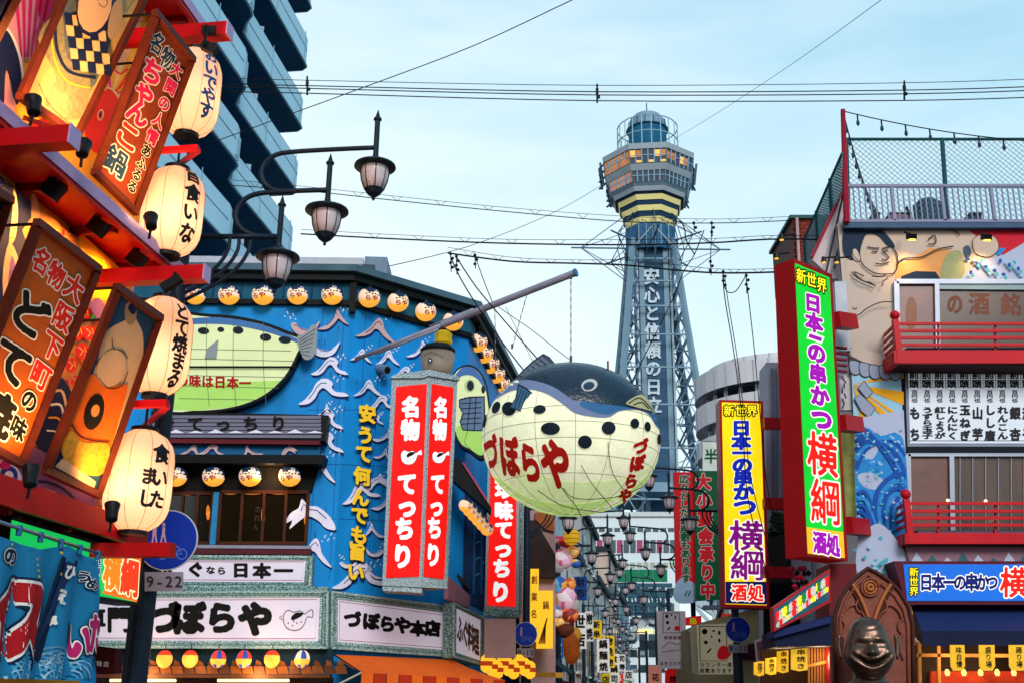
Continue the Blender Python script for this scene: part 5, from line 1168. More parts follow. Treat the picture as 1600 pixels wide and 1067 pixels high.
m = MB(); m.tube([fc + Vector((.0, 0, RZ - .02)), fc + Vector((.0, 0, RZ + .12))], .03, steelc, 6); m.tube([E_.at(950, 578), E_.at(950, 578) + Vector((0, 0, .18))], .02, M('ring_red', '8c3030'), 6); m.build('hanging_ring', fish)

# ================================================================== THE TOWER
TY = 170; tw = front(TY); tcx = tw.at(1018, 430).x
tow = thing('observation_tower', 'tall steel observation tower with an octagonal deck and white lettering up its shaft', 'tower', (tcx, TY, 0))
stl = M('tower_steel', '86a6ba', rough=.55, var=.12, scale=.3, base=.7); stl2 = M('tower_dark_steel', '50718c', rough=.6, var=.15, scale=.3, base=.6); wht = M('tower_white', 'cfe0ec', base=.75, var=.06)
pale = M('tower_pale', '9eacb6', base=.75, var=.08, scale=.4); tgl = M('tower_glass', '3a4a5c', rough=.12, var=.3, scale=.8, base=.6)
def Tz(y, Y=TY): return front(Y).at(1018, y).z
def Tx(x, y, Y=TY): return front(Y).at(x, y).x
zd = Tz(386)                                                  # underside of the deck neck
levels = [(0, 12.5), (12, 11.0), (22, 9.2), (31, 7.9), (41, 6.65), (51, 5.55), (60, 4.6), (69, 3.75), (zd, 3.3)]
def Lw(z): return float(np.interp(z, [l[0] for l in levels], [l[1] for l in levels]))
TC = lambda x, y, z: Vector((tcx + x, TY + y, z))
for sx in (-1, 1):
    for sy in (-1, 1):
        m = MB()
        for (z0, w0), (z1, w1) in zip(levels[:-1], levels[1:]): m.beam(TC(sx * w0, sy * w0, z0), TC(sx * w1, sy * w1, z1), 0.8 if z0 > 30 else 1.3, stl)
        m.build('leg', tow)
# lattice in each face, bay by bay
zz = 22.0; bays = []
while zz < zd - 2: hgt = max(3.2, Lw(zz) * 1.0); bays.append((zz, min(zz + hgt, zd))); zz += hgt
for fi, (ax, sg) in enumerate((('x', -1), ('x', 1), ('y', -1), ('y', 1))):
    m = MB()
    for z0, z1 in bays:
        w0, w1 = Lw(z0), Lw(z1); inn = 2.75
        def pt(u, z):
            w = Lw(z); return TC(u, sg * w, z) if ax == 'y' else TC(sg * w, u, z)
        for s in (-1, 1):
            m.beam(pt(s * w0, z0), pt(s * inn, z1), .28, stl2); m.beam(pt(s * inn, z0), pt(s * w1, z1), .28, stl2)
            zm = (z0 + z1) / 2; m.beam(pt(s * Lw(zm), zm), pt(s * inn, zm), .2, stl2)
            m.beam(pt(s * (w0 + inn) / 2, z0), pt(s * Lw(zm), zm), .16, stl); m.beam(pt(s * inn, zm), pt(s * (w1 + inn) / 2, z1), .16, stl)
        m.beam(pt(-w0, z0), pt(w0, z0), .24, stl)
        for s in (-1, 1):
            zq = (z0 * 3 + z1) / 4; m.beam(pt(s * Lw(zq), zq), pt(s * inn, z0), .13, stl); m.beam(pt(s * (Lw(z1) + inn) / 2, z1), pt(s * Lw(zm), zm), .13, stl)
    tag(m.build('lattice', tow), kind='stuff')
# central shaft with the lettering panel
m = MB(); m.box(TC(0, 0, (22 + zd) / 2), (5.4, 5.4, zd - 22), M('shaft_panel', '3a6080', var=.2, scale=.4, base=.7)); m.build('shaft', tow)
for s in (-1, 1):
    m = MB(); m.box(TC(s * 2.72, -2.75, (24 + zd) / 2), (.32, .3, zd - 24), wht); m.build('white_tube', tow)
    m = MB(); m.box(TC(s * 1.95, -2.78, (24 + zd) / 2), (.8, .25, zd - 24), stl); m.build('panel_edge', tow)
for k in range(26):
    z = 26 + k * 2.1
    if z < zd - 1: m = MB(); m.box(TC(0, -2.70, z), (5.2, .1, .12), stl2); m.build('shaft_rung', tow)
pf = front(TY - 2.9, .02); m = MB()
for i, ch in enumerate('安心と信頼の日立'): y = 432 + i * 28.6; m.text(pf, ch, (1018 + i * .55, y), (1018 + i * .55, y), (26, 0), (0, 27), wht, .035, off=.1)
m.build('lettering', tow)
# deck
az0 = math.atan2(tcx, TY)
def octa(r, z, rot=0):
    return [TC(r * math.cos(a), r * math.sin(a), z) for a in [-az0 + R(-90 + 22.5 + 45 * k) + rot for k in range(8)]]
def ring(prof, mt, name='deck_ring', mat_side=None, par=tow):
    m = MB(); vs = []
    for r, z in prof: vs += octa(r / math.cos(R(22.5)), z)
    m.add(vs, [(i * 8 + k, i * 8 + (k + 1) % 8, (i + 1) * 8 + (k + 1) % 8, (i + 1) * 8 + k) for i in range(len(prof) - 1) for k in range(8)] + [tuple(range(8))[::-1], tuple((len(prof) - 1) * 8 + k for k in range(8))], mt)
    return m.build(name, par)
CO = math.cos(R(22.5))
def ap(w): return (front(TY).at(1018 + w, 262).x - tcx) * CO        # apothem of the octagon from its half width
def zr_(w, y): return front(TY - ap(w)).at(1018, y).z               # height of a point on its front face
def kr(w, y): return abs(front(TY).at(1018 + w, y).x - tcx)
dkm = M('deck_dark_band', '20405c', var=.15); yb = M('band_yellow', 'e4d890', var=.12, base=.8, e=.05); deckd = M('deck_underside', '2c4a62', var=.15)  # first colour: dark blue of the bands between the yellow ones
def seg(w0, y0, w1, y1, mt, name, capb=None):
    m = MB(); A = octa(ap(w0) / CO, zr_(w0, y0)); B = octa(ap(w1) / CO, zr_(w1, y1)); m.add(A + B, [(k, (k + 1) % 8, 8 + (k + 1) % 8, 8 + k) for k in range(8)], mt)
    m.add(A, [tuple(range(8))[::-1]], deckd); return m.build(name, tow)
seg(35.5, 386, 35.5, 347.2, M('neck_steel', '33668c', var=.3, scale=.6), 'neck')
for w0, y0, w1, y1, mt, nm_ in ((34, 347, 36, 338, yb, 'yellow_band'), (35, 337.8, 38, 329, dkm, 'dark_band'), (39, 328.8, 41, 320, yb, 'yellow_band'), (40, 319.8, 43, 312, dkm, 'dark_band'), (44, 311.8, 46.5, 303, yb, 'yellow_band'),
        (45.5, 302.8, 50, 298, dkm, 'dark_band'), (51.5, 297.8, 54, 290, pale, 'lower_lip'), (54, 289.8, 58, 284.5, stl, 'lower_sill'), (58, 284.2, 60.5, 266, tgl, 'window_band'), (62, 265.8, 66.5, 255, pale, 'middle_band'), (65.5, 254.6, 68, 232.5, tgl, 'window_band'), (70, 232, 71, 223, pale, 'roof_fascia')):
    seg(w0, y0, w1, y1, mt, nm_)
r1a, r1b, z1a, z1b = ap(58), ap(60.5), zr_(58, 284.2), zr_(60.5, 266); r2a, r2b, z2a, z2b = ap(65.5), ap(68), zr_(65.5, 254.6), zr_(68, 232.5)
ztop_ = zr_(71, 223); m = MB(); m.add(octa(ap(71) / CO, ztop_), [tuple(range(8))], stl2); m.build('roof', tow)
for s in (-1, 1):
    for dx in (.2, 1.2, 2.4): m = MB(); m.beam(TC(s * dx, -ap(35.5) - .1, zr_(35.5, 384)), TC(s * dx, -ap(35.5) - .1, zr_(35.5, 349)), .15, stl); m.build('neck_post', tow)
    m = MB(); m.beam(TC(s * 3.0, -ap(35.5) - .1, zr_(35.5, 384)), TC(0, -ap(35.5) - .1, zr_(35.5, 352)), .2, pale); m.build('neck_brace', tow)
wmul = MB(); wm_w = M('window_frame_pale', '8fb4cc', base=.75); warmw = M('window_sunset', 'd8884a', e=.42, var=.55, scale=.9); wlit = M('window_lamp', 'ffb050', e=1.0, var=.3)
for (ra, za, rb, zb_) in ((r1a, z1a, r1b, z1b), (r2a, z2a, r2b, z2b)):
    A_, B_ = octa((ra + .06) / math.cos(R(22.5)), za), octa((rb + .06) / math.cos(R(22.5)), zb_)
    for k in range(8):
        for i in range(7):
            t_ = i / 6; m = MB(); m.beam(A_[k].lerp(A_[(k + 1) % 8], t_), B_[k].lerp(B_[(k + 1) % 8], t_), .16, wm_w)
            m.build('window_post', tow)
        m = MB(); m.beam(A_[k].lerp(B_[k], .55), A_[(k + 1) % 8].lerp(B_[(k + 1) % 8], .55), .13, wm_w); m.build('window_rail', tow)
# glow put into the panes: sunset reflection on the left, lamps inside the upper room
A_, B_ = octa((r2a + .04) / CO, z2a), octa((r2b + .04) / CO, z2b)
def pane(k, i, n, j0, j1, mt, A=None, B=None):
    A, B = A or A_, B or B_; a0, a1, b0, b1 = A[k].lerp(A[(k + 1) % 8], (i + .12) / n), A[k].lerp(A[(k + 1) % 8], (i + .88) / n), B[k].lerp(B[(k + 1) % 8], (i + .12) / n), B[k].lerp(B[(k + 1) % 8], (i + .88) / n)
    m = MB(); m.add([a0.lerp(b0, j0), a1.lerp(b1, j0), a1.lerp(b1, j1), a0.lerp(b0, j1)], [(0, 1, 2, 3)], mt); m.build('pane', tow)
# faces: 7 is front-left, 0 front?  found from orientation
def facing(k):
    c = (A_[k] + A_[(k + 1) % 8]) / 2 - TC(0, 0, A_[0].z); return math.degrees(math.atan2(c.x, -c.y))
fr_k = min(range(8), key=lambda k: abs(facing(k) - math.degrees(az0) * 0)); lf_k = min(range(8), key=lambda k: abs(facing(k) + 45)); rt_k = min(range(8), key=lambda k: abs(facing(k) - 45))
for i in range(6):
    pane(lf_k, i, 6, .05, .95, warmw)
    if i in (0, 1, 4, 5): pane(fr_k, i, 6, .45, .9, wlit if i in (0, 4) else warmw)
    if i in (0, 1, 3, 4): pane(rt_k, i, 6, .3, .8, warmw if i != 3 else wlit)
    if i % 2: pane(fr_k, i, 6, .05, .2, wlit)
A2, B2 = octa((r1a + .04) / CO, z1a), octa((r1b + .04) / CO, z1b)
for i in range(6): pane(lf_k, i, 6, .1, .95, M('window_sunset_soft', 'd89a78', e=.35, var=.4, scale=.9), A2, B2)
# side frames of the deck
for s in (-1, 1):
    m = MB()
    for (y0, y1, w0, w1) in ((256, 288, 70, 67), (290, 316, 60, 55)):
        for dy in (0, 2.2): m.beam(TC(s * kr(w0, y0), dy, Tz(y0)), TC(s * kr(w1, y1), dy, Tz(y1)), .35, stl2)
        for t_ in (0, .33, .66, 1): m.beam(TC(s * kr(w0 - 8, y0), 0, Tz(y0 + (y1 - y0) * t_)), TC(s * kr(w0, y0), 2.2, Tz(y0 + (y1 - y0) * t_)), .25, stl2)
    m.build('side_frame', tow)
# top: drum, railing, cylinder, mast
zt0 = ztop_ + .3; r2 = ap(66); rr0 = kr(23, 205)
m = MB(); m.lathe(TC(0, 0, 0), [(r2 - 3.8, zt0 - .4), (r2 - 3.9, zt0 + 1.2), (rr0, zt0 + 1.25), (rr0, Tz(205))], M('drum_teal', '1f6a92', var=.15, scale=.5), 28); m.build('drum', tow)
m = MB(); m.lathe(TC(0, 0, 0), [(rr0 + .4, Tz(206)), (rr0 - .1, Tz(205)), (rr0 - .2, Tz(192)), (rr0 - .7, Tz(189)), (rr0 - .9, Tz(184))], M('cylinder_steel', '7f9cb4', var=.15, scale=.6, metal=.2), 28); m.build('cylinder', tow)
for k in range(14): a = 6.283 * k / 14; m = MB(); m.beam(TC(math.cos(a) * (rr0 + .05), math.sin(a) * (rr0 + .05), Tz(204)), TC(math.cos(a) * (rr0 - .1), math.sin(a) * (rr0 - .1), Tz(192)), .12, stl2); m.build('cylinder_rib', tow)
rrl = kr(40, 200); zr0, zr1 = zt0 + .6, Tz(203, TY)
for k in range(20): a = 6.283 * k / 20; m = MB(); m.beam(TC(math.cos(a) * rrl, math.sin(a) * rrl, zr0 - .8), TC(math.cos(a) * rrl, math.sin(a) * rrl, zr1), .16, M('rail_pale', '9cc4d0', base=.7)); m.build('railing_post', tow)
for zq in (zr0, (zr0 + zr1) / 2, zr1): m = MB(); m.tube([TC(math.cos(6.283 * k / 24) * rrl, math.sin(6.283 * k / 24) * rrl, zq) for k in range(25)], .1, M('rail_pale', '9cc4d0'), 5, False); m.build('railing_bar', tow)
m = MB(); m.tube([TC(0, 0, Tz(186)), TC(0, 0, Tz(162))], .10, stl2, 6); m.build('mast', tow)
# antenna arms round the neck
zc = Tz(389); 
for k in range(8):
    a = R(45 * k) ; L_ = kr(108, 389) if k % 4 == 0 else kr(80, 389); dx, dy = math.cos(a), math.sin(a); m = MB()
    tip = TC(dx * L_, dy * L_, zc); m.beam(TC(dx * 3, dy * 3, zc), TC(dx * (L_ + 1.6), dy * (L_ + 1.6), zc), .2, stl2)
    for dz in (6.5, -6.5):
        m.beam(TC(dx * 3.3, dy * 3.3, zc + dz), tip, .11, stl2); m.beam(TC(dx * 3.3 + dy * 2, dy * 3.3 - dx * 2, zc + dz * .6), tip, .09, stl2)
        m.beam(TC(dx * 5.5, dy * 5.5, zc), TC(dx * 4.6, dy * 4.6, zc + dz * .62), .13, stl2)
    m.build('antenna_arm', tow)
# lower body: big white arch braces and floors
lowp = M('arch_white', 'b8cad6', base=.75, var=.1)
for s in (-1, 1):
    m = MB(); pts = [TC(s * 12.0, -12.4, 0), TC(s * 9.4, -11.6, 9), TC(s * 6.0, -10.6, 15), TC(0, -10.2, 19)]
    for a, b in zip(pts[:-1], pts[1:]): m.beam(a, b, 1.2, lowp)
    m.build('arch', tow)
    m = MB(); m.beam(TC(s * 11.6, -11.8, 6), TC(-s * 2, -10, 22), .5, lowp); m.build('diagonal', tow)
for zq, hh, mt in ((19.5, 2.6, M('tower_floor', 'c4d4dc', base=.7)), (26, 2.0, stl), (33, 1.4, stl)):
    w = Lw(zq) + .3; m = MB(); m.box(TC(0, 0, zq), (2 * w, 2 * w, hh), mt); m.build('floor', tow)
# ================================================================== STREET CENTRE: far buildings, signs and giant food figures
def bldg(name, label, pl, quad, thick, mt, cat='building', group=None):
    t = thing(name, label, cat, pl.at(*quad[3]), group); m = MB(); m.prism(pl, quad, thick, mt); m.build('wall', t); return t
def part(t, pl, quad, thick, mt, name, off=0.0): m = MB(); m.prism(pl, quad, thick, mt, off=off); return m.build(name, t)
gw = M('far_white', 'd0dade', base=.95, var=.1, scale=.2); fg_ = M('far_glass', '4c6470', rough=.15, var=.35, scale=.5, base=.6); dg = M('far_dark', '2c3c48', var=.3, scale=.5)
P9 = front(140, .05)
t = bldg('station_building', 'wide pale building with a green band closing the end of the street', P9, [(905, 800), (1062, 800), (1062, 1075), (905, 1075)], 12, gw)
part(t, P9, [(903, 799), (1064, 799), (1064, 806), (903, 806)], .6, M('far_cornice', 'd0d8dc'), 'cornice', .3)
for i in range(14):
    x = 912 + i * 10.4
    part(t, P9, [(x, 843), (x + 8.6, 843), (x + 8.6, 863), (x, 863)], .2, (fg_, M('far_pink', 'b04a70', var=.3), fg_)[(i * 5) % 3], 'window', .06)
    part(t, P9, [(x, 878), (x + 7.6, 878), (x + 7.6, 887), (x, 887)], .2, M('far_window_pale', 'a8b0a0', rough=.2), 'window', .06)
for i in range(11): x = 920 + i * 11.2; part(t, P9, [(x, 889), (x + 10.6, 889), (x + 10.6, 908), (x, 908)], .3, M('far_green', '18a070', var=.15, e=.1), 'green_panel', .1)
for i in range(12): x = 912 + i * 12; part(t, P9, [(x, 824), (x + 9, 824), (x + 9, 830), (x, 830)], .2, fg_, 'window', .06)
for r_ in range(6):
    for i in range(10):
        x = 912 + i * 14.5; y = 918 + r_ * 24; part(t, P9, [(x, y), (x + 11, y), (x + 11, y + 12), (x, y + 12)], .2, (fg_, dg)[(i + r_) % 2], 'window', .06)
# rows of low shops down both sides
scol = ['b8a898', 'b0c4d0', 'd4d0c8', 'a8a8a8', 'c4d0d8', 'c8b4a8', 'b8d0dc', 'd0ccc8']
def shop(i, side, v0, v1, hgt, mt, label, ux):
    """a street-side building between distances v0..v1 along the street, front wall at u=ux"""
    w = 7 * side; c = Vector(street(ux, v0)); t = thing('shop_building', label, 'building', c, 'shops lining the far street')
    P_ = [Vector(street(ux, v0)), Vector(street(ux, v1)), Vector(street(ux + w, v1)), Vector(street(ux + w, v0))]
    m = MB(); m.add([p + Vector((0, 0, z)) for z in (0, hgt) for p in P_], [(0, 1, 5, 4), (1, 2, 6, 5), (2, 3, 7, 6), (3, 0, 4, 7), (4, 5, 6, 7)], mt); m.build('wall', t)
    m = MB(); m.add([p + Vector((0, 0, z)) for z in (hgt + .01, hgt + .35) for p in [Vector(street(ux - .25 * side, v0 - .2)), Vector(street(ux - .25 * side, v1)), Vector(street(ux + w, v1)), Vector(street(ux + w, v0 - .2))]], [(0, 1, 5, 4), (1, 2, 6, 5), (2, 3, 7, 6), (3, 0, 4, 7), (4, 5, 6, 7), (0, 1, 2, 3)], dg); m.build('roof_edge', t)
    su = -side
    for fl_ in range(1, int(hgt // 3)):
        nw = max(2, int((v1 - v0) / 3))
        for q in range(nw):
            va = v0 + (v1 - v0) * (q + .18) / nw; vb = v0 + (v1 - v0) * (q + .82) / nw; z0 = fl_ * 3.0 + .5
            c0 = Vector(street(ux + su * .03, (va + vb) / 2, z0 + .7)); m = MB(); m.box(c0, (.08, vb - va, 1.4), fg_, Matrix.Rotation(-SH, 3, 'Z')); wd = m.build('window', t)
            m = MB(); m.box(c0 + Vector((su * .05, 0, -.75)), (.12, vb - va + .2, .1), gw, Matrix.Rotation(-SH, 3, 'Z')); m.build('sill', wd)
    # ground floor: awning
    c0 = Vector(street(ux + su * .5, (v0 + v1) / 2, 2.75)); m = MB(); m.box(c0, (1.1, (v1 - v0) * .92, .09), M('shop_awning_%d' % (i % 4), ('a83020', '2c5a80', 'c87820', '3c7850')[i % 4]), Matrix.Rotation(-SH, 3, 'Z') @ Matrix.Rotation(R(14) * su, 3, 'Y')); m.build('awning', t)
    # end wall windows facing the viewer
    for fl_ in range(1, int(hgt // 3)):
        for q in (0.25, .7):
            c0 = Vector(street(ux + w * q, v0 - .04, fl_ * 3 + 1.2)); m = MB(); m.box(c0, (1.3, .1, 1.2), fg_, Matrix.Rotation(-SH, 3, 'Z')); m.build('window', t)
    return t
lv = [(36.5, 44, 8.0), (44.2, 52, 10.5), (52.2, 61, 9), (61.2, 72, 12), (72.2, 84, 9.5), (84.2, 98, 13), (98.2, 118, 11)]
rv_ = [(33, 41, 8.5), (41.2, 50, 7.5), (50.2, 60, 10), (60.2, 72, 8.5), (72.2, 86, 11), (86.2, 100, 9), (100.2, 118, 12)]
nm = ['brown', 'blue grey', 'cream', 'dark brown', 'grey', 'terracotta', 'pale blue', 'beige']
for i, (a, b, hh) in enumerate(lv): shop(i, -1, a, b, hh, M('shop_wall_%d' % i, scol[i], base=.85, var=.25, scale=.6), '%s shop front on the far street, %s beyond the giant food figures' % (nm[i], ords[i]), -5.2)
for i, (a, b, hh) in enumerate(rv_): shop(i + 3, 1, a, b, hh, M('shop_wall_%d' % ((i + 3) % 8), scol[(i + 3) % 8], base=.85, var=.25, scale=.6), '%s shop front on the far street, %s beyond the cream box sign' % (nm[(i + 3) % 8], ords[i]), 3.2)
random.seed(11)
kan = '酒食串焼鍋寿司麺店大阪名物新世界'
for i in range(26):                                            # projecting signs, small in the distance
    side = -1 if i % 2 else 1; v = 38 + i * 2.6; ux = (-5.2 + .75) if side < 0 else (3.2 - .75); z0 = random.uniform(2.9, 5.5); hh = random.uniform(.9, 1.9); w = random.uniform(.45, .8)
    cc = random.choice(['d02818', 'e8e4dc', '1c60a8', 'e8e4dc', '1c8850', 'e87828', 'f0c020', '1c60a8', 'e8e4dc']); c = Vector(street(ux, v, z0 + hh / 2))
    t = thing('projecting_sign', '%s projecting shop sign with %s lettering far down the %s side, %s in its row' % ({'d02818': 'red', 'f0c020': 'yellow', '1c60a8': 'blue', 'e8e4dc': 'white', '1c8850': 'green', 'e87828': 'orange', '282c34': 'black'}[cc], 'white' if cc not in ('f0c020', 'e8e4dc') else 'dark', 'left' if side < 0 else 'right', ords[i // 2]), 'sign', c, 'projecting signs down the far street')
    m = MB(); m.box(c, (w, .18, hh), M('far_sign_' + cc, cc, e=.35, var=.1), Matrix.Rotation(-SH, 3, 'Z')); m.build('board', t)
    m = MB(); q = front(c.y - .13, .003); n_ = 3 if hh > 1.7 else 2; s_ = hh / n_ * .8
    for j in range(n_):
        ch = random.choice(kan); vs, fs = glyph(ch, .045); zc_ = z0 + hh * (n_ - j - .5) / n_
        m.add([Vector((c.x + (u - .5) * min(s_, w * .85), c.y - .14, zc_ + (vv - .5) * s_)) for u, vv in vs], fs, WH if cc not in ('f0c020', 'e8e4dc') else ink)
    m.build('lettering', t)
    m = MB(); m.beam(c, c + Vector((side * .9, 0, 0)), .05, iron); m.build('bracket', t)
# arcade gate and lattice at the far end
ag = thing('arcade_gate', 'pale arched arcade gate with thin lattice beams at the far end of the street', 'gate', front(118).at(985, 1090)); AG = front(118, .05)
agm = M('gate_pale', 'c8d4dc', base=.8, var=.1); agd = M('gate_steel', '3c6478', base=.7, var=.2)
m = MB(); m.prism(AG, [(1040, 958), (1006, 958), (985, 985), (958, 1030), (938, 1090), (948, 1090), (968, 1036), (992, 996), (1010, 974), (1040, 974)], 1.5, agm); m.build('arch', ag)
part(ag, AG, [(1000, 1000), (1040, 1000), (1040, 1014), (1000, 1014)], .6, dg, 'beam', .1); part(ag, AG, [(996, 982), (1020, 982), (1020, 989), (996, 989)], .3, M('gate_light', 'ffd890', e=.9), 'lit_sign', .3)
for k in range(9): x = 932 + k * 13; m = MB(); m.beam(AG.at(x, 915, .4), AG.at(x, 958, .4), .35, agd); m.beam(AG.at(x, 915, .5), AG.at(x + 13, 958, .5), .22, agd); m.build('lattice_bar', ag)
for y in (914, 930, 944, 958): m = MB(); m.beam(AG.at(928, y, .45), AG.at(1050, y, .45), .4, agd); m.build('lattice_beam', ag)
for k in range(8): part(ag, front(116), [(944 + (k * 37) % 60, 990 + k * 9), (956 + (k * 37) % 60, 990 + k * 9), (956 + (k * 37) % 60, 996 + k * 9), (944 + (k * 37) % 60, 996 + k * 9)], .3, (agm, fg_, agd)[k % 3], 'panel')
# left: brown eave, yellow signs, giant figures
q = front(29.5)
t = bldg('pink_shop', 'narrow pink and amber shop front with a dark slanting eave behind the second lamp post', q, [(812, 700), (868, 780), (868, 1075), (812, 1075)], 6, M('wall_pink', 'c8a0a0', var=.3, scale=1, base=.7))
part(t, front(29.2), [(826, 812), (836, 812), (868, 866), (868, 902), (826, 900)], .8, M('eave_brown', '3a2a28', var=.3), 'eave')
part(t, front(29.4), [(836, 800), (866, 800), (866, 830), (852, 826), (836, 810)], .3, M('carved_orange', 'b0602c', var=.4, scale=4), 'carving')
ysig = M('sign_amber', 'ffc22a', e=.62, var=.1, scale=1.5)
for (quad, lab, tx, st, en) in (([(829, 888), (842, 888), (841, 1002), (828, 1000)], 'tall narrow amber sign just right of the second lamp post', '創業名店', (835, 905), (834, 985)), ([(842, 922), (864, 922), (864, 1012), (838, 1012)], 'wide amber sign with brown stripes beside the giant food figures', '鍋', (853, 945), (853, 945))):
    t = thing('amber_sign', lab, 'sign', front(28.6).at(*quad[3]), 'amber signs'); part(t, front(28.6), quad, .3, ysig, 'case'); m = MB(); Q_ = front(28.6, .003)
    m.text(Q_, tx, st, en, (10, 0), (0, 14), M('ink_brown2', '8a4a14'), .03, off=.01)
    if quad[0][0] > 840:
        for i in range(4): m.line(Q_, [(855 - i * 1, 965 + i * 3), (842 + i * 3, 1005)], 2.2, M('ink_brown2', ''), off=.012)
    m.build('lettering', t)
# giant figures: a chef holding dishes over the shop front
fgp = front(31)
def blobs(name, label, cat, items, group=None):
    x, y, r, mt, sy = items[0]; t = thing(name, label, cat, fgp.at(x, y + r), group); kk = 31 * 1.0 / FPX
    for j, (x, y, r, mt, sq) in enumerate(items):
        c = fgp.at(x, y); rr = r * kk; m = MB(); nx, ny = 20, 12
        m.lathe(c - Vector((0, 0, rr * sq)), [(max(.003, rr * math.sin(math.pi * i / ny)) * (1 + .06 * math.sin(i * 2.1 + j)), rr * sq * (1 - math.cos(math.pi * i / ny))) for i in range(ny + 1)], mt, nx, sy=.8); m.build(('head', 'body', 'arm', 'dish', 'garnish')[min(j, 4)], t, smooth=True)
    return t
def patchy(name, cols, scale):
    m_ = bpy.data.materials.new(name); m_.use_nodes = True; t_ = m_.node_tree; b_ = t_.nodes['Principled BSDF']; b_.inputs['Roughness'].default_value = .6
    tn = t_.nodes.new('ShaderNodeTexCoord'); vn = t_.nodes.new('ShaderNodeTexVoronoi'); vn.inputs['Scale'].default_value = scale; t_.links.new(tn.outputs['Object'], vn.inputs['Vector'])
    s_ = t_.nodes.new('ShaderNodeSeparateColor'); t_.links.new(vn.outputs['Color'], s_.inputs[0]); r_ = t_.nodes.new('ShaderNodeValToRGB'); r_.color_ramp.interpolation = 'CONSTANT'; t_.links.new(s_.outputs[0], r_.inputs[0])
    r_.color_ramp.elements[0].color = lin(cols[0]) + (1,); r_.color_ramp.elements[1].color = lin(cols[1]) + (1,); r_.color_ramp.elements[1].position = 1 / len(cols)
    for i_, c_ in enumerate(cols[2:]): e_ = r_.color_ramp.elements.new((i_ + 2) / len(cols)); e_.color = lin(c_) + (1,)
    t_.links.new(r_.outputs[0], b_.inputs['Base Color']); t_.links.new(r_.outputs[0], b_.inputs['Emission Color']); b_.inputs['Emission Strength'].default_value = .12; MATS[name] = m_; return m_
fr = patchy('figure_red', ['d83a2c', 'd83a2c', 'f08040', 'e8c8c0', '8c2020'], 6); fpk = patchy('figure_pink', ['e0a8c0', 'e8b8d0', 'd06080', 'f0e0e8', 'c82c40'], 5); fo = patchy('figure_orange', ['f08030', 'f0a040', 'c84820', 'f8d080'], 7); fb = patchy('figure_blue', ['2c70b8', '2050a0', '60b0d8', 'e8e0e0', 'e0b040'], 6); fw = M('figure_white', 'e8e0dc', e=.1, var=.15); fgo = M('figure_gold', 'e0a030', e=.2, var=.3, scale=5)
t = blobs('giant_food_figure', 'giant pink and red round figure high on the left shop front beside a lamp post', 'figure', [(880, 872, 15, fpk, 1.1), (884, 846, 13, fr, .7), (893, 862, 12, fo, .8), (872, 885, 10, fw, .9), (900, 880, 8, fb, .9)])
t = blobs('giant_food_figure', 'giant blue, orange and pink figure lower on the left shop front', 'figure', [(884, 935, 17, fpk, 1.2), (874, 915, 13, fb, 1.1), (873, 935, 11, fgo, 1.0), (890, 912, 10, fo, 1.0), (890, 960, 14, fr, .9), (868, 955, 9, fb, 1.1), (896, 945, 10, fw, 1.1), (872, 972, 10, fo, .7), (880, 925, 6, fr, .8)])
t = blobs('giant_food_figure', 'hanging orange brown figure at the bottom of the left shop front', 'figure', [(893, 1010, 13, M('figure_rust', 'c8601c', e=.12, var=.4, scale=5), 2.0), (884, 985, 14, M('figure_brown', '6a3424', var=.3), .8), (900, 990, 8, fgo, 1.2)])
t = thing('round_lantern', 'yellow round lantern on a pink bar above the giant food figures', 'lantern', front(30.5).at(893, 850)); q = front(30.5); c = q.at(893, 838); rr = 13 * 31 / FPX
m = MB(); m.lathe(c - Vector((0, 0, rr)), [(max(.01, rr * math.sin(math.pi * i / 12)), rr * (1 - math.cos(math.pi * i / 12))) for i in range(13)], M('lantern_gold', 'f0b82c', e=.35, var=.15), 18); m.build('shade', t, smooth=True)
for k in range(4): m = MB(); a = R(-50 + k * 33); m.tube([c + Vector((rr * 1.01 * math.cos(a) * math.cos(b), rr * 1.01 * math.cos(a) * math.sin(b), rr * math.sin(a))) for b in [6.283 * i / 16 for i in range(17)]], .008, M('hoop_brown', '7a4a18'), 4, False); m.build('hoop', t)
m = MB(); m.beam(q.at(842, 839), q.at(880, 839), .06, M('bar_pink', 'e04070', e=.2)); m.build('bar', t)
t = blobs('shop_light', 'cone shaped street light tip just below the big puffer fish', 'lamp', [(888, 812, 4, fw, 1.2)])
t = thing('blue_vertical_sign', 'blue vertical sign with red lettering beyond the giant food figures', 'sign', front(38).at(905, 935)); part(t, front(38), [(898, 900), (917, 900), (917, 936), (898, 936)], .3, M('sign_cobalt', '1c4c98', e=.2), 'board'); m = MB(); m.text(front(38, .004), '財布', (907, 909), (907, 926), (14, 0), (0, 15), ink, .03, off=.02); m.build('lettering', t)
# awnings under the figures
t = thing('tiled_awning', 'dark blue tiled awning at the foot of the left shop front', 'awning', front(30).at(860, 1045)); 
for k in range(7):
    x0 = 838 + k * 8; part(t, front(30 - k * .02), [(x0, 1005 + k * 6), (x0 + 7.4, 1011 + k * 6), (x0 + 7.4, 1024 + k * 5), (x0, 1018 + k * 5)], .4, M('awning_tile_blue', '2c4858', var=.3), 'tile')
part(t, front(29.5), [(825, 1050), (880, 1050), (880, 1058), (825, 1056)], .4, M('awning_gold', 'd8a038', e=.25), 'edge')

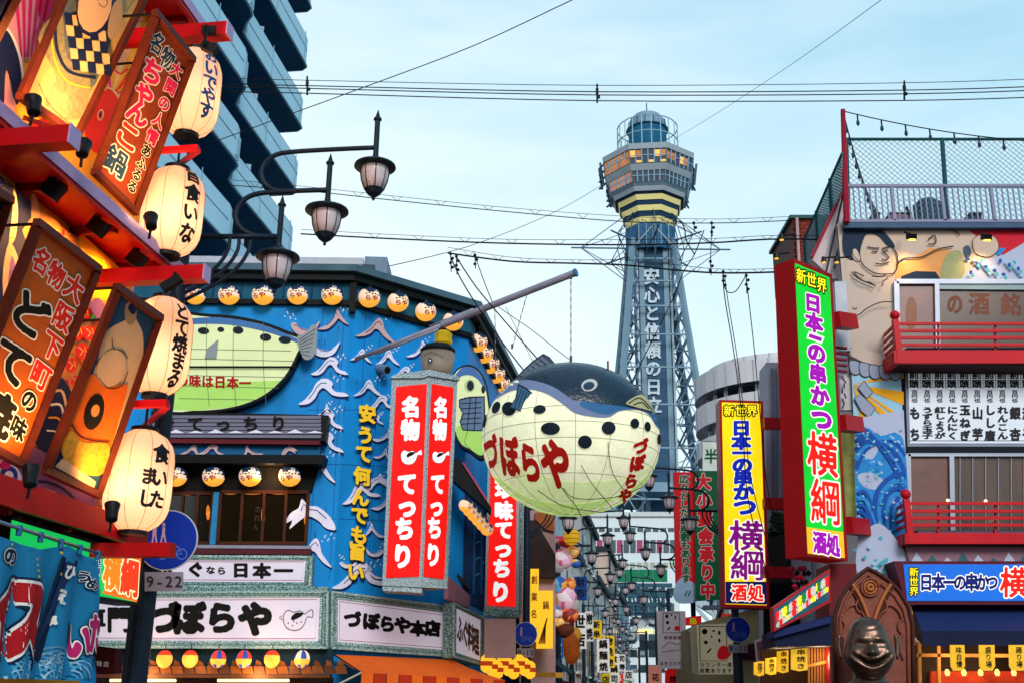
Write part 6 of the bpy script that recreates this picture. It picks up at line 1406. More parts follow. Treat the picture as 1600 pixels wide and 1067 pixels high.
# ================================================================== RIGHT SIDE OF THE STREET
# red and green tall banners
gb = M('banner_green', '0c6c40', e=.08, var=.12); rb = M('banner_red', 'e01c28', e=.15, var=.1); hal = M('banner_halo', 'f0e0e0', e=.1, var=0)
PB1 = front(36, .004)
t = thing('tall_banner', 'tall red banner with green lettering between the tower and the yellow sign', 'banner', PB1.at(1068, 940), 'tall lettered banners on the right')
part(t, PB1, [(1052, 737), (1086, 737), (1087, 938), (1056, 912)], .12, rb, 'cloth'); m = MB()
m.poly(PB1, catmull([(1056, 912), (1066, 902), (1080, 908), (1088, 915), (1090, 938), (1062, 942), (1052, 930)], 4, True), M('banner_sky', 'a8c4e0'), off=.004)
m.text(PB1, '広々としたお座敷もあります', (1069, 748), (1072, 903), (16, 0), (0, 13.5), hal, .10, off=.010); m.text(PB1, '広々としたお座敷もあります', (1069, 748), (1072, 903), (16, 0), (0, 13.5), gb, .05, off=.016)
for dx in (-2.5, 2.5): m.line(PB1, [(1076 + dx, 922), (1073 + dx, 931)], 2, gb, off=.02)
m.build('lettering', t)
t = thing('tall_banner', 'tall green banner with big red lettering left of the yellow sign', 'banner', PB1.at(1104, 940), 'tall lettered banners on the right'); PB2 = front(35.8, .004)
part(t, PB2, [(1085.5, 735), (1125, 735), (1125, 936), (1088, 938)], .12, gb, 'cloth'); m = MB()
m.text(PB2, '大小宴会承り中', (1099, 752), (1106, 922), (24, 0), (0, 26), hal, .10, off=.010); m.text(PB2, '大小宴会承り中', (1099, 752), (1106, 922), (24, 0), (0, 26), rb, .06, off=.016); m.build('lettering', t)
t = thing('tall_banner', 'thin white banner strip with green lettering partly behind the yellow sign', 'banner', front(37).at(1122, 900), 'tall lettered banners on the right')
part(t, front(36.5), [(1098, 690), (1128, 690), (1128, 760), (1098, 740)], .1, M('banner_pale', 'd0d8d0'), 'cloth')
m = MB(); m.text(front(36.5, .004), '半', (1111, 712), (1111, 712), (22, 0), (0, 24), gb, .03, off=.01); m.build('lettering', t)
# white hanging banner with brush marks, and the cream box sign
PW = front(33, .004)
t = thing('hanging_banner', 'white cloth banner with a brush mark frame, left of the cream box sign', 'banner', PW.at(1048, 1045)); part(t, PW, [(1026, 954), (1071, 954), (1073, 1044), (1029, 1044)], .06, M('cloth_white', 'd8ccd4', e=.12, var=.08), 'cloth')
m = MB(); m.line(PW, [(1036, 957), (1062, 957), (1062, 988), (1036, 988)], 1.2, ink, off=.006, closed=True)
for x, y, a, b, g in ((1042, 962, 2.6, 3.2, 0), (1049, 960, 1.5, 1.5, 0), (1043, 972, 2.6, 2.6, 0), (1045, 981, 3.5, 1.2, -45), (1055, 964, 1.2, 3, 0)): m.ell(PW, x, y, a, b, ink, g, off=.009)
m.ell(PW, 1058, 981, 4.5, 4, rb, off=.011)
for k in range(4): m.poly(PW, [(1038 + k * 7, 993), (1043 + k * 7, 993), (1043 + k * 7, 998), (1038 + k * 7, 998)], M('ink_mauve', 'a86880'), off=.01)
m.line(PW, catmull([(1035, 1012), (1045, 1003), (1058, 1006), (1066, 1002)], 4, False), 1.2, M('ink_mauve', ''), off=.01); m.line(PW, [(1034, 1018), (1066, 1014)], 1, M('ink_mauve', ''), off=.012)
m.text(PW, 'まをされやす', (1034, 1036), (1068, 1036), (6, 0), (0, 7), ink, .02, off=.01); m.build('lettering', t)
PC = front(28.2, .003); crm = M('box_cream', 'd8ccac', e=.15, var=.07, scale=2); crm2 = M('wall_cream', 'c8b48c', var=.15, scale=1.5, base=.8)
t = thing('box_sign', 'cream box sign with black brush marks and a red seal beside the right lamp post', 'sign', PC.at(1120, 1055)); part(t, PC, [(1088, 976), (1154, 972), (1160, 1052), (1092, 1052)], .5, crm, 'case')
part(t, front(28.0), [(1078, 985), (1088, 976), (1092, 1052), (1082, 1052)], .5, M('box_side', 'a89c80'), 'side')
m = MB(); m.line(PC, [(1093, 978), (1135, 978), (1136, 1032), (1094, 1032)], 1.4, ink, off=.006, closed=True)
for x, y, a, b, g in ((1101, 986, 4.5, 4.5, 0), (1115, 985, 2.2, 1.6, 0), (1103, 1003, 3.2, 3.0, 20), (1108, 1016, 5.5, 1.4, -45), (1124, 988, 2, 3.4, 0), (1124, 1000, 2, 3, 0), (1112, 994, 1.2, 2, 0)): m.ell(PC, x, y, a, b, ink, g, off=.009)
m.poly(PC, catmull([(1121, 1018), (1128, 1008), (1140, 1012), (1142, 1022), (1132, 1030), (1122, 1028)], 3, True), rb, off=.012)
m.text(PC, 'カウンター席', (1097, 1038), (1140, 1038), (7.5, 0), (0, 8), ink, .03, off=.010); m.text(PC, '座敷あります', (1097, 1047), (1140, 1047), (7.5, 0), (0, 8), ink, .03, off=.012); m.build('lettering', t)
t = bldg('cream_shop', 'cream shop wall behind the cream box sign and the right lamp post', front(29.5), [(1095, 972), (1200, 945), (1200, 1075), (1095, 1075)], 5, crm2)
part(t, front(29.2), [(1100, 945), (1198, 943), (1198, 949), (1100, 951)], .3, M('pipe_lilac', '9098b0'), 'gutter'); part(t, front(29.3), [(1150, 1010), (1200, 1000), (1200, 1030), (1150, 1030)], .2, M('maroon_band', '4a1c2c'), 'band')
t = thing('poster', 'small tilted mauve framed poster below the yellow sign', 'poster', front(24).at(1195, 1035)); part(t, front(24), [(1179, 1000), (1205, 991), (1211, 1028), (1182, 1034)], .04, M('poster_frame', 'b8a8b8'), 'frame'); part(t, front(24), [(1182, 1003), (1203, 996), (1208, 1025), (1185, 1030)], .01, M('poster_mauve', '7c4c6c', e=.05, var=.4, scale=8), 'print', .012)
m = MB(); m.poly(front(24, .003), [(1185, 1015), (1206, 1012), (1208, 1024), (1186, 1029)], M('poster_brown', 'a05838'), off=.02); m.build('print', t)
for (x0, y0, x1, y1, cc, lab) in ((1040, 1046, 1064, 1075, 'd81c18', 'red banner with black lettering at the foot of the white hanging banner'), (1014, 1040, 1034, 1075, 'e89080', 'pink patterned banner near the street bottom'), (1070, 964, 1096, 976, 'e82020', 'short red and yellow shop sign beside the white hanging banner'), (940, 1053, 953, 1070, 'e8d018', 'small yellow square sign far down the street')):
    t = thing('small_sign', lab, 'sign', front(34).at(x0, y1)); part(t, front(34), [(x0, y0), (x1, y0 - 3), (x1, y1), (x0, y1)], .15, M('small_sign_' + cc, cc, e=.25, var=.1), 'board'); m = MB(); m.text(front(34, .004), {'d81c18': '焼', 'e89080': '花', 'e82020': '串', 'e8d018': '店'}[cc], ((x0 + x1) / 2, (y0 + y1) / 2), ((x0 + x1) / 2, (y0 + y1) / 2), (12, 0), (0, 12), ink if cc != 'e82020' else M('yellow_ink', 'f0d020', e=.2), .04, off=.02); m.build('lettering', t)
# yellow vertical sign
YS = front(25.5, .004); yl = M('sign_yellow', 'ffd814', e=.68, var=.14, base=.5, scale=.9); rfr = M('sign_frame_red', 'b81420', rough=.45, var=.15)
t = thing('vertical_sign', 'tall yellow vertical sign with blue and purple lettering and a red frame', 'sign', YS.at(1160, 948))
part(t, YS, [(1124, 624), (1192, 626), (1203, 950), (1131, 948)], .5, rfr, 'frame'); part(t, YS, [(1128, 628), (1188, 630), (1198, 945), (1134, 943)], .02, yl, 'face', .025)
part(t, YS, [(1133.5, 908), (1197, 908), (1198, 944), (1134, 942)], .004, M('panel_navy', '141c66', e=.3, var=.05), 'panel', .030)
pin = M('letter_blue', '1830c0', e=.5, var=0); ppl = M('letter_purple', '90108c', e=.5, var=0); hl = M('letter_halo', 'f4f0e4', e=.75, var=0); yk = M('letter_dark_outline', '2a4014', e=.1, var=0); ylt = M('letter_yellow_lit', 'ffe61c', e=.8, var=0); rlt = M('letter_red_lit', 'f01c10', e=.7, var=0)
m = MB()
def two(pl, s, x, y, rv, dv, mt, r=.05, hr=.10, o=.035, halo=hl): m.text(pl, s, (x, y), (x, y), rv, dv, halo, hr, off=o); m.text(pl, s, (x, y), (x, y), rv, dv, mt, r, off=o + .006)
for s_, x in (('新', 1139), ('世', 1157), ('界', 1175)): two(YS, s_, x, 641, (17, 0), (0, 18), ylt, .02, .12, halo=yk)
for s_, x, y, sz in (('日', 1158, 668, 25), ('本', 1158, 690, 25), ('一', 1159, 707, 24), ('の', 1160, 726, 27), ('串', 1161, 746, 25), ('か', 1162, 768, 27), ('つ', 1164, 791, 30)): two(YS, s_, x, y, (sz * 1.25, 0), (0, sz), pin, .065)
two(YS, '横', 1166, 836, (56, 2), (0, 50), ppl, .024, .06); two(YS, '綱', 1168, 882, (56, 2), (0, 50), ppl, .020, .06)
two(YS, '酒', 1155, 925, (25, 0), (0, 27), rlt, .04); two(YS, '処', 1181, 926, (25, 0), (0, 27), rlt, .04); m.build('lettering', t)
for y in (661, 786, 893):
    m = MB(); m.beam(front(25.2).at(1193, y), front(25.2).at(1240, y + 2), .24, rfr); m.build('bracket', t)
# white building behind it
t = bldg('white_building', 'narrow white wall with pipes and a dark window between the two tall vertical signs', front(27.0), [(1197, 566), (1262, 566), (1262, 1075), (1197, 1075)], .8, M('wall_white', 'c8c4d4', base=.8, var=.15, scale=.8))
part(t, front(26.9), [(1200, 830), (1236, 830), (1236, 912), (1200, 912)], .1, M('dark_window', '0c1418', rough=.15), 'window'); part(t, front(26.8), [(1194, 912), (1250, 908), (1250, 1075), (1194, 1075)], .1, M('dark_shop', '14141c', var=.3), 'shopfront')
for x in (1206, 1212, 1222): m = MB(); m.tube([front(26.85).at(x, 575), front(26.85).at(x + 2, 812)], .035, M('drain_pipe', '8c8898'), 6); m.build('drain_pipe', t)
m = MB()
for k in range(26):
    c = front(26.6).at(1204 + (k * 7) % 30, 826 - (k * 5) % 26); m.tube([front(26.6).at(1218, 832), c], .012, M('plant_green', '2a4c34'), 4)
    m.lathe(c, [(.01, -.06), (.07, 0), (.01, .06)], M('leaf_green', '3c5a44', var=.3), 5)
tp_ = thing('potted_plant', 'small leafy plant on the ledge above the dark window', 'plant', front(26.6).at(1218, 832)); m.build('foliage', tp_)
# round balconied building in the distance
rc = thing('round_building', 'round pale building with curved balcony bands behind the yellow sign', 'building', (0, 0, 0))
ry = 75; cc0 = front(ry).at(1255, 640); rr = abs(front(ry).at(1112, 640).x - cc0.x); rc.location = (cc0.x, ry + rr, 0)
rcm = M('round_cladding', 'd2ced4', base=.9, var=.1, scale=.15); rcd = M('round_recess', '22384c', var=.25, scale=.3, rough=.2)
def zr(y): return front(ry).at(1200, y).z
C_ = Vector((cc0.x, ry + rr, 0))
m = MB(); m.lathe(C_, [(rr - 1.6, 0), (rr - 1.6, zr(560))], rcd, 64); m.build('core', rc)
for (y0, y1, dr) in ((543, 553, -.9), (556, 590, 0), (606, 642, 0), (662, 690, 0), (708, 736, 0), (754, 782, 0), (800, 828, 0), (846, 874, 0)):
    m = MB(); m.lathe(C_, [(rr + dr - .05, zr(y1)), (rr + dr, zr(y1) + .01), (rr + dr, zr(y0)), (rr + dr - .5, zr(y0))], rcm, 64); b_ = m.build('balcony_band', rc)
    m = MB(); m.lathe(C_, [(rr + dr - 1.5, zr(y1) - .03), (rr + dr - .03, zr(y1) - .02)], rcd, 64); m.build('soffit', b_)
    for k in range(13): a = R(182 + k * 9.8); m = MB(); m.beam(C_ + Vector((math.cos(a) * (rr + dr + .02), math.sin(a) * (rr + dr + .02), zr(y1))), C_ + Vector((math.cos(a) * (rr + dr + .02), math.sin(a) * (rr + dr + .02), zr(y0))), .07, M('round_joint', 'b4b0ba', var=0)); m.build('joint', b_)
for k in range(8): a = R(184 + k * 14); m = MB(); m.box(C_ + Vector((math.cos(a) * (rr - .9), math.sin(a) * (rr - .9), zr(700))), (.25, .25, zr(556) - zr(846)), rcm); m.build('post', rc)
m = MB(); m.tube([front(40).at(1135, 625), front(40).at(1245, 598)], .06, rfr, 5); m.build('x', None) if False else None

# big green and red vertical sign
GS = plane3(front(17.2).at(1242, 407), front(17.2).at(1262, 866), front(17.65).at(1322, 873), .002)
GS = wallp(front(17).at(1242, 600).x, 17, 55, 1, .002)
t = thing('vertical_sign', 'huge green vertical sign with purple and red lettering in a deep red case', 'sign', GS.at(1290, 885))
rc1 = M('case_red', 'd01018', rough=.4, var=.12, e=.06); gl = M('sign_bright_green', '12c832', e=.72, var=.16, scale=.9); og = M('sign_bright_orange', 'ffa820', e=.85, var=.05)
Q4 = [(1240, 404), (1300, 429), (1325, 876), (1261, 868)]
part(t, GS, Q4, .42, rc1, 'case'); part(t, GS, [(1243, 412), (1296, 434), (1320, 871), (1263, 864)], .015, gl, 'face', .02); part(t, GS, [(1260.5, 823), (1317.5, 831), (1320, 871), (1263, 864)], .004, og, 'panel', .026)
m = MB(); pp2 = M('letter_violet', 'a010b0', e=.6, var=0)
for s_, x, y in (('新', 1252, 432), ('世', 1268, 438), ('界', 1284, 446)): two(GS, s_, x, y, (16, 5), (0, 24), ylt, .02, .12, .03, yk)
for s_, x, y, sz in (('日', 1270, 474, 27), ('本', 1272, 504, 28), ('の', 1276, 551, 30), ('串', 1278, 583, 28), ('か', 1281, 618, 30), ('つ', 1284, 654, 34)): two(GS, s_, x, y, (sz * 1.0, sz * .28), (1, sz * 1.1), pp2, .065, .115, .03)
m.line(GS, [(1262, 523), (1274, 527), (1286, 532)], 12, hl, off=.030); m.line(GS, [(1264, 524), (1274, 527.5), (1284, 531)], 6, pp2, off=.036)
two(GS, '横', 1285, 709, (49, 8), (2, 72), rlt, .026, .062, .03); two(GS, '綱', 1290, 783, (49, 7), (2, 74), rlt, .020, .06, .03)
two(GS, '酒', 1281, 847, (22, 3), (1, 36), pp2, .05, .10, .032); two(GS, '処', 1302, 851, (22, 3), (1, 36), pp2, .05, .10, .032); m.build('lettering', t)
for (x, y) in ((1303, 500), (1312, 660), (1322, 820)):
    a = GS.at(x, y, -.2); m = MB(); b = front(18.6).at(x + 28, y + 4); m.beam(a, b, .22, rfr, .26); m.build('bracket', t)

# ================================================================== RIGHT: mural building
RY_ = 19.0; RF = front(RY_, .0022); Xc = RF.at(1330, 600).x; zT = RF.at(1450, 350).z
rb_ = thing('mural_building', 'right hand restaurant with a wrestler mural, red balconies and a black lettered menu board', 'building', (Xc, RY_, 0))
mural_w = M('mural_beige', 'c9b5a8', base=.85, var=.08, scale=1.2); hs9 = R(8.5)
bk = Vector((math.sin(hs9), math.cos(hs9), 0)) * 8
m = MB(); a, b = Vector((Xc, RY_, 0)), Vector((Xc + 7, RY_, 0)); c, d = b + bk, a + bk
m.add([p + Vector((0, 0, z)) for z in (0, zT - .02) for p in (a, b, c, d)], [(0, 1, 5, 4), (1, 2, 6, 5), (2, 3, 7, 6), (3, 0, 4, 7), (4, 5, 6, 7)], mural_w); m.build('wall', rb_)
SW = wallp(Xc, RY_, 8.5, -1, .003)
m = MB(); m.add([a + Vector((-.02, 0, z)) + bk * t_ for z, t_ in ((0, 0), (0, 1), (zT + .9, 1), (zT - .02, 0))], [(3, 2, 1, 0)], M('side_white', 'c4c0cc', base=.85, var=.12)); m.build('side_wall', rb_)
skn = M('paint_skin', 'd2b8a6', var=.05, base=.85); hair = M('paint_hair', '1c3048', var=.1); lnm = M('paint_line', '2a2a30', var=0); rdm = M('paint_red', 'd01c34', base=.85, var=.06); lbl = M('paint_lightblue', '9ccbe4', base=.85, var=.08); orp = M('paint_orange', 'e8a060', base=.85, var=.15, scale=1.5); sea = M('paint_blue', '1a4fa4', base=.9, var=.1); sea2 = M('paint_midblue', '2c86cc', base=.9, var=.1); plb = M('paint_paleblue', 'b4bcd8', base=.85, var=.06); rope = M('paint_rope', '98a0b8', base=.85, var=.06); amb = M('paint_amber', 'eaa418', base=.9, var=.06); tlp = M('paint_teal', '4cb0bc', base=.85, var=.1)
m = MB()
m.poly(RF, [(1321, 354), (1600, 354), (1640, 354), (1640, 437), (1323, 437)], skn)
m.poly(RF, [(1398, 395), (1420, 388), (1500, 388), (1500, 437), (1398, 437)], orp)
m.poly(RF, catmull([(1385, 360), (1440, 357), (1500, 357), (1525, 368), (1530, 392), (1500, 396), (1460, 385), (1440, 396), (1405, 412), (1390, 400), (1392, 380)], 4, True), skn)
m.poly(RF, catmull([(1470, 437), (1478, 400), (1500, 392), (1508, 420), (1500, 437)], 3, True), M('paint_olive', 'a8a878'))
m.poly(RF, [(1505, 354), (1640, 354), (1640, 356), (1568, 398), (1545, 395), (1530, 372)], rdm); m.poly(RF, [(1640, 358), (1570, 398), (1530, 410), (1500, 437), (1640, 437)], plb)
m.poly(RF, [(1555, 388), (1572, 388), (1562, 400), (1556, 398)], sea2)
m.poly(RF, catmull([(1520, 375), (1538, 366), (1556, 372), (1560, 390), (1545, 402), (1524, 396)], 4, True), skn); m.line(RF, catmull([(1520, 375), (1538, 366), (1556, 372), (1560, 390), (1545, 402), (1524, 396)], 4, True), 1, lnm, closed=True)
m.poly(RF, catmull([(1505, 388), (1513, 384), (1518, 396), (1510, 404)], 3, True), M('paint_wrist', '4a5c70'))
m.poly(RF, catmull([(1318, 395), (1318, 362), (1335, 355), (1360, 354), (1378, 360), (1390, 372), (1398, 384), (1396, 388), (1385, 382), (1372, 368), (1355, 366), (1348, 378), (1344, 395), (1345, 408), (1336, 406), (1328, 405)], 4, True), hair)
m.poly(RF, catmull([(1332, 392), (1338, 390), (1344, 404), (1340, 409), (1333, 403)], 3, True), skn); m.line(RF, catmull([(1332, 392), (1334, 400), (1342, 409)], 3, False), 1, lnm)
for q in ([(1355, 386), (1364, 388), (1374, 388)], [(1378, 389), (1388, 386), (1392, 384)], [(1362, 393), (1368, 394), (1372, 392)], [(1381, 393), (1388, 391)], [(1378, 392), (1388, 402), (1384, 407), (1378, 405)], [(1368, 412), (1378, 413), (1390, 410)], [(1394, 385), (1402, 400), (1402, 418), (1396, 428)], [(1345, 408), (1352, 418), (1370, 428), (1396, 428)], [(1402, 412), (1414, 404), (1440, 402), (1465, 390), (1490, 385)], [(1450, 375), (1460, 368), (1462, 380), (1450, 382)], [(1470, 358), (1490, 360), (1500, 368)], [(1330, 425), (1342, 436), (1368, 447)], [(1335, 425), (1350, 432)]): m.line(RF, catmull(q, 4, False), 1.9, lnm)
m.poly(RF, [(1408, 432), (1430, 424), (1462, 425), (1470, 437), (1408, 437)], hair)
for k in range(26): m.ell(RF, 1512 + (k * 17) % 88, 405 + (k * 11) % 30, 3.6, 2.6, (sea, tlp, lbl)[k % 3], k * 30, n=8)
# chest, rope, rays
for q in ([(1334, 425), (1345, 438), (1360, 442), (1368, 448)], [(1378, 447), (1380, 440), (1388, 435)], [(1362, 432), (1375, 433), (1384, 430)], [(1325, 492), (1340, 493), (1355, 482), (1375, 473), (1394, 472)], [(1332, 480), (1335, 484), (1339, 481)], [(1328, 543), (1338, 545)]): m.line(RF, catmull(q, 4, False), 1.7, lnm)
m.poly(RF, [(1330, 572), (1342, 572), (1407, 572), (1412, 680), (1334, 660)], lbl)
for k in range(6):
    a0 = R(-38 + k * 22); a1 = R(-27 + k * 22); O_ = (1325, 600)
    def clip(p): return (min(max(p[0], 1331), 1412), min(max(p[1], 578), 660))
    m.poly(RF, [O_ if False else (1333, 600), clip((1333 + 110 * math.cos(a0), 600 + 110 * math.sin(a0))), clip((1333 + 110 * math.cos(a1), 600 + 110 * math.sin(a1)))], amb)
m.poly(RF, [(1330, 556), (1350, 566), (1380, 572), (1405, 574), (1405, 560), (1330, 540)], mural_w)
for k in range(5):
    x = 1336 + k * 15.5; y = 572 + k * 3.4 - max(0, k - 2) * 2.6
    pts = catmull([(x - 8, y - 9), (x + 8, y - 6), (x + 11, y + 6), (x + 2, y + 13), (x - 7, y + 8)], 4, True); m.poly(RF, pts, rope); m.line(RF, pts, 1.1, lnm, closed=True)
for pts in ([(1341, 606), (1350, 594), (1364, 612), (1354, 622)], [(1335, 622), (1344, 614), (1368, 637), (1358, 652), (1346, 642)]): m.poly(RF, pts, rope); m.line(RF, pts, 1.1, lnm, closed=True)
# plain sea waves
m.poly(RF, [(1334, 654), (1412, 640), (1424, 905), (1342, 905)], plb)
m.poly(RF, catmull([(1336, 700), (1352, 668), (1376, 680), (1400, 676), (1414, 700), (1419, 820), (1396, 838), (1366, 824), (1342, 836)], 4, True), sea2)
for q in ([(1340, 742), (1362, 738), (1382, 752), (1372, 764), (1350, 760)], [(1350, 700), (1362, 690), (1372, 700), (1364, 716), (1352, 714)], [(1386, 790), (1400, 770), (1412, 780), (1404, 806), (1392, 810)]): m.poly(RF, catmull(q, 4, True), plb)
for k in range(6):
    q = catmull([(1337, 732 - k * 14), (1352, 702 - k * 6), (1378, 690 + k * 2), (1400, 694 + k * 8), (1413, 712 + k * 12)], 5, False); m.line(RF, q, 7.5, (sea, sea2, sea)[k % 3])
for k in range(6):
    q = catmull([(1378 + k * 4, 838 - k * 2), (1368 + k * 6, 800), (1372 + k * 7, 765 + k * 4), (1396 + k * 3, 742 + k * 10), (1416, 740 + k * 14)], 5, False); m.line(RF, [(min(x, 1417), y) for x, y in q], 6.5, (sea, sea2)[k % 2])
for k in range(5): q = catmull([(1340, 770 + k * 9), (1352, 768 + k * 12), (1362, 790 + k * 12), (1372, 828 + k * 8)], 5, False); m.line(RF, q, 5.5, (sea, sea2, sea)[k % 3])
random.seed(5)
for k in range(150):
    x, y = random.uniform(1338, 1412), random.uniform(664, 845)
    if 650 < y < 700 or random.random() < .5: m.ell(RF, x, y, random.uniform(1.2, 2.8), random.uniform(1, 2.2), (tlp, plb, lbl)[k % 3], n=7)
m.poly(RF, catmull([(1342, 838), (1360, 822), (1376, 818), (1395, 835), (1420, 872), (1425, 905), (1344, 905)], 3, True), plb)
for k in range(34): m.ell(RF, random.gauss(1372, 16), 905 - abs(random.gauss(0, 28)), 3.4, 3.0, (tlp, lbl, tlp)[k % 3], n=8)
m.poly(RF, [(1412, 848), (1640, 848), (1640, 885), (1424, 885)], M('paint_rose', 'a07888', base=.7, var=.15))
for k in range(9): m.poly(RF, [(1420 + k * 24, 884), (1432 + k * 24, 862 + (k % 3) * 4), (1448 + k * 24, 884)], (plb, M('paint_deepteal', '3c6a74'))[k % 2])
m.build('mural', rb_)
# side wall strip between sign and mural
sq = front(18.95)
for (y0, y1, mt, nme) in ((440, 548, M('strip_white', 'c8ccd8', base=.8), 'white_panel'), (585, 640, M('strip_script', 'c8c0c8', base=.8), 'script_panel'), (668, 806, M('strip_olive', 'a8ac60', e=.15, var=.4, scale=3), 'glass_strip')):
    x0 = 1304 + (y0 - 440) * .05; x1 = 1304 + (y1 - 440) * .05; part(rb_, sq, [(x0, y0), (x0 + 18, y0), (x1 + 20, y1), (x1, y1)], .1, mt, nme)
m = MB()
for k in range(6): m.line(front(18.84, .003), [(1316 + (k % 2) * 3, 590 + k * 8), (1322 - (k % 3) * 3, 598 + k * 8)], 2.4, lnm)
m.build('script_print', rb_)
for k in range(5): part(rb_, front(18.8), [(1305, 540 + k * 9), (1324, 542 + k * 9), (1324, 545 + k * 9), (1305, 543 + k * 9)], .06, M('lattice_maroon', '7a2038'), 'lattice_bar')
part(rb_, front(18.86), [(1320, 350), (1323.5, 350), (1346, 880), (1342, 880)], .06, M('corner_trim_grey', '5c6c84'), 'corner_trim') if False else None
# windows with red curtains behind glass
alu = M('window_aluminium', '9aa0b0', rough=.35, metal=.4, var=.08); curt = M('curtain_rust', '6e3328', rough=.3, var=.45, scale=2.2, e=.02, base=.7); curt2 = M('curtain_tan', '5e4438', rough=.2, var=.5, scale=1.6, base=.7, streak=True)
def shopwin(quad, mx, label=None):
    TL, TR, BR, BL = quad; w = MB(); W_ = front(RY_ - .02, .002); w.prism(W_, quad, .04, curt2, off=-.0)
    fr_ = MB()
    for A1, B1 in ((TL, TR), (BL, BR), (TL, BL)): fr_.beam(W_.at(*A1, .04), W_.at(*B1, .04), .075, alu, .09)
    fr_.beam(W_.at(mx, TL[1], .042), W_.at(mx + (BL[0] - TL[0]), BL[1], .042), .07, alu, .08)
    win = fr_.build('window', rb_); w.build('pane', win)
    p = MB(); p.prism(W_, [(TL[0], TL[1]), (mx, TL[1]), (mx + BL[0] - TL[0], BL[1]), BL], .01, curt, off=.012); p.build('pane', win)
    return win, W_
w1, W_ = shopwin([(1400, 441), (1840, 441), (1840, 552), (1402, 552)], 1463)
m = MB(); fl2 = M('faint_red_letter', '7c4c3c', var=.2); m.text(W_, '酒銘', (1530, 475), (1580, 476), (34, 0), (0, 36), fl2, .03, off=.003); m.text(W_, 'の', (1492, 475), (1492, 475), (26, 0), (0, 34), fl2, .05, off=.003); m.ell(W_, 1424, 490, 9, 26, M('faint_tan', '9a7060'), off=.016); m.build('lettering', w1)
part(rb_, front(18.93), [(1466, 441), (1840, 441), (1840, 455), (1466, 452)], .02, M('blind_teal', '6c8c94', rough=.3), 'blind')
w2, W_ = shopwin([(1418, 709), (1840, 709), (1840, 840), (1420, 840)], 1486)
for k in range(6): m = MB(); x = 1500 + k * 20; m.beam(front(18.95).at(x, 712), front(18.95).at(x, 830), .008, alu); m.build('blind_cord', w2)
lampm = M('room_lamp', 'ffd890', e=3, var=0)
for x, y in ((1481, 781), (1540, 782), (1555, 811)): m = MB(); m.ell(front(18.9), x, y, 2.6, 2.2, lampm, off=.01); m.build('room_lamp', w2)
# balconies
def balcony(xl, ytop, ybeam0, ybeam1, rails, ball):
    t0 = MB(); D = .75; Pf = front(RY_ - D); rdp = M('balcony_red', 'c81424', rough=.4, var=.14, base=.85)
    t0.prism(Pf, [(xl, ybeam0), (1840, ybeam0), (1840, ybeam1), (xl + 1, ybeam1)], .09, rdp); bal = t0.build('balcony', rb_)
    x3 = Pf.at(xl + 2, ybeam0)
    m = MB(); p0 = Pf.at(xl + 3, ytop); p1 = Pf.at(xl + 3, ybeam1); m.beam(p0 - Vector((0, -.04, 0)), Vector((p0.x, p0.y + .04, p1.z)), .10, rdp); m.build('post', bal)
    m = MB(); nn = 10; m.lathe(p0 + Vector((0, .04, .0)), [(max(.004, .085 * math.sin(math.pi * i / nn)), .085 * (1 - math.cos(math.pi * i / nn))) for i in range(nn + 1)], rdp, 14); m.build('finial', bal, smooth=True)
    for y in rails:
        m = MB(); m.beam(Pf.at(xl + 6, y, -.04), Pf.at(1840, y, -.04), .035, rdp, .05); m.build('rail', bal)
        m = MB(); s0 = Pf.at(xl + 3, y, -.08); m.beam(s0, Vector((s0.x - .0, RY_ - .03, s0.z)), .035, rdp, .05); m.build('rail', bal)
    for x in (1466, 1555, 1640): m = MB(); m.beam(Pf.at(x, rails[0], -.09), Pf.at(x, ybeam0, -.09), .03, rdp); m.build('rail_post', bal)
    s0, s1 = Pf.at(xl + 3, ybeam0), Pf.at(xl + 3, ybeam1); m = MB(); m.beam(Vector((s0.x, s0.y + .1, (s0.z + s1.z) / 2)), Vector((s0.x, RY_ - .01, (s0.z + s1.z) / 2)), .09, rdp, s0.z - s1.z); m.build('side_beam', bal)
    m = MB(); m.box(((s1.x + s1.x + 5) / 2, RY_ - D / 2 + .02, s1.z + .03), (5, D - .1, .04), M('balcony_floor', '3a2028')); m.build('floor', bal)
    part(rb_, front(RY_ - D + .12), [(xl + 20, ybeam0 - 4), (1840, ybeam0 - 4), (1840, ybeam0 + .5), (xl + 20, ybeam0 + .5)], .2, M('sill_mauve', '6c5470'), 'balcony_sill')
balcony(1397, 499, 547, 567, (506, 517, 528, 539), 494)
balcony(1414, 779, 832, 849, (786, 798, 809, 820), 772)
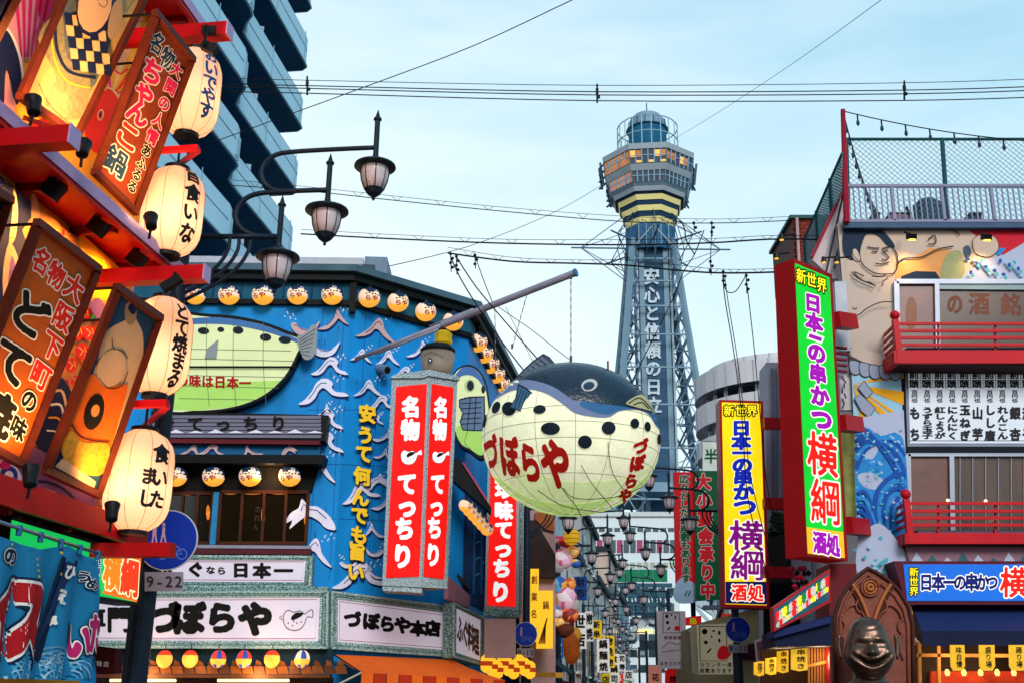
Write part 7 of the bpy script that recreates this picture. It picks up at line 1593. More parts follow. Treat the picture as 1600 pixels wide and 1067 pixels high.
# menu board
mbd = thing('menu_board', 'white menu board with rows of black vertical lettering between the two red balconies', 'sign', RF.at(1500, 705)); PM = front(RY_ - .12, .002)
part(mbd, PM, [(1406, 571), (1840, 571), (1840, 706), (1410, 706)], .12, M('board_black', '0c1420'), 'case'); part(mbd, PM, [(1414, 574), (1840, 574), (1840, 697), (1418, 697)], .01, M('board_edge', '8c94a8'), 'edge', .008); part(mbd, PM, [(1419, 578), (1840, 578), (1840, 692), (1422, 692)], .01, M('board_white', 'd4dce8', base=.9, var=.05, e=.12), 'face', .016)
m = MB(); m.line(PM, [(1421, 688), (1840, 688)], 1, lnm, off=.02)
items = ['もち', 'うずら玉子', '紅しょうが', 'にんにく', '玉ねぎ', '山芋', 'しし唐', 'れんこん', '銀杏', '茄子']
for i, it in enumerate(items):
    x = 1428 + i * 19.6
    if x > 1612: break
    m.text(PM, '前頭', (x, 585), (x, 599), (15.5, 0), (0, 13.5), lnm, .045, off=.02); m.line(PM, [(x - 9.6, 580), (x - 9.6, 606)], .8, lnm, off=.022)
    m.text(PM, '百円也', (x + 1, 612), (x + 1, 625), (10, 0), (0, 6.8), lnm, .04, off=.02)
    n_ = len(it); y0 = 640 if n_ > 2 else 645; y1 = 680 if n_ > 2 else 678; s_ = min(20, 50 / n_ * 1.02)
    m.text(PM, it, (x + 1.5, y0), (x + 1.5, y1), (17, 0), (0, s_), lnm, .06, off=.02)
m.build('lettering', mbd)
# blue sign, awning
BS = front(RY_ - .9, .003); t = thing('box_sign', 'long blue illuminated sign with navy and red lettering over the dark blue awning', 'sign', BS.at(1500, 942))
part(t, BS, [(1396, 876), (1840, 876), (1840, 944), (1416, 944)], .5, M('case_maroon', '5c1028', rough=.45), 'case'); part(t, BS, [(1412, 881), (1840, 881), (1840, 938), (1418, 938)], .02, M('sign_lit_blue', '1e6cd8', e=.6, var=.06), 'face', .02); m = MB()
nv = M('letter_navy_lit', '14207c', e=.4, var=0)
for i, ch in enumerate('新世界'): two(BS, ch, 1428, 893 + i * 15, (15, 0), (0, 15), ylt, .01, .12, .03, yk)
for s_, x, sz in (('日', 1447, 21), ('本', 1466, 22), ('一', 1484, 21), ('の', 1500, 20), ('串', 1518, 22), ('か', 1535, 21), ('つ', 1550, 20)): two(BS, s_, x, 909, (sz, 0), (0, sz * 1.3), nv, .05, .11, .03)
two(BS, '横', 1584, 909, (44, 0), (0, 50), rlt, .028, .07, .03); two(BS, '綱', 1626, 909, (44, 0), (0, 50), rlt, .024, .07, .03); m.build('lettering', t)
nb = M('awning_navy', '1c2c5c', rough=.7, var=.15, base=.85); nb2 = M('awning_navy_deep', '121c3c', rough=.7, var=.15)
t = thing('awning', 'dark blue awning under the long blue sign at the right edge', 'awning', front(RY_ - 1.4).at(1520, 1008)); a0, a1, b0, b1 = front(RY_ - .4).at(1425, 945), front(RY_ - .4).at(1840, 945), front(RY_ - 1.6).at(1440, 985), front(RY_ - 1.6).at(1670, 985)
m = MB(); m.add([a0, a1, b1, b0], [(3, 2, 1, 0)], nb); m.add([b0, b1, b1 - Vector((0, 0, .22)), b0 - Vector((0, 0, .22))], [(0, 1, 2, 3)], nb2); m.add([a0, b0, b0 - Vector((0, 0, .22)), a0 - Vector((0, 0, .5))], [(0, 1, 2, 3)], nb2); m.build('fabric', t)
m = MB()
for k in range(7): p = b0.lerp(b1, k / 6); m.tube([a0.lerp(a1, k / 6) - Vector((0, 0, .04)), p - Vector((0, 0, .04))], .015, iron, 5)
m.build('rib', t)
t = thing('awning', 'dark blue pointed awning left of the bronze statue', 'awning', front(17.5).at(1250, 1010)); part(t, front(17.6), [(1210, 986), (1306, 958), (1308, 1008), (1212, 1010)], .9, nb2, 'fabric'); part(t, front(17.5), [(1210, 984), (1300, 962), (1300, 972), (1210, 996)], .5, nb, 'top')
t = thing('menu_sign', 'slanting colourful menu sign above the left dark blue awning', 'sign', front(17.4).at(1250, 980)); PS = front(17.4, .002)
part(t, PS, [(1208, 948), (1297, 888), (1298, 940), (1210, 986)], .25, rfr, 'frame'); part(t, PS, [(1210, 952), (1294, 894), (1295, 936), (1212, 982)], .01, M('panel_teal', '2c6c88', e=.2, var=.4, scale=5), 'face', .012)
m = MB(); random.seed(9)
for k in range(16):
    x = 1216 + k * 5; y = 962 - k * 3.6; m.text(PS, random.choice(kan), (x, y), (x, y), (8, -4), (0, 16), (rlt, WH, ylt, grn, WH)[k % 5], .07, off=.016 + .002 * (k % 3)); m.text(PS, random.choice(kan), (x, y + 13), (x, y + 13), (7, -4), (0, 9), (WH, rlt, WH, ylt)[k % 4], .06, off=.024 + .002 * (k % 3))
m.build('lettering', t)
part(rb_, front(17.9), [(1296, 880), (1338, 880), (1338, 1075), (1296, 1075)], .8, M('pier_maroon', '6c0f1c', rough=.5, var=.2), 'pier')
# small pink plaque and scroll ornaments below the big sign
m = MB()
for k in range(14): c = front(17.6).at(1238 + (k % 4) * 6 + k, 888 + (k * 7) % 42); m.lathe(c, [(.01, -.05), (.055, 0), (.01, .05)], (M('ornament_red', 'a8143c'), blk)[k % 2], 7)
m.build('ornament', rb_)
# interiors at the bottom right: warm room, wooden lattice, hanging plaques
part(rb_, front(18.7), [(1425, 1008), (1840, 1008), (1840, 1130), (1425, 1130)], .1, M('room_dark', '2a160c', e=.03, var=.5, scale=2), 'room_back')
part(rb_, front(18.6), [(1455, 1048), (1600, 1048), (1840, 1048), (1840, 1100), (1455, 1100)], .1, M('counter_red', 'b83418', e=.3, var=.5, scale=4), 'counter')
for (x, y, a) in ((1466, 1010, 'v'), (1436, 1010, 'v'), (1500, 1022, 'h')):
    q = front(18.2); m = MB()
    if a == 'v': m.beam(q.at(x, 1005), q.at(x + 2, 1110), .05, M('beam_wood', 'b07838', e=.12))
    else: m.beam(q.at(1432, 1023), q.at(1840, 1025), .05, M('beam_wood', 'b07838'))
    m.build('beam', rb_)
for k in range(5): t_ = thing('shelf_lamp', 'small warm lamp on the bar shelf at the lower right, %s from the statue' % ords[k], 'lamp', front(18.3).at(1480 + k * 26, 1050)); m = MB(); c = front(18.3).at(1480 + k * 26, 1050); m.lathe(c, [(.03, -.05), (.045, 0), (.02, .05)], M('shelf_lamp', 'ffb060', e=1.6, var=0), 8); m.build('shade', t_)
wood_y = M('plaque_yellow', 'f8c030', e=.5, var=.12, scale=6)
for i, (x, w, s_, nm_) in enumerate(((1496, 22, '味自慢', 'nearest the statue'), (1542, 24, '盛り場', 'in the middle'), (1590, 26, '踊り場', 'at the right edge'))):
    PQ = front(16.9, .002); t = thing('wooden_plaque', 'yellow wooden plaque with black lettering under the right awning, ' + nm_, 'sign', PQ.at(x, 1046), 'wooden plaques under the right awning')
    part(t, PQ, [(x - w / 2, 1007), (x + w / 2, 1007), (x + w / 2 + 1, 1040), (x + w / 2 - 3, 1047), (x - w / 2 + 5, 1047), (x - w / 2 + 1, 1040)], .03, wood_y, 'board'); m = MB(); m.text(PQ, s_, (x + 2, 1015), (x + 3, 1037), (10, 0), (0, 11), ink, .03, off=.005); m.build('lettering', t)
for i, (x0, y0, w, hh) in enumerate(((1178, 1032, 16, 22), (1196, 1026, 17, 26), (1214, 1015, 18, 34), (1236, 1012, 26, 34))):
    PQ = front(17.8 + .3 * (3 - i), .002); t = thing('yellow_menu_banner', 'yellow menu banner with black lettering under the left awning, %s from the cream wall' % ords[i], 'banner', PQ.at(x0, y0 + hh), 'yellow menu banners under the left awning')
    part(t, PQ, [(x0, y0 + 2), (x0 + w, y0), (x0 + w, y0 + hh), (x0 + w * .5, y0 + hh + 2), (x0, y0 + hh - 1)], .02, wood_y, 'cloth'); m = MB(); m.text(PQ, '串焼き'[:3], (x0 + w * .6, y0 + 6), (x0 + w * .6, y0 + hh - 6), (w * .55, 0), (0, hh * .28), ink, .03, off=.005); m.build('lettering', t)
part(rb_, front(18.8), [(1190, 1010), (1310, 1010), (1310, 1130), (1190, 1130)], .1, M('room_dark2', '3a2414', e=.04, var=.6, scale=3), 'room_back')
for k in range(11): x = 1264 + k * 4.5; m = MB(); m.beam(front(18.2).at(x, 1012), front(18.2).at(x, 1110), .025, M('lattice_wood', 'a87038', e=.1)); m.build('lattice_bar', rb_)
m = MB(); m.beam(front(18.1).at(1262, 1040), front(18.1).at(1306, 1030), .04, M('beam_wood', 'b07838')); m.build('beam', rb_)
# ---------- roof: parapet, railing, fence, string lights
bluegr = M('parapet_bluegrey', '3c5878', rough=.5, var=.15); rlm = M('railing_lilac', '8888a8', rough=.4, var=.1); gp = M('fence_green', '1c5458', rough=.5, var=.15); ropem = M('string_black', '20242c', var=0)
part(rb_, front(18.85), [(1319, 348), (1840, 348), (1840, 356), (1319, 356)], .4, bluegr, 'parapet')
ra = thing('roof_railing', 'grey baluster railing along the roof edge above the wrestler mural', 'railing', (Xc, RY_, zT)); RR = front(18.9)
for y in (291, 346): m = MB(); m.beam(RR.at(1318, y), RR.at(1840, y), .055, rlm); m.build('rail', ra)
for k in range(58):
    x = 1324 + k * 8.6; w = .055 if k % 9 == 8 else .022; m = MB(); m.beam(RR.at(x - (0 if x < 1500 else 0), 292), RR.at(x + (x - 880) * .0105, 346), w, rlm); m.build('baluster', ra)
fe = thing('chain_link_fence', 'tall green chain link fence on the roof behind the grey railing', 'fence', (Xc, RY_ + .5, zT)); FR = front(19.5)
for x0, x1 in ((1322, 1326), (1472, 1481), (1640, 1840)): m = MB(); m.tube([FR.at(x0, 217), FR.at(x1, 350)], .045, gp, 8); m.build('post', fe)
for y in (218,): m = MB(); m.tube([FR.at(1322, y), FR.at(1840, y)], .03, gp, 6); m.build('rail', fe)
m = MB(); mesh_m = M('wire_mesh', '5a8c98', rough=.5, var=0); zl, zh = FR.at(1400, 350).z, FR.at(1400, 218).z; xl, xr = FR.at(1323, 280).x, FR.at(1835, 280).x; hh = zh - zl; st_ = .115
n_ = int((xr - xl + hh) / st_)
for k in range(n_):
    for sgn in (1, -1):
        xa = xl - hh + k * st_ if sgn > 0 else xl + k * st_; xb = xa + sgn * hh
        za, zb_ = zl, zh; pa, pb = [xa, za], [xb, zb_]
        def cl(pa, pb, lim, gt):
            if (pa[0] < lim) != (pb[0] < lim):
                t_ = (lim - pa[0]) / (pb[0] - pa[0]); q_ = [lim, pa[1] + (pb[1] - pa[1]) * t_]
                if gt: return (q_, pb) if pa[0] < lim else (pa, q_)
                return (pa, q_) if pa[0] < lim else (q_, pb)
            if (gt and pa[0] < lim) or (not gt and pa[0] >= lim): return None
            return pa, pb
        r_ = cl(pa, pb, xl, True)
        if not r_: continue
        r_ = cl(r_[0], r_[1], xr, False)
        if not r_: continue
        m.beam((r_[0][0], 19.52 + .012 * sgn, r_[0][1]), (r_[1][0], 19.52 + .012 * sgn, r_[1][1]), .0075, mesh_m)
tag(m.build('wire_mesh', fe), kind='stuff')
# side fence running back
fs_ = thing('side_fence', 'green fence panel running back along the roof side, left of the red pole', 'fence', (Xc, RY_ + 1, zT)); h8 = 8.5
SP = wallp(Xc + .1, RY_, -4, -1)
pa, pb, pc, pd = SP.at(1316, 240), SP.at(1258, 372), SP.at(1262, 420), SP.at(1316, 300)
m = MB()
for k in range(34): m.beam(pa.lerp(pb, k / 34), pd.lerp(pc, k / 34), .012, mesh_m)
for k in range(12): m.beam(pa.lerp(pd, k / 12), pb.lerp(pc, k / 12), .012, mesh_m)
tag(m.build('wire_mesh', fs_), kind='stuff')
for (x, y0, y1) in ((1297, 280, 340), (1276, 330, 400), (1257, 372, 425)): m = MB(); m.tube([SP.at(x, y0), SP.at(x + 3, y1)], .04, gp, 6); m.build('post', fs_)
m = MB(); m.tube([pa, pb], .03, gp, 6); m.build('rail', fs_)
part(rb_, front(19.3), [(1317, 300), (1320, 348), (1322, 436), (1302, 436), (1268, 405)], .2, M('side_parapet', 'cfc0c4', base=.85, var=.1), 'side_parapet')
m = MB(); m.tube([front(19.25).at(1317, 298), front(19.25).at(1268, 403)], .035, M('rim_red', 'a03040'), 6); m.build('rim', rb_)
m = MB(); m.tube([front(19.1).at(1318, 302), front(19.1).at(1290, 430)], .02, lnm, 5); m.tube([front(19.1).at(1321, 330), front(19.1).at(1304, 420)], .02, lnm, 5); m.build('drain_pipe', rb_)
po = thing('roof_pole', 'thin dark red pole rising from the roof corner with string lights tied to its top', 'pole', front(18.8).at(1323, 346)); m = MB(); m.tube([front(18.8).at(1317, 172), front(18.8).at(1323, 348)], [.045, .06], M('pole_red', 'a01830', rough=.4), 8); m.build('shaft', po)
def string_lights(p0, p1, sag, n, label):
    t = thing('string_lights', label, 'string lights', p0, 'string lights on the right roof'); pts = [p0.lerp(p1, i / 16) - Vector((0, 0, sag * 4 * (i / 16) * (1 - i / 16))) for i in range(17)]
    m = MB(); m.tube(pts, .012, ropem, 4, False); m.build('cable', t)
    for k in range(n):
        f_ = (k + .6) / n; p = p0.lerp(p1, f_) - Vector((0, 0, sag * 4 * f_ * (1 - f_))); m = MB(); m.tube([p, p - Vector((0, 0, .13))], .016, ropem, 5); s_ = m.build('socket', t); m = MB(); m.lathe(p - Vector((0, 0, .24)), [(.012, 0), (.035, .04), (.03, .09), (.016, .12)], M('bulb_smoke', '2c3c48', rough=.15), 8); m.build('bulb', t)
string_lights(front(18.8).at(1317, 174), front(18.3).at(1660, 224), .12, 9, 'string of hanging bulbs running right from the red roof pole across the sky')
string_lights(front(18.8).at(1318, 178), front(20.5).at(1372, 332), .35, 12, 'string of bulbs drooping from the red roof pole down behind the railing')
tk = thing('roof_tank', 'dark ribbed tank standing on the roof behind the railing', 'tank', front(20).at(1452, 346)); c = front(20).at(1452, 350); m = MB(); m.lathe(c, [(.26, 0), (.27, .25), (.25, .27), (.27, .3), (.27, .4), (.18, .46)], M('tank_slate', '3c5a70', var=.15), 18); m.build('body', tk); m = MB(); m.lathe(c, [(.2, .46), (.15, .5)], blk, 14); m.tube([c + Vector((-.3, 0, 0)), c + Vector((-.42, 0, .35))], .03, blk, 6); m.build('lid', tk)
for i, (x, w) in enumerate(((1370, 10), (1525, 18), (1408, 34))): t = thing('roof_unit', ('small dark pot on the roof near the red pole', 'dark box unit on the roof right of the tank', 'low pink roof unit behind the balusters')[i], 'roof unit', front(20.2).at(x, 348)); part(t, front(20.2), [(x - w / 2, 334), (x + w / 2, 334), (x + w / 2, 352), (x - w / 2, 352)], .3, (blk, M('unit_dark', '2c3444'), M('unit_pink', 'b08898'))[i], 'body'); part(t, front(20.18), [(x - w / 2 - 1, 332), (x + w / 2 + 1, 332), (x + w / 2 + 1, 334), (x - w / 2 - 1, 334)], .35, blk, 'lid')
# mural floodlights
for i, (x, y) in enumerate(((1424, 356), (1541, 357))):
    p = front(18.5).at(x, y + 14); t = thing('wall_lamp', 'black floodlight with a warm bulb over the wrestler mural, ' + ('left one above the raised arm' if i == 0 else 'right one above the fist'), 'lamp', p); m = MB(); m.box(p, (.16, .12, .10), blk, Matrix.Rotation(R(25), 3, 'X')); m.tube([p + Vector((0, 0, .04)), p + Vector((0, .3, .22))], .02, blk, 5); m.build('housing', t)
    m = MB(); m.box(p + Vector((0, -.01, -.065)), (.10, .08, .03), M('lamp_warm', 'ffc040', e=3, var=0), Matrix.Rotation(R(25), 3, 'X')); m.build('lens', t)
    l = bpy.data.lights.new('wall_lamp_light', 'SPOT'); l.energy = 22; l.color = (1, .62, .25); l.spot_size = R(95); l.shadow_soft_size = .08; l.spot_blend = .8; o = bpy.data.objects.new('wall_lamp_light', l); COL.objects.link(o); o.parent = t; o.location = (0, .02, -.1); o.rotation_euler = Vector((0, -.9, .75)).to_track_quat('Z', 'Y').to_euler()
for i, (x, y) in enumerate(((1221, 369), (1213, 398), (1287, 404), (1307, 404))):
    p = front(17.3).at(x, y); t = thing('sign_lamp', 'small black lamp on an arm above the big green sign, ' + ('upper left', 'lower left', 'middle', 'right')[i] + ' one', 'lamp', p, 'lamps above the big green sign'); m = MB(); m.tube([p, p + Vector((.22, 0, .03))], .016, blk, 5); m.lathe(p - Vector((0, 0, .07)), [(.05, 0), (.035, .09), (.02, .1)], blk, 10); m.build('housing', t); m = MB(); m.lathe(p - Vector((0, 0, .08)), [(.035, 0), (.035, .01)], M('lamp_warm2', 'f0b040', e=1, var=0), 10); m.build('lens', t)
# brick chimney block behind
bc = thing('brick_block', 'red brick roof block behind the side fence, above the big green sign', 'building', front(24).at(1250, 410)); BP = front(24)
part(bc, BP, [(1237, 340), (1276, 340), (1278, 420), (1242, 420)], 2, M('mortar', '6a4038'), 'wall'); part(bc, front(23.9), [(1234, 336), (1322, 336), (1322, 341), (1234, 341)], 2.2, gp, 'roof_edge'); part(bc, front(24.2), [(1276, 341), (1320, 341), (1320, 420), (1278, 420)], .2, M('block_shadow', '3c5c60'), 'annex')
brk = [M('brick_a', '8c3428', var=.2, base=.8), M('brick_b', '7a2c24', var=.2, base=.8)]
for r_ in range(14):
    for k in range(4):
        x0 = 1238.3 + k * 9.6 + (r_ % 2) * 3 + r_ * .12; y0 = 342 + r_ * 5.4; x1 = min(x0 + 8.8, 1276)
        if x1 - x0 > 2: part(bc, BP, [(x0, y0), (x1, y0), (x1, y0 + 4.6), (x0, y0 + 4.6)], .03, brk[(k + r_) % 2], 'brick', .025)
m = MB(); m.tube([front(23.85).at(1245, 341), front(23.85).at(1249, 420)], .035, M('pipe_pink', 'c8a8a8'), 6); m.build('drain_pipe', bc)

# ================================================================== BRONZE STATUE IN ITS CARVED NICHE
SP_ = front(12.3, .0012)
ni = thing('carved_niche', 'tall pointed reddish wooden niche carved with arches and a round rosette behind the statue', 'niche', front(12.3).at(1366, 1100)); w1_ = M('niche_wood', '8a4a3c', rough=.42, var=.25, scale=5, bump=.2); w2_ = M('niche_dark', '4c2420', rough=.5, var=.3, scale=5); w3_ = M('niche_highlight', 'b8693c', rough=.35, var=.2, scale=6)
ol = [(1306, 1120), (1305, 960), (1314, 932), (1330, 908), (1344, 896), (1356, 887), (1370, 894), (1388, 906), (1406, 924), (1420, 948), (1426, 975), (1428, 1120)]
m = MB(); m.prism(SP_, ol, .16, w1_, side=w2_); m.build('panel', ni)
inn_ = [(1314, 1120), (1313, 964), (1322, 938), (1336, 916), (1356, 897), (1376, 911), (1398, 930), (1412, 952), (1418, 978), (1420, 1120)]
class Rel(Plane): pass
def rope_(pts, r, mt, name, par, off=.03, sm=5): m = MB(); pp = catmull(pts, sm, False) if sm else pts; m.tube([SP_.at(x, y, off) for x, y in pp], r, mt, 8); return m.build(name, par, smooth=True)
rope_(ol, .022, w2_, 'outer_moulding', ni, .01, 0); rope_(inn_, .016, w1_, 'inner_moulding', ni, .012, 0)
for rr_px, rad in ((14, .014), (9.5, .012), (4, .02)):
    pts = [(1360 + rr_px * math.cos(a), 917 + rr_px * math.sin(a)) for a in [R(i * 20) for i in range(19)]]; rope_(pts, rad, w3_ if rr_px < 12 else w1_, 'rosette_ring', ni, .02, 0)
for sgn in (-1, 1):
    X = lambda x: 1362 + sgn * (x - 1362)
    rope_([(X(1392), 912), (X(1380), 932), (X(1368), 962), (X(1364), 990)], .02, w3_, 'arch_rib', ni, .02)
    rope_([(X(1396), 916), (X(1386), 934), (X(1374), 964)], .012, w2_, 'arch_rib', ni, .018)
    rope_([(X(1372), 968), (X(1376), 958), (X(1384), 953), (X(1386), 944), (X(1383), 936)], .012, w1_, 'tracery', ni, .02)
    rope_([(X(1386), 944), (X(1395), 946), (X(1404), 954), (X(1409), 965)], .012, w1_, 'tracery', ni, .02)
    rope_([(X(1412), 966), (X(1405), 972), (X(1404), 982), (X(1410), 990)], .012, w1_, 'tracery', ni, .02)
    rope_([(X(1411), 990), (X(1405), 998), (X(1406), 1012), (X(1412), 1030)], .012, w1_, 'tracery', ni, .02)
# statue
stt = thing('bronze_statue', 'dark polished bronze bust of a laughing bald man in front of the carved niche', 'statue', front(11.6).at(1356, 1100)); bz = M('bronze', '6e564a', metal=.85, rough=.3, var=.3, scale=5, bump=.12, base=.8); bzd = M('bronze_dark', '241a18', metal=.7, rough=.35, var=.2, base=.8)
hc = front(11.7).at(1357, 1012); hk = 12.3 / FPX
def head_r(az, el):
    """distance factor of the head surface in a given direction"""
    def G(cu, cv, su, sv): return math.exp(-((az - cu) / su) ** 2 - ((el - cv) / sv) ** 2)
    s = 1.0; aa = abs(az)
    s += .17 * G(42, -14, 17, 13) + .17 * G(-42, -14, 17, 13)             # cheeks pushed up by the smile
    s += .07 * (G(22, 15, 15, 5) + G(-22, 15, 15, 5))                     # brows
    s -= .15 * (G(21, 5, 14, 4.0) + G(-21, 5, 14, 4.0))                   # squinting eyes
    s += .09 * (G(21, 4.5, 10, 1.9) + G(-21, 4.5, 10, 1.9))
    s += .28 * G(0, -6, 7, 8) + .14 * G(0, -10, 14, 4.5)                    # nose
    cur = -29 + .011 * az * az
    if aa < 46:
        k = 1 - (aa / 46) ** 2; s -= .26 * math.exp(-((el - cur) / 5.0) ** 2) * k; s += .12 * math.exp(-((el - cur - 8.5) / 2.8) ** 2) * k; s += .15 * math.exp(-((el - cur + 8.5) / 3.4) ** 2) * k
    s -= .06 * (G(26, -16, 5, 9) + G(-26, -16, 5, 9))                      # smile folds
    s += .10 * G(0, -58, 30, 12)
    s -= .035 * math.exp(-((el - 33 - .004 * az * az) / 2.0) ** 2) * (aa < 50)
    return s
HR = Matrix.Rotation(R(-10), 3, 'Z')
def head_pt(az, el, k=1.0):
    x, y, z_ = math.cos(R(el)) * math.sin(R(az)), -math.cos(R(el)) * math.cos(R(az)), math.sin(R(el)); s = head_r(az, el) * k
    p = 2.35; n_ = (abs(x) ** p + abs(y) ** p + abs(z_) ** p) ** (1 / p); x, y, z_ = x / n_, y / n_, z_ / n_
    wid = 1 + .20 * math.exp(-((el + 16) / 24) ** 2) - .06 * max(0, z_)
    return hc + HR @ Vector((x * 30 * hk * s * wid, y * 31 * hk * s, z_ * 44 * hk * (s * .35 + .65)))
def head_mesh():
    m = MB(); nx, ny = 90, 76
    m.add([head_pt((360 * i / nx + 180) % 360 - 180, -89 + 178 * j / ny) for j in range(ny + 1) for i in range(nx)], [(j * nx + i, j * nx + (i + 1) % nx, (j + 1) * nx + (i + 1) % nx, (j + 1) * nx + i) for j in range(ny) for i in range(nx)] + [tuple(range(nx))[::-1], tuple(ny * nx + k for k in range(nx))], bz)
    m.lathe(hc + Vector((0, .04, 0)), [(84 * hk, -140 * hk), (80 * hk, -100 * hk), (66 * hk, -70 * hk), (40 * hk, -54 * hk), (24 * hk, -44 * hk), (21 * hk, -34 * hk)], bz, 36, sy=.62)
    return m
head_mesh().build('bust', stt, smooth=True)
for sg in (-1, 1):
    m = MB(); c = hc + HR @ Vector((sg * 36 * hk, .0, 4 * hk)); M3 = Matrix.Rotation(R(-12 + sg * 25), 3, 'Z')
    P_ = []; ro = 12
    for j in range(9):
        t_ = j / 8; rr = .5 + .5 * math.sin(math.pi * min(1, t_ * 1.1))
        for i in range(10):
            a = 6.283 * i / 10; P_.append(c + M3 @ Vector((sg * (1 + 6 * rr + 4.5 * math.cos(a) * rr) * hk, (3.5 * math.sin(a) * rr + 3 * rr) * hk, (15 - 34 * t_) * hk)))
    m.add(P_, [(j * 10 + i, j * 10 + (i + 1) % 10, (j + 1) * 10 + (i + 1) % 10, (j + 1) * 10 + i) for j in range(8) for i in range(10)] + [tuple(range(10))[::-1], tuple(80 + i for i in range(10))], bz); m.build('ear', stt, smooth=True)
m = MB(); n_ = 14; up_ = []; dn = []
for i in range(n_ + 1):
    az = -36 + 72 * i / n_; cur = -29 + .011 * az * az; k = 1 - (az / 38) ** 2
    up_.append(head_pt(az, cur + 3.6 * k, 1.03)); dn.append(head_pt(az, cur - 3.6 * k, 1.03))
m.add(up_ + dn, [(i, i + 1, n_ + 2 + i, n_ + 1 + i) for i in range(n_)], bzd); m.build('mouth', stt)

# ================================================================== WIRES
def wirepath(pts, Y0, Y1, r, label, smooth=5, mt=None, hooks=0, group='overhead wires'):
    t = thing('overhead_wire', label, 'wire', front(Y0).at(*pts[0]), group); n = len(pts); P_ = catmull(pts, smooth, False) if smooth else pts
    W3 = [front(Y0 + (Y1 - Y0) * i / (len(P_) - 1)).at(*p) for i, p in enumerate(P_)]
    m = MB(); m.tube(W3, r, mt or wire, 5, False); m.build('cable', t)
    return t, W3
for k, (dy, lab) in enumerate(((0, 'topmost thin'), (10, 'second'), (15, 'third'), (24, 'lowest'))):
    wirepath([(330, 122 + dy * .9), (480, 126 + dy * .85), (933, 134 + dy), (1413, 130 + dy * 1.15), (1660, 122 + dy * 1.2)], 22, 21, .008 if k == 0 else .0125, lab + ' wire of the upper bundle crossing the whole sky')
sp_ = None
for i, (x, y) in enumerate(((480, 134), (933, 146), (1413, 141))):
    t = thing('wire_spacer', 'black spacer clamp on the upper wire bundle, ' + ('near the apartment block', 'above the tower left side', 'above the right roof')[i], 'clamp', front(21.4).at(x, y)); p = front(21.4); m = MB(); m.tube([p.at(x, y - 14), p.at(x, y + 15)], .022, wire, 6); m.build('bar', t)
    m = MB(); m.box(p.at(x, y - 3), (.06, .05, .12), wire); m.box(p.at(x + 2, y + 6), (.07, .05, .06), wire); m.build('clip', t)
SETS = [([(360, 290), (480, 299), (620, 314), (800, 332), (980, 347), (1120, 349), (1235, 345)], 'second', .011, True), ([(470, 366), (620, 374), (800, 381), (980, 383), (1110, 380), (1225, 374), (1400, 379), (1620, 384)], 'third', .018, True),
        ([(700, 396), (800, 409), (900, 412), (980, 415), (1060, 423), (1130, 427), (1225, 425), (1330, 418), (1440, 422), (1560, 415), (1620, 412)], 'fourth', .020, True)]
for pts, nm_, r, mess in SETS:
    t, W3 = wirepath(pts, 23, 19 if nm_ != 'second' else 22, r, nm_ + ' black cable across the view with a thin support wire above it')
    pts2 = [(x, y - 7 - 2 * math.sin(x * .02)) for x, y in pts]; P2 = catmull(pts2, 5, False); Y1 = 19 if nm_ != 'second' else 22
    W4 = [front(23 + (Y1 - 23) * i / (len(P2) - 1)).at(*p) for i, p in enumerate(P2)]; m = MB(); m.tube(W4, .006, wire, 4, False); m.build('support_wire', t)
    for i in range(2, len(W3) - 1, 2): m = MB(); m.tube([W3[i], W4[i] + Vector((.12, 0, 0))], .005, wire, 4, False); m.tube([W3[i], W4[i] - Vector((.12, 0, 0))], .005, wire, 4, False); m.build('hanger', t)
wirepath([(335, 222), (560, 140), (740, 72), (895, 0), (960, -28)], 24, 18, .011, 'single wire rising from the upper left lanterns to the top of the sky', 4)
wirepath([(600, 418), (730, 386), (860, 335), (945, 287)], 40, 90, .02, 'thin wire rising from the restaurant roof to the tower deck', 4)
wirepath([(1058, 215), (1140, 165), (1260, 85), (1380, -2), (1420, -32)], 90, 22, .016, 'thin wire from the tower deck up to the right top of the sky', 4)
wirepath([(985, 600), (1005, 560), (1050, 470), (1068, 425), (1085, 398), (1100, 360)], 24, 22, .012, 'dark cable slanting across the tower shaft', 4)
wirepath([(704, 402), (722, 440), (760, 500), (800, 555), (830, 592)], 22, 21, .014, 'black cable sloping down behind the fish from the wire cluster, lower one', 4)
wirepath([(712, 400), (745, 450), (800, 515), (850, 572)], 22, 21, .014, 'black cable sloping down behind the fish from the wire cluster, upper one', 4)
wirepath([(742, 400), (760, 450), (773, 480)], 22, 22, .010, 'short wire from the wire cluster down to the slanting pipe', 3)
wirepath([(773, 476), (830, 515), (889, 561)], 22, 20.8, .008, 'thin stay wire from the slanting pipe to the top of the big fish', 0)
wirepath([(790, 480), (815, 530), (838, 575)], 22.5, 21.5, .006, 'very thin stay wire between the pipe and the back fin', 0)
wirepath([(1129, 430), (1133, 470), (1148, 560), (1160, 660), (1166, 760), (1180, 830), (1200, 900)], 22, 24.8, .012, 'long cable hanging in front of the yellow sign, left of the pair', 4)
wirepath([(1132, 430), (1138, 475), (1152, 560), (1164, 660), (1172, 740), (1196, 840), (1212, 890)], 22, 24.9, .010, 'long cable hanging in front of the yellow sign, right of the pair', 4)
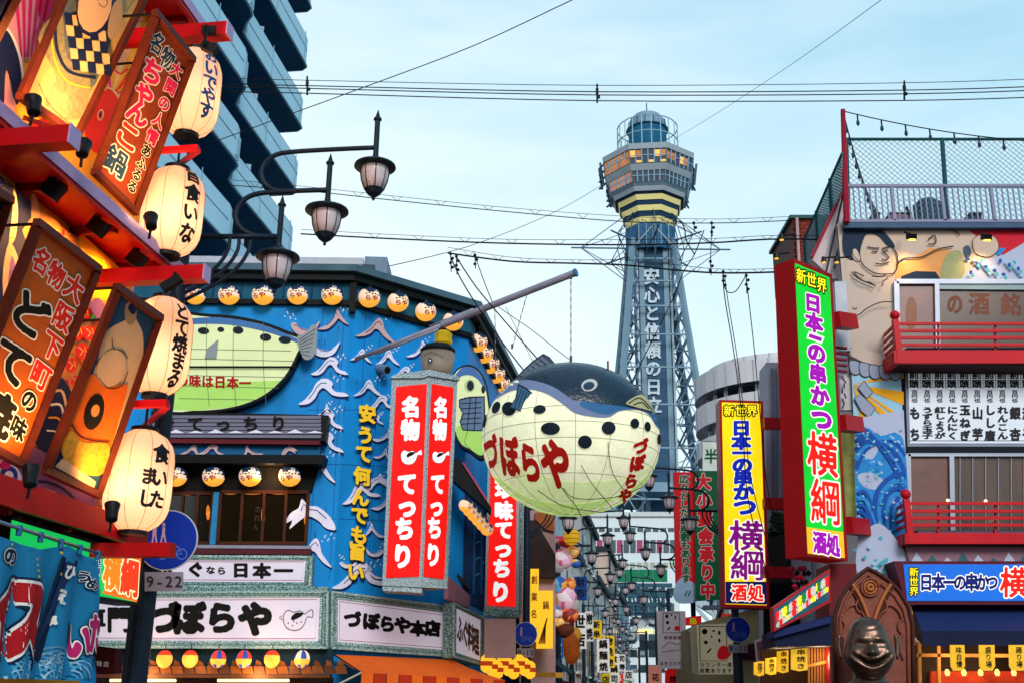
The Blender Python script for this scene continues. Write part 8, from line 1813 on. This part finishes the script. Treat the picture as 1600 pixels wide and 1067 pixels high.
wirepath([(1165, 428), (1170, 470), (1180, 560), (1187, 640), (1196, 740), (1206, 800)], 22, 24.8, .011, 'long cable hanging down the right edge of the yellow sign', 4)
wirepath([(1130, 440), (1136, 456), (1150, 455), (1165, 432)], 21.8, 21.8, .011, 'loose drooping cable loop under the right wire clamps', 5)
wirepath([(1052, 346), (1064, 348), (1070, 360), (1072, 375), (1085, 398)], 22, 22, .014, 'short curved cable in front of the tower neck', 5)
wirepath([(1090, 688), (1124, 690)], 40, 38, .012, 'short thin wire left of the yellow sign', 0)
for i, (x, y, n_) in enumerate(((704, 400, 3), (713, 404, 3), (742, 402, 2), (1084, 352, 1), (1112, 352, 2), (1110, 412, 2), (1130, 428, 3), (1166, 434, 3))):
    p = front(21.9); t = thing('wire_clamp', ('black clamp at the wire cluster over the roof corner, left one', 'black clamp at the wire cluster over the roof corner, right one', 'black clamp above the slanting pipe', 'small insulator right of the tower neck, left one', 'small insulator right of the tower neck, right one', 'small insulator below the tower antenna arm', 'black clamp where the hanging cable pair starts', 'black clamp where the single hanging cable starts')[i], 'clamp', p.at(x, y)); m = MB()
    for k in range(n_ + 1): c = p.at(x + (k % 2) * 3, y + k * 7 - 3); m.lathe(c, [(.015, -.03), (.034, -.015), (.034, .015), (.015, .03)], wire, 8)
    m.tube([p.at(x, y - 6), p.at(x + 1, y + n_ * 7 + 4)], .012, wire, 5); m.build('body', t)
m = MB(); p = front(21.9); t = thing('wire_rod', 'thin vertical insulator rod right of the tower between two cables', 'clamp', p.at(1112, 415)); m.tube([p.at(1112, 352), p.at(1110, 415)], .010, wire, 5); m.build('rod', t)

# room lamps behind the right hand shopfront
for px_, py_, Y_, e_ in ((1500, 1030, 17.9, 45), (1570, 1030, 17.9, 45), (1285, 1030, 18.0, 25), (1225, 1030, 18.3, 15)):
    l = bpy.data.lights.new('room_glow_lamp', 'POINT'); l.energy = e_; l.color = (1, .60, .25); l.shadow_soft_size = .2; o = bpy.data.objects.new('room_glow_lamp', l); COL.objects.link(o); o.location = front(Y_).at(px_, py_)
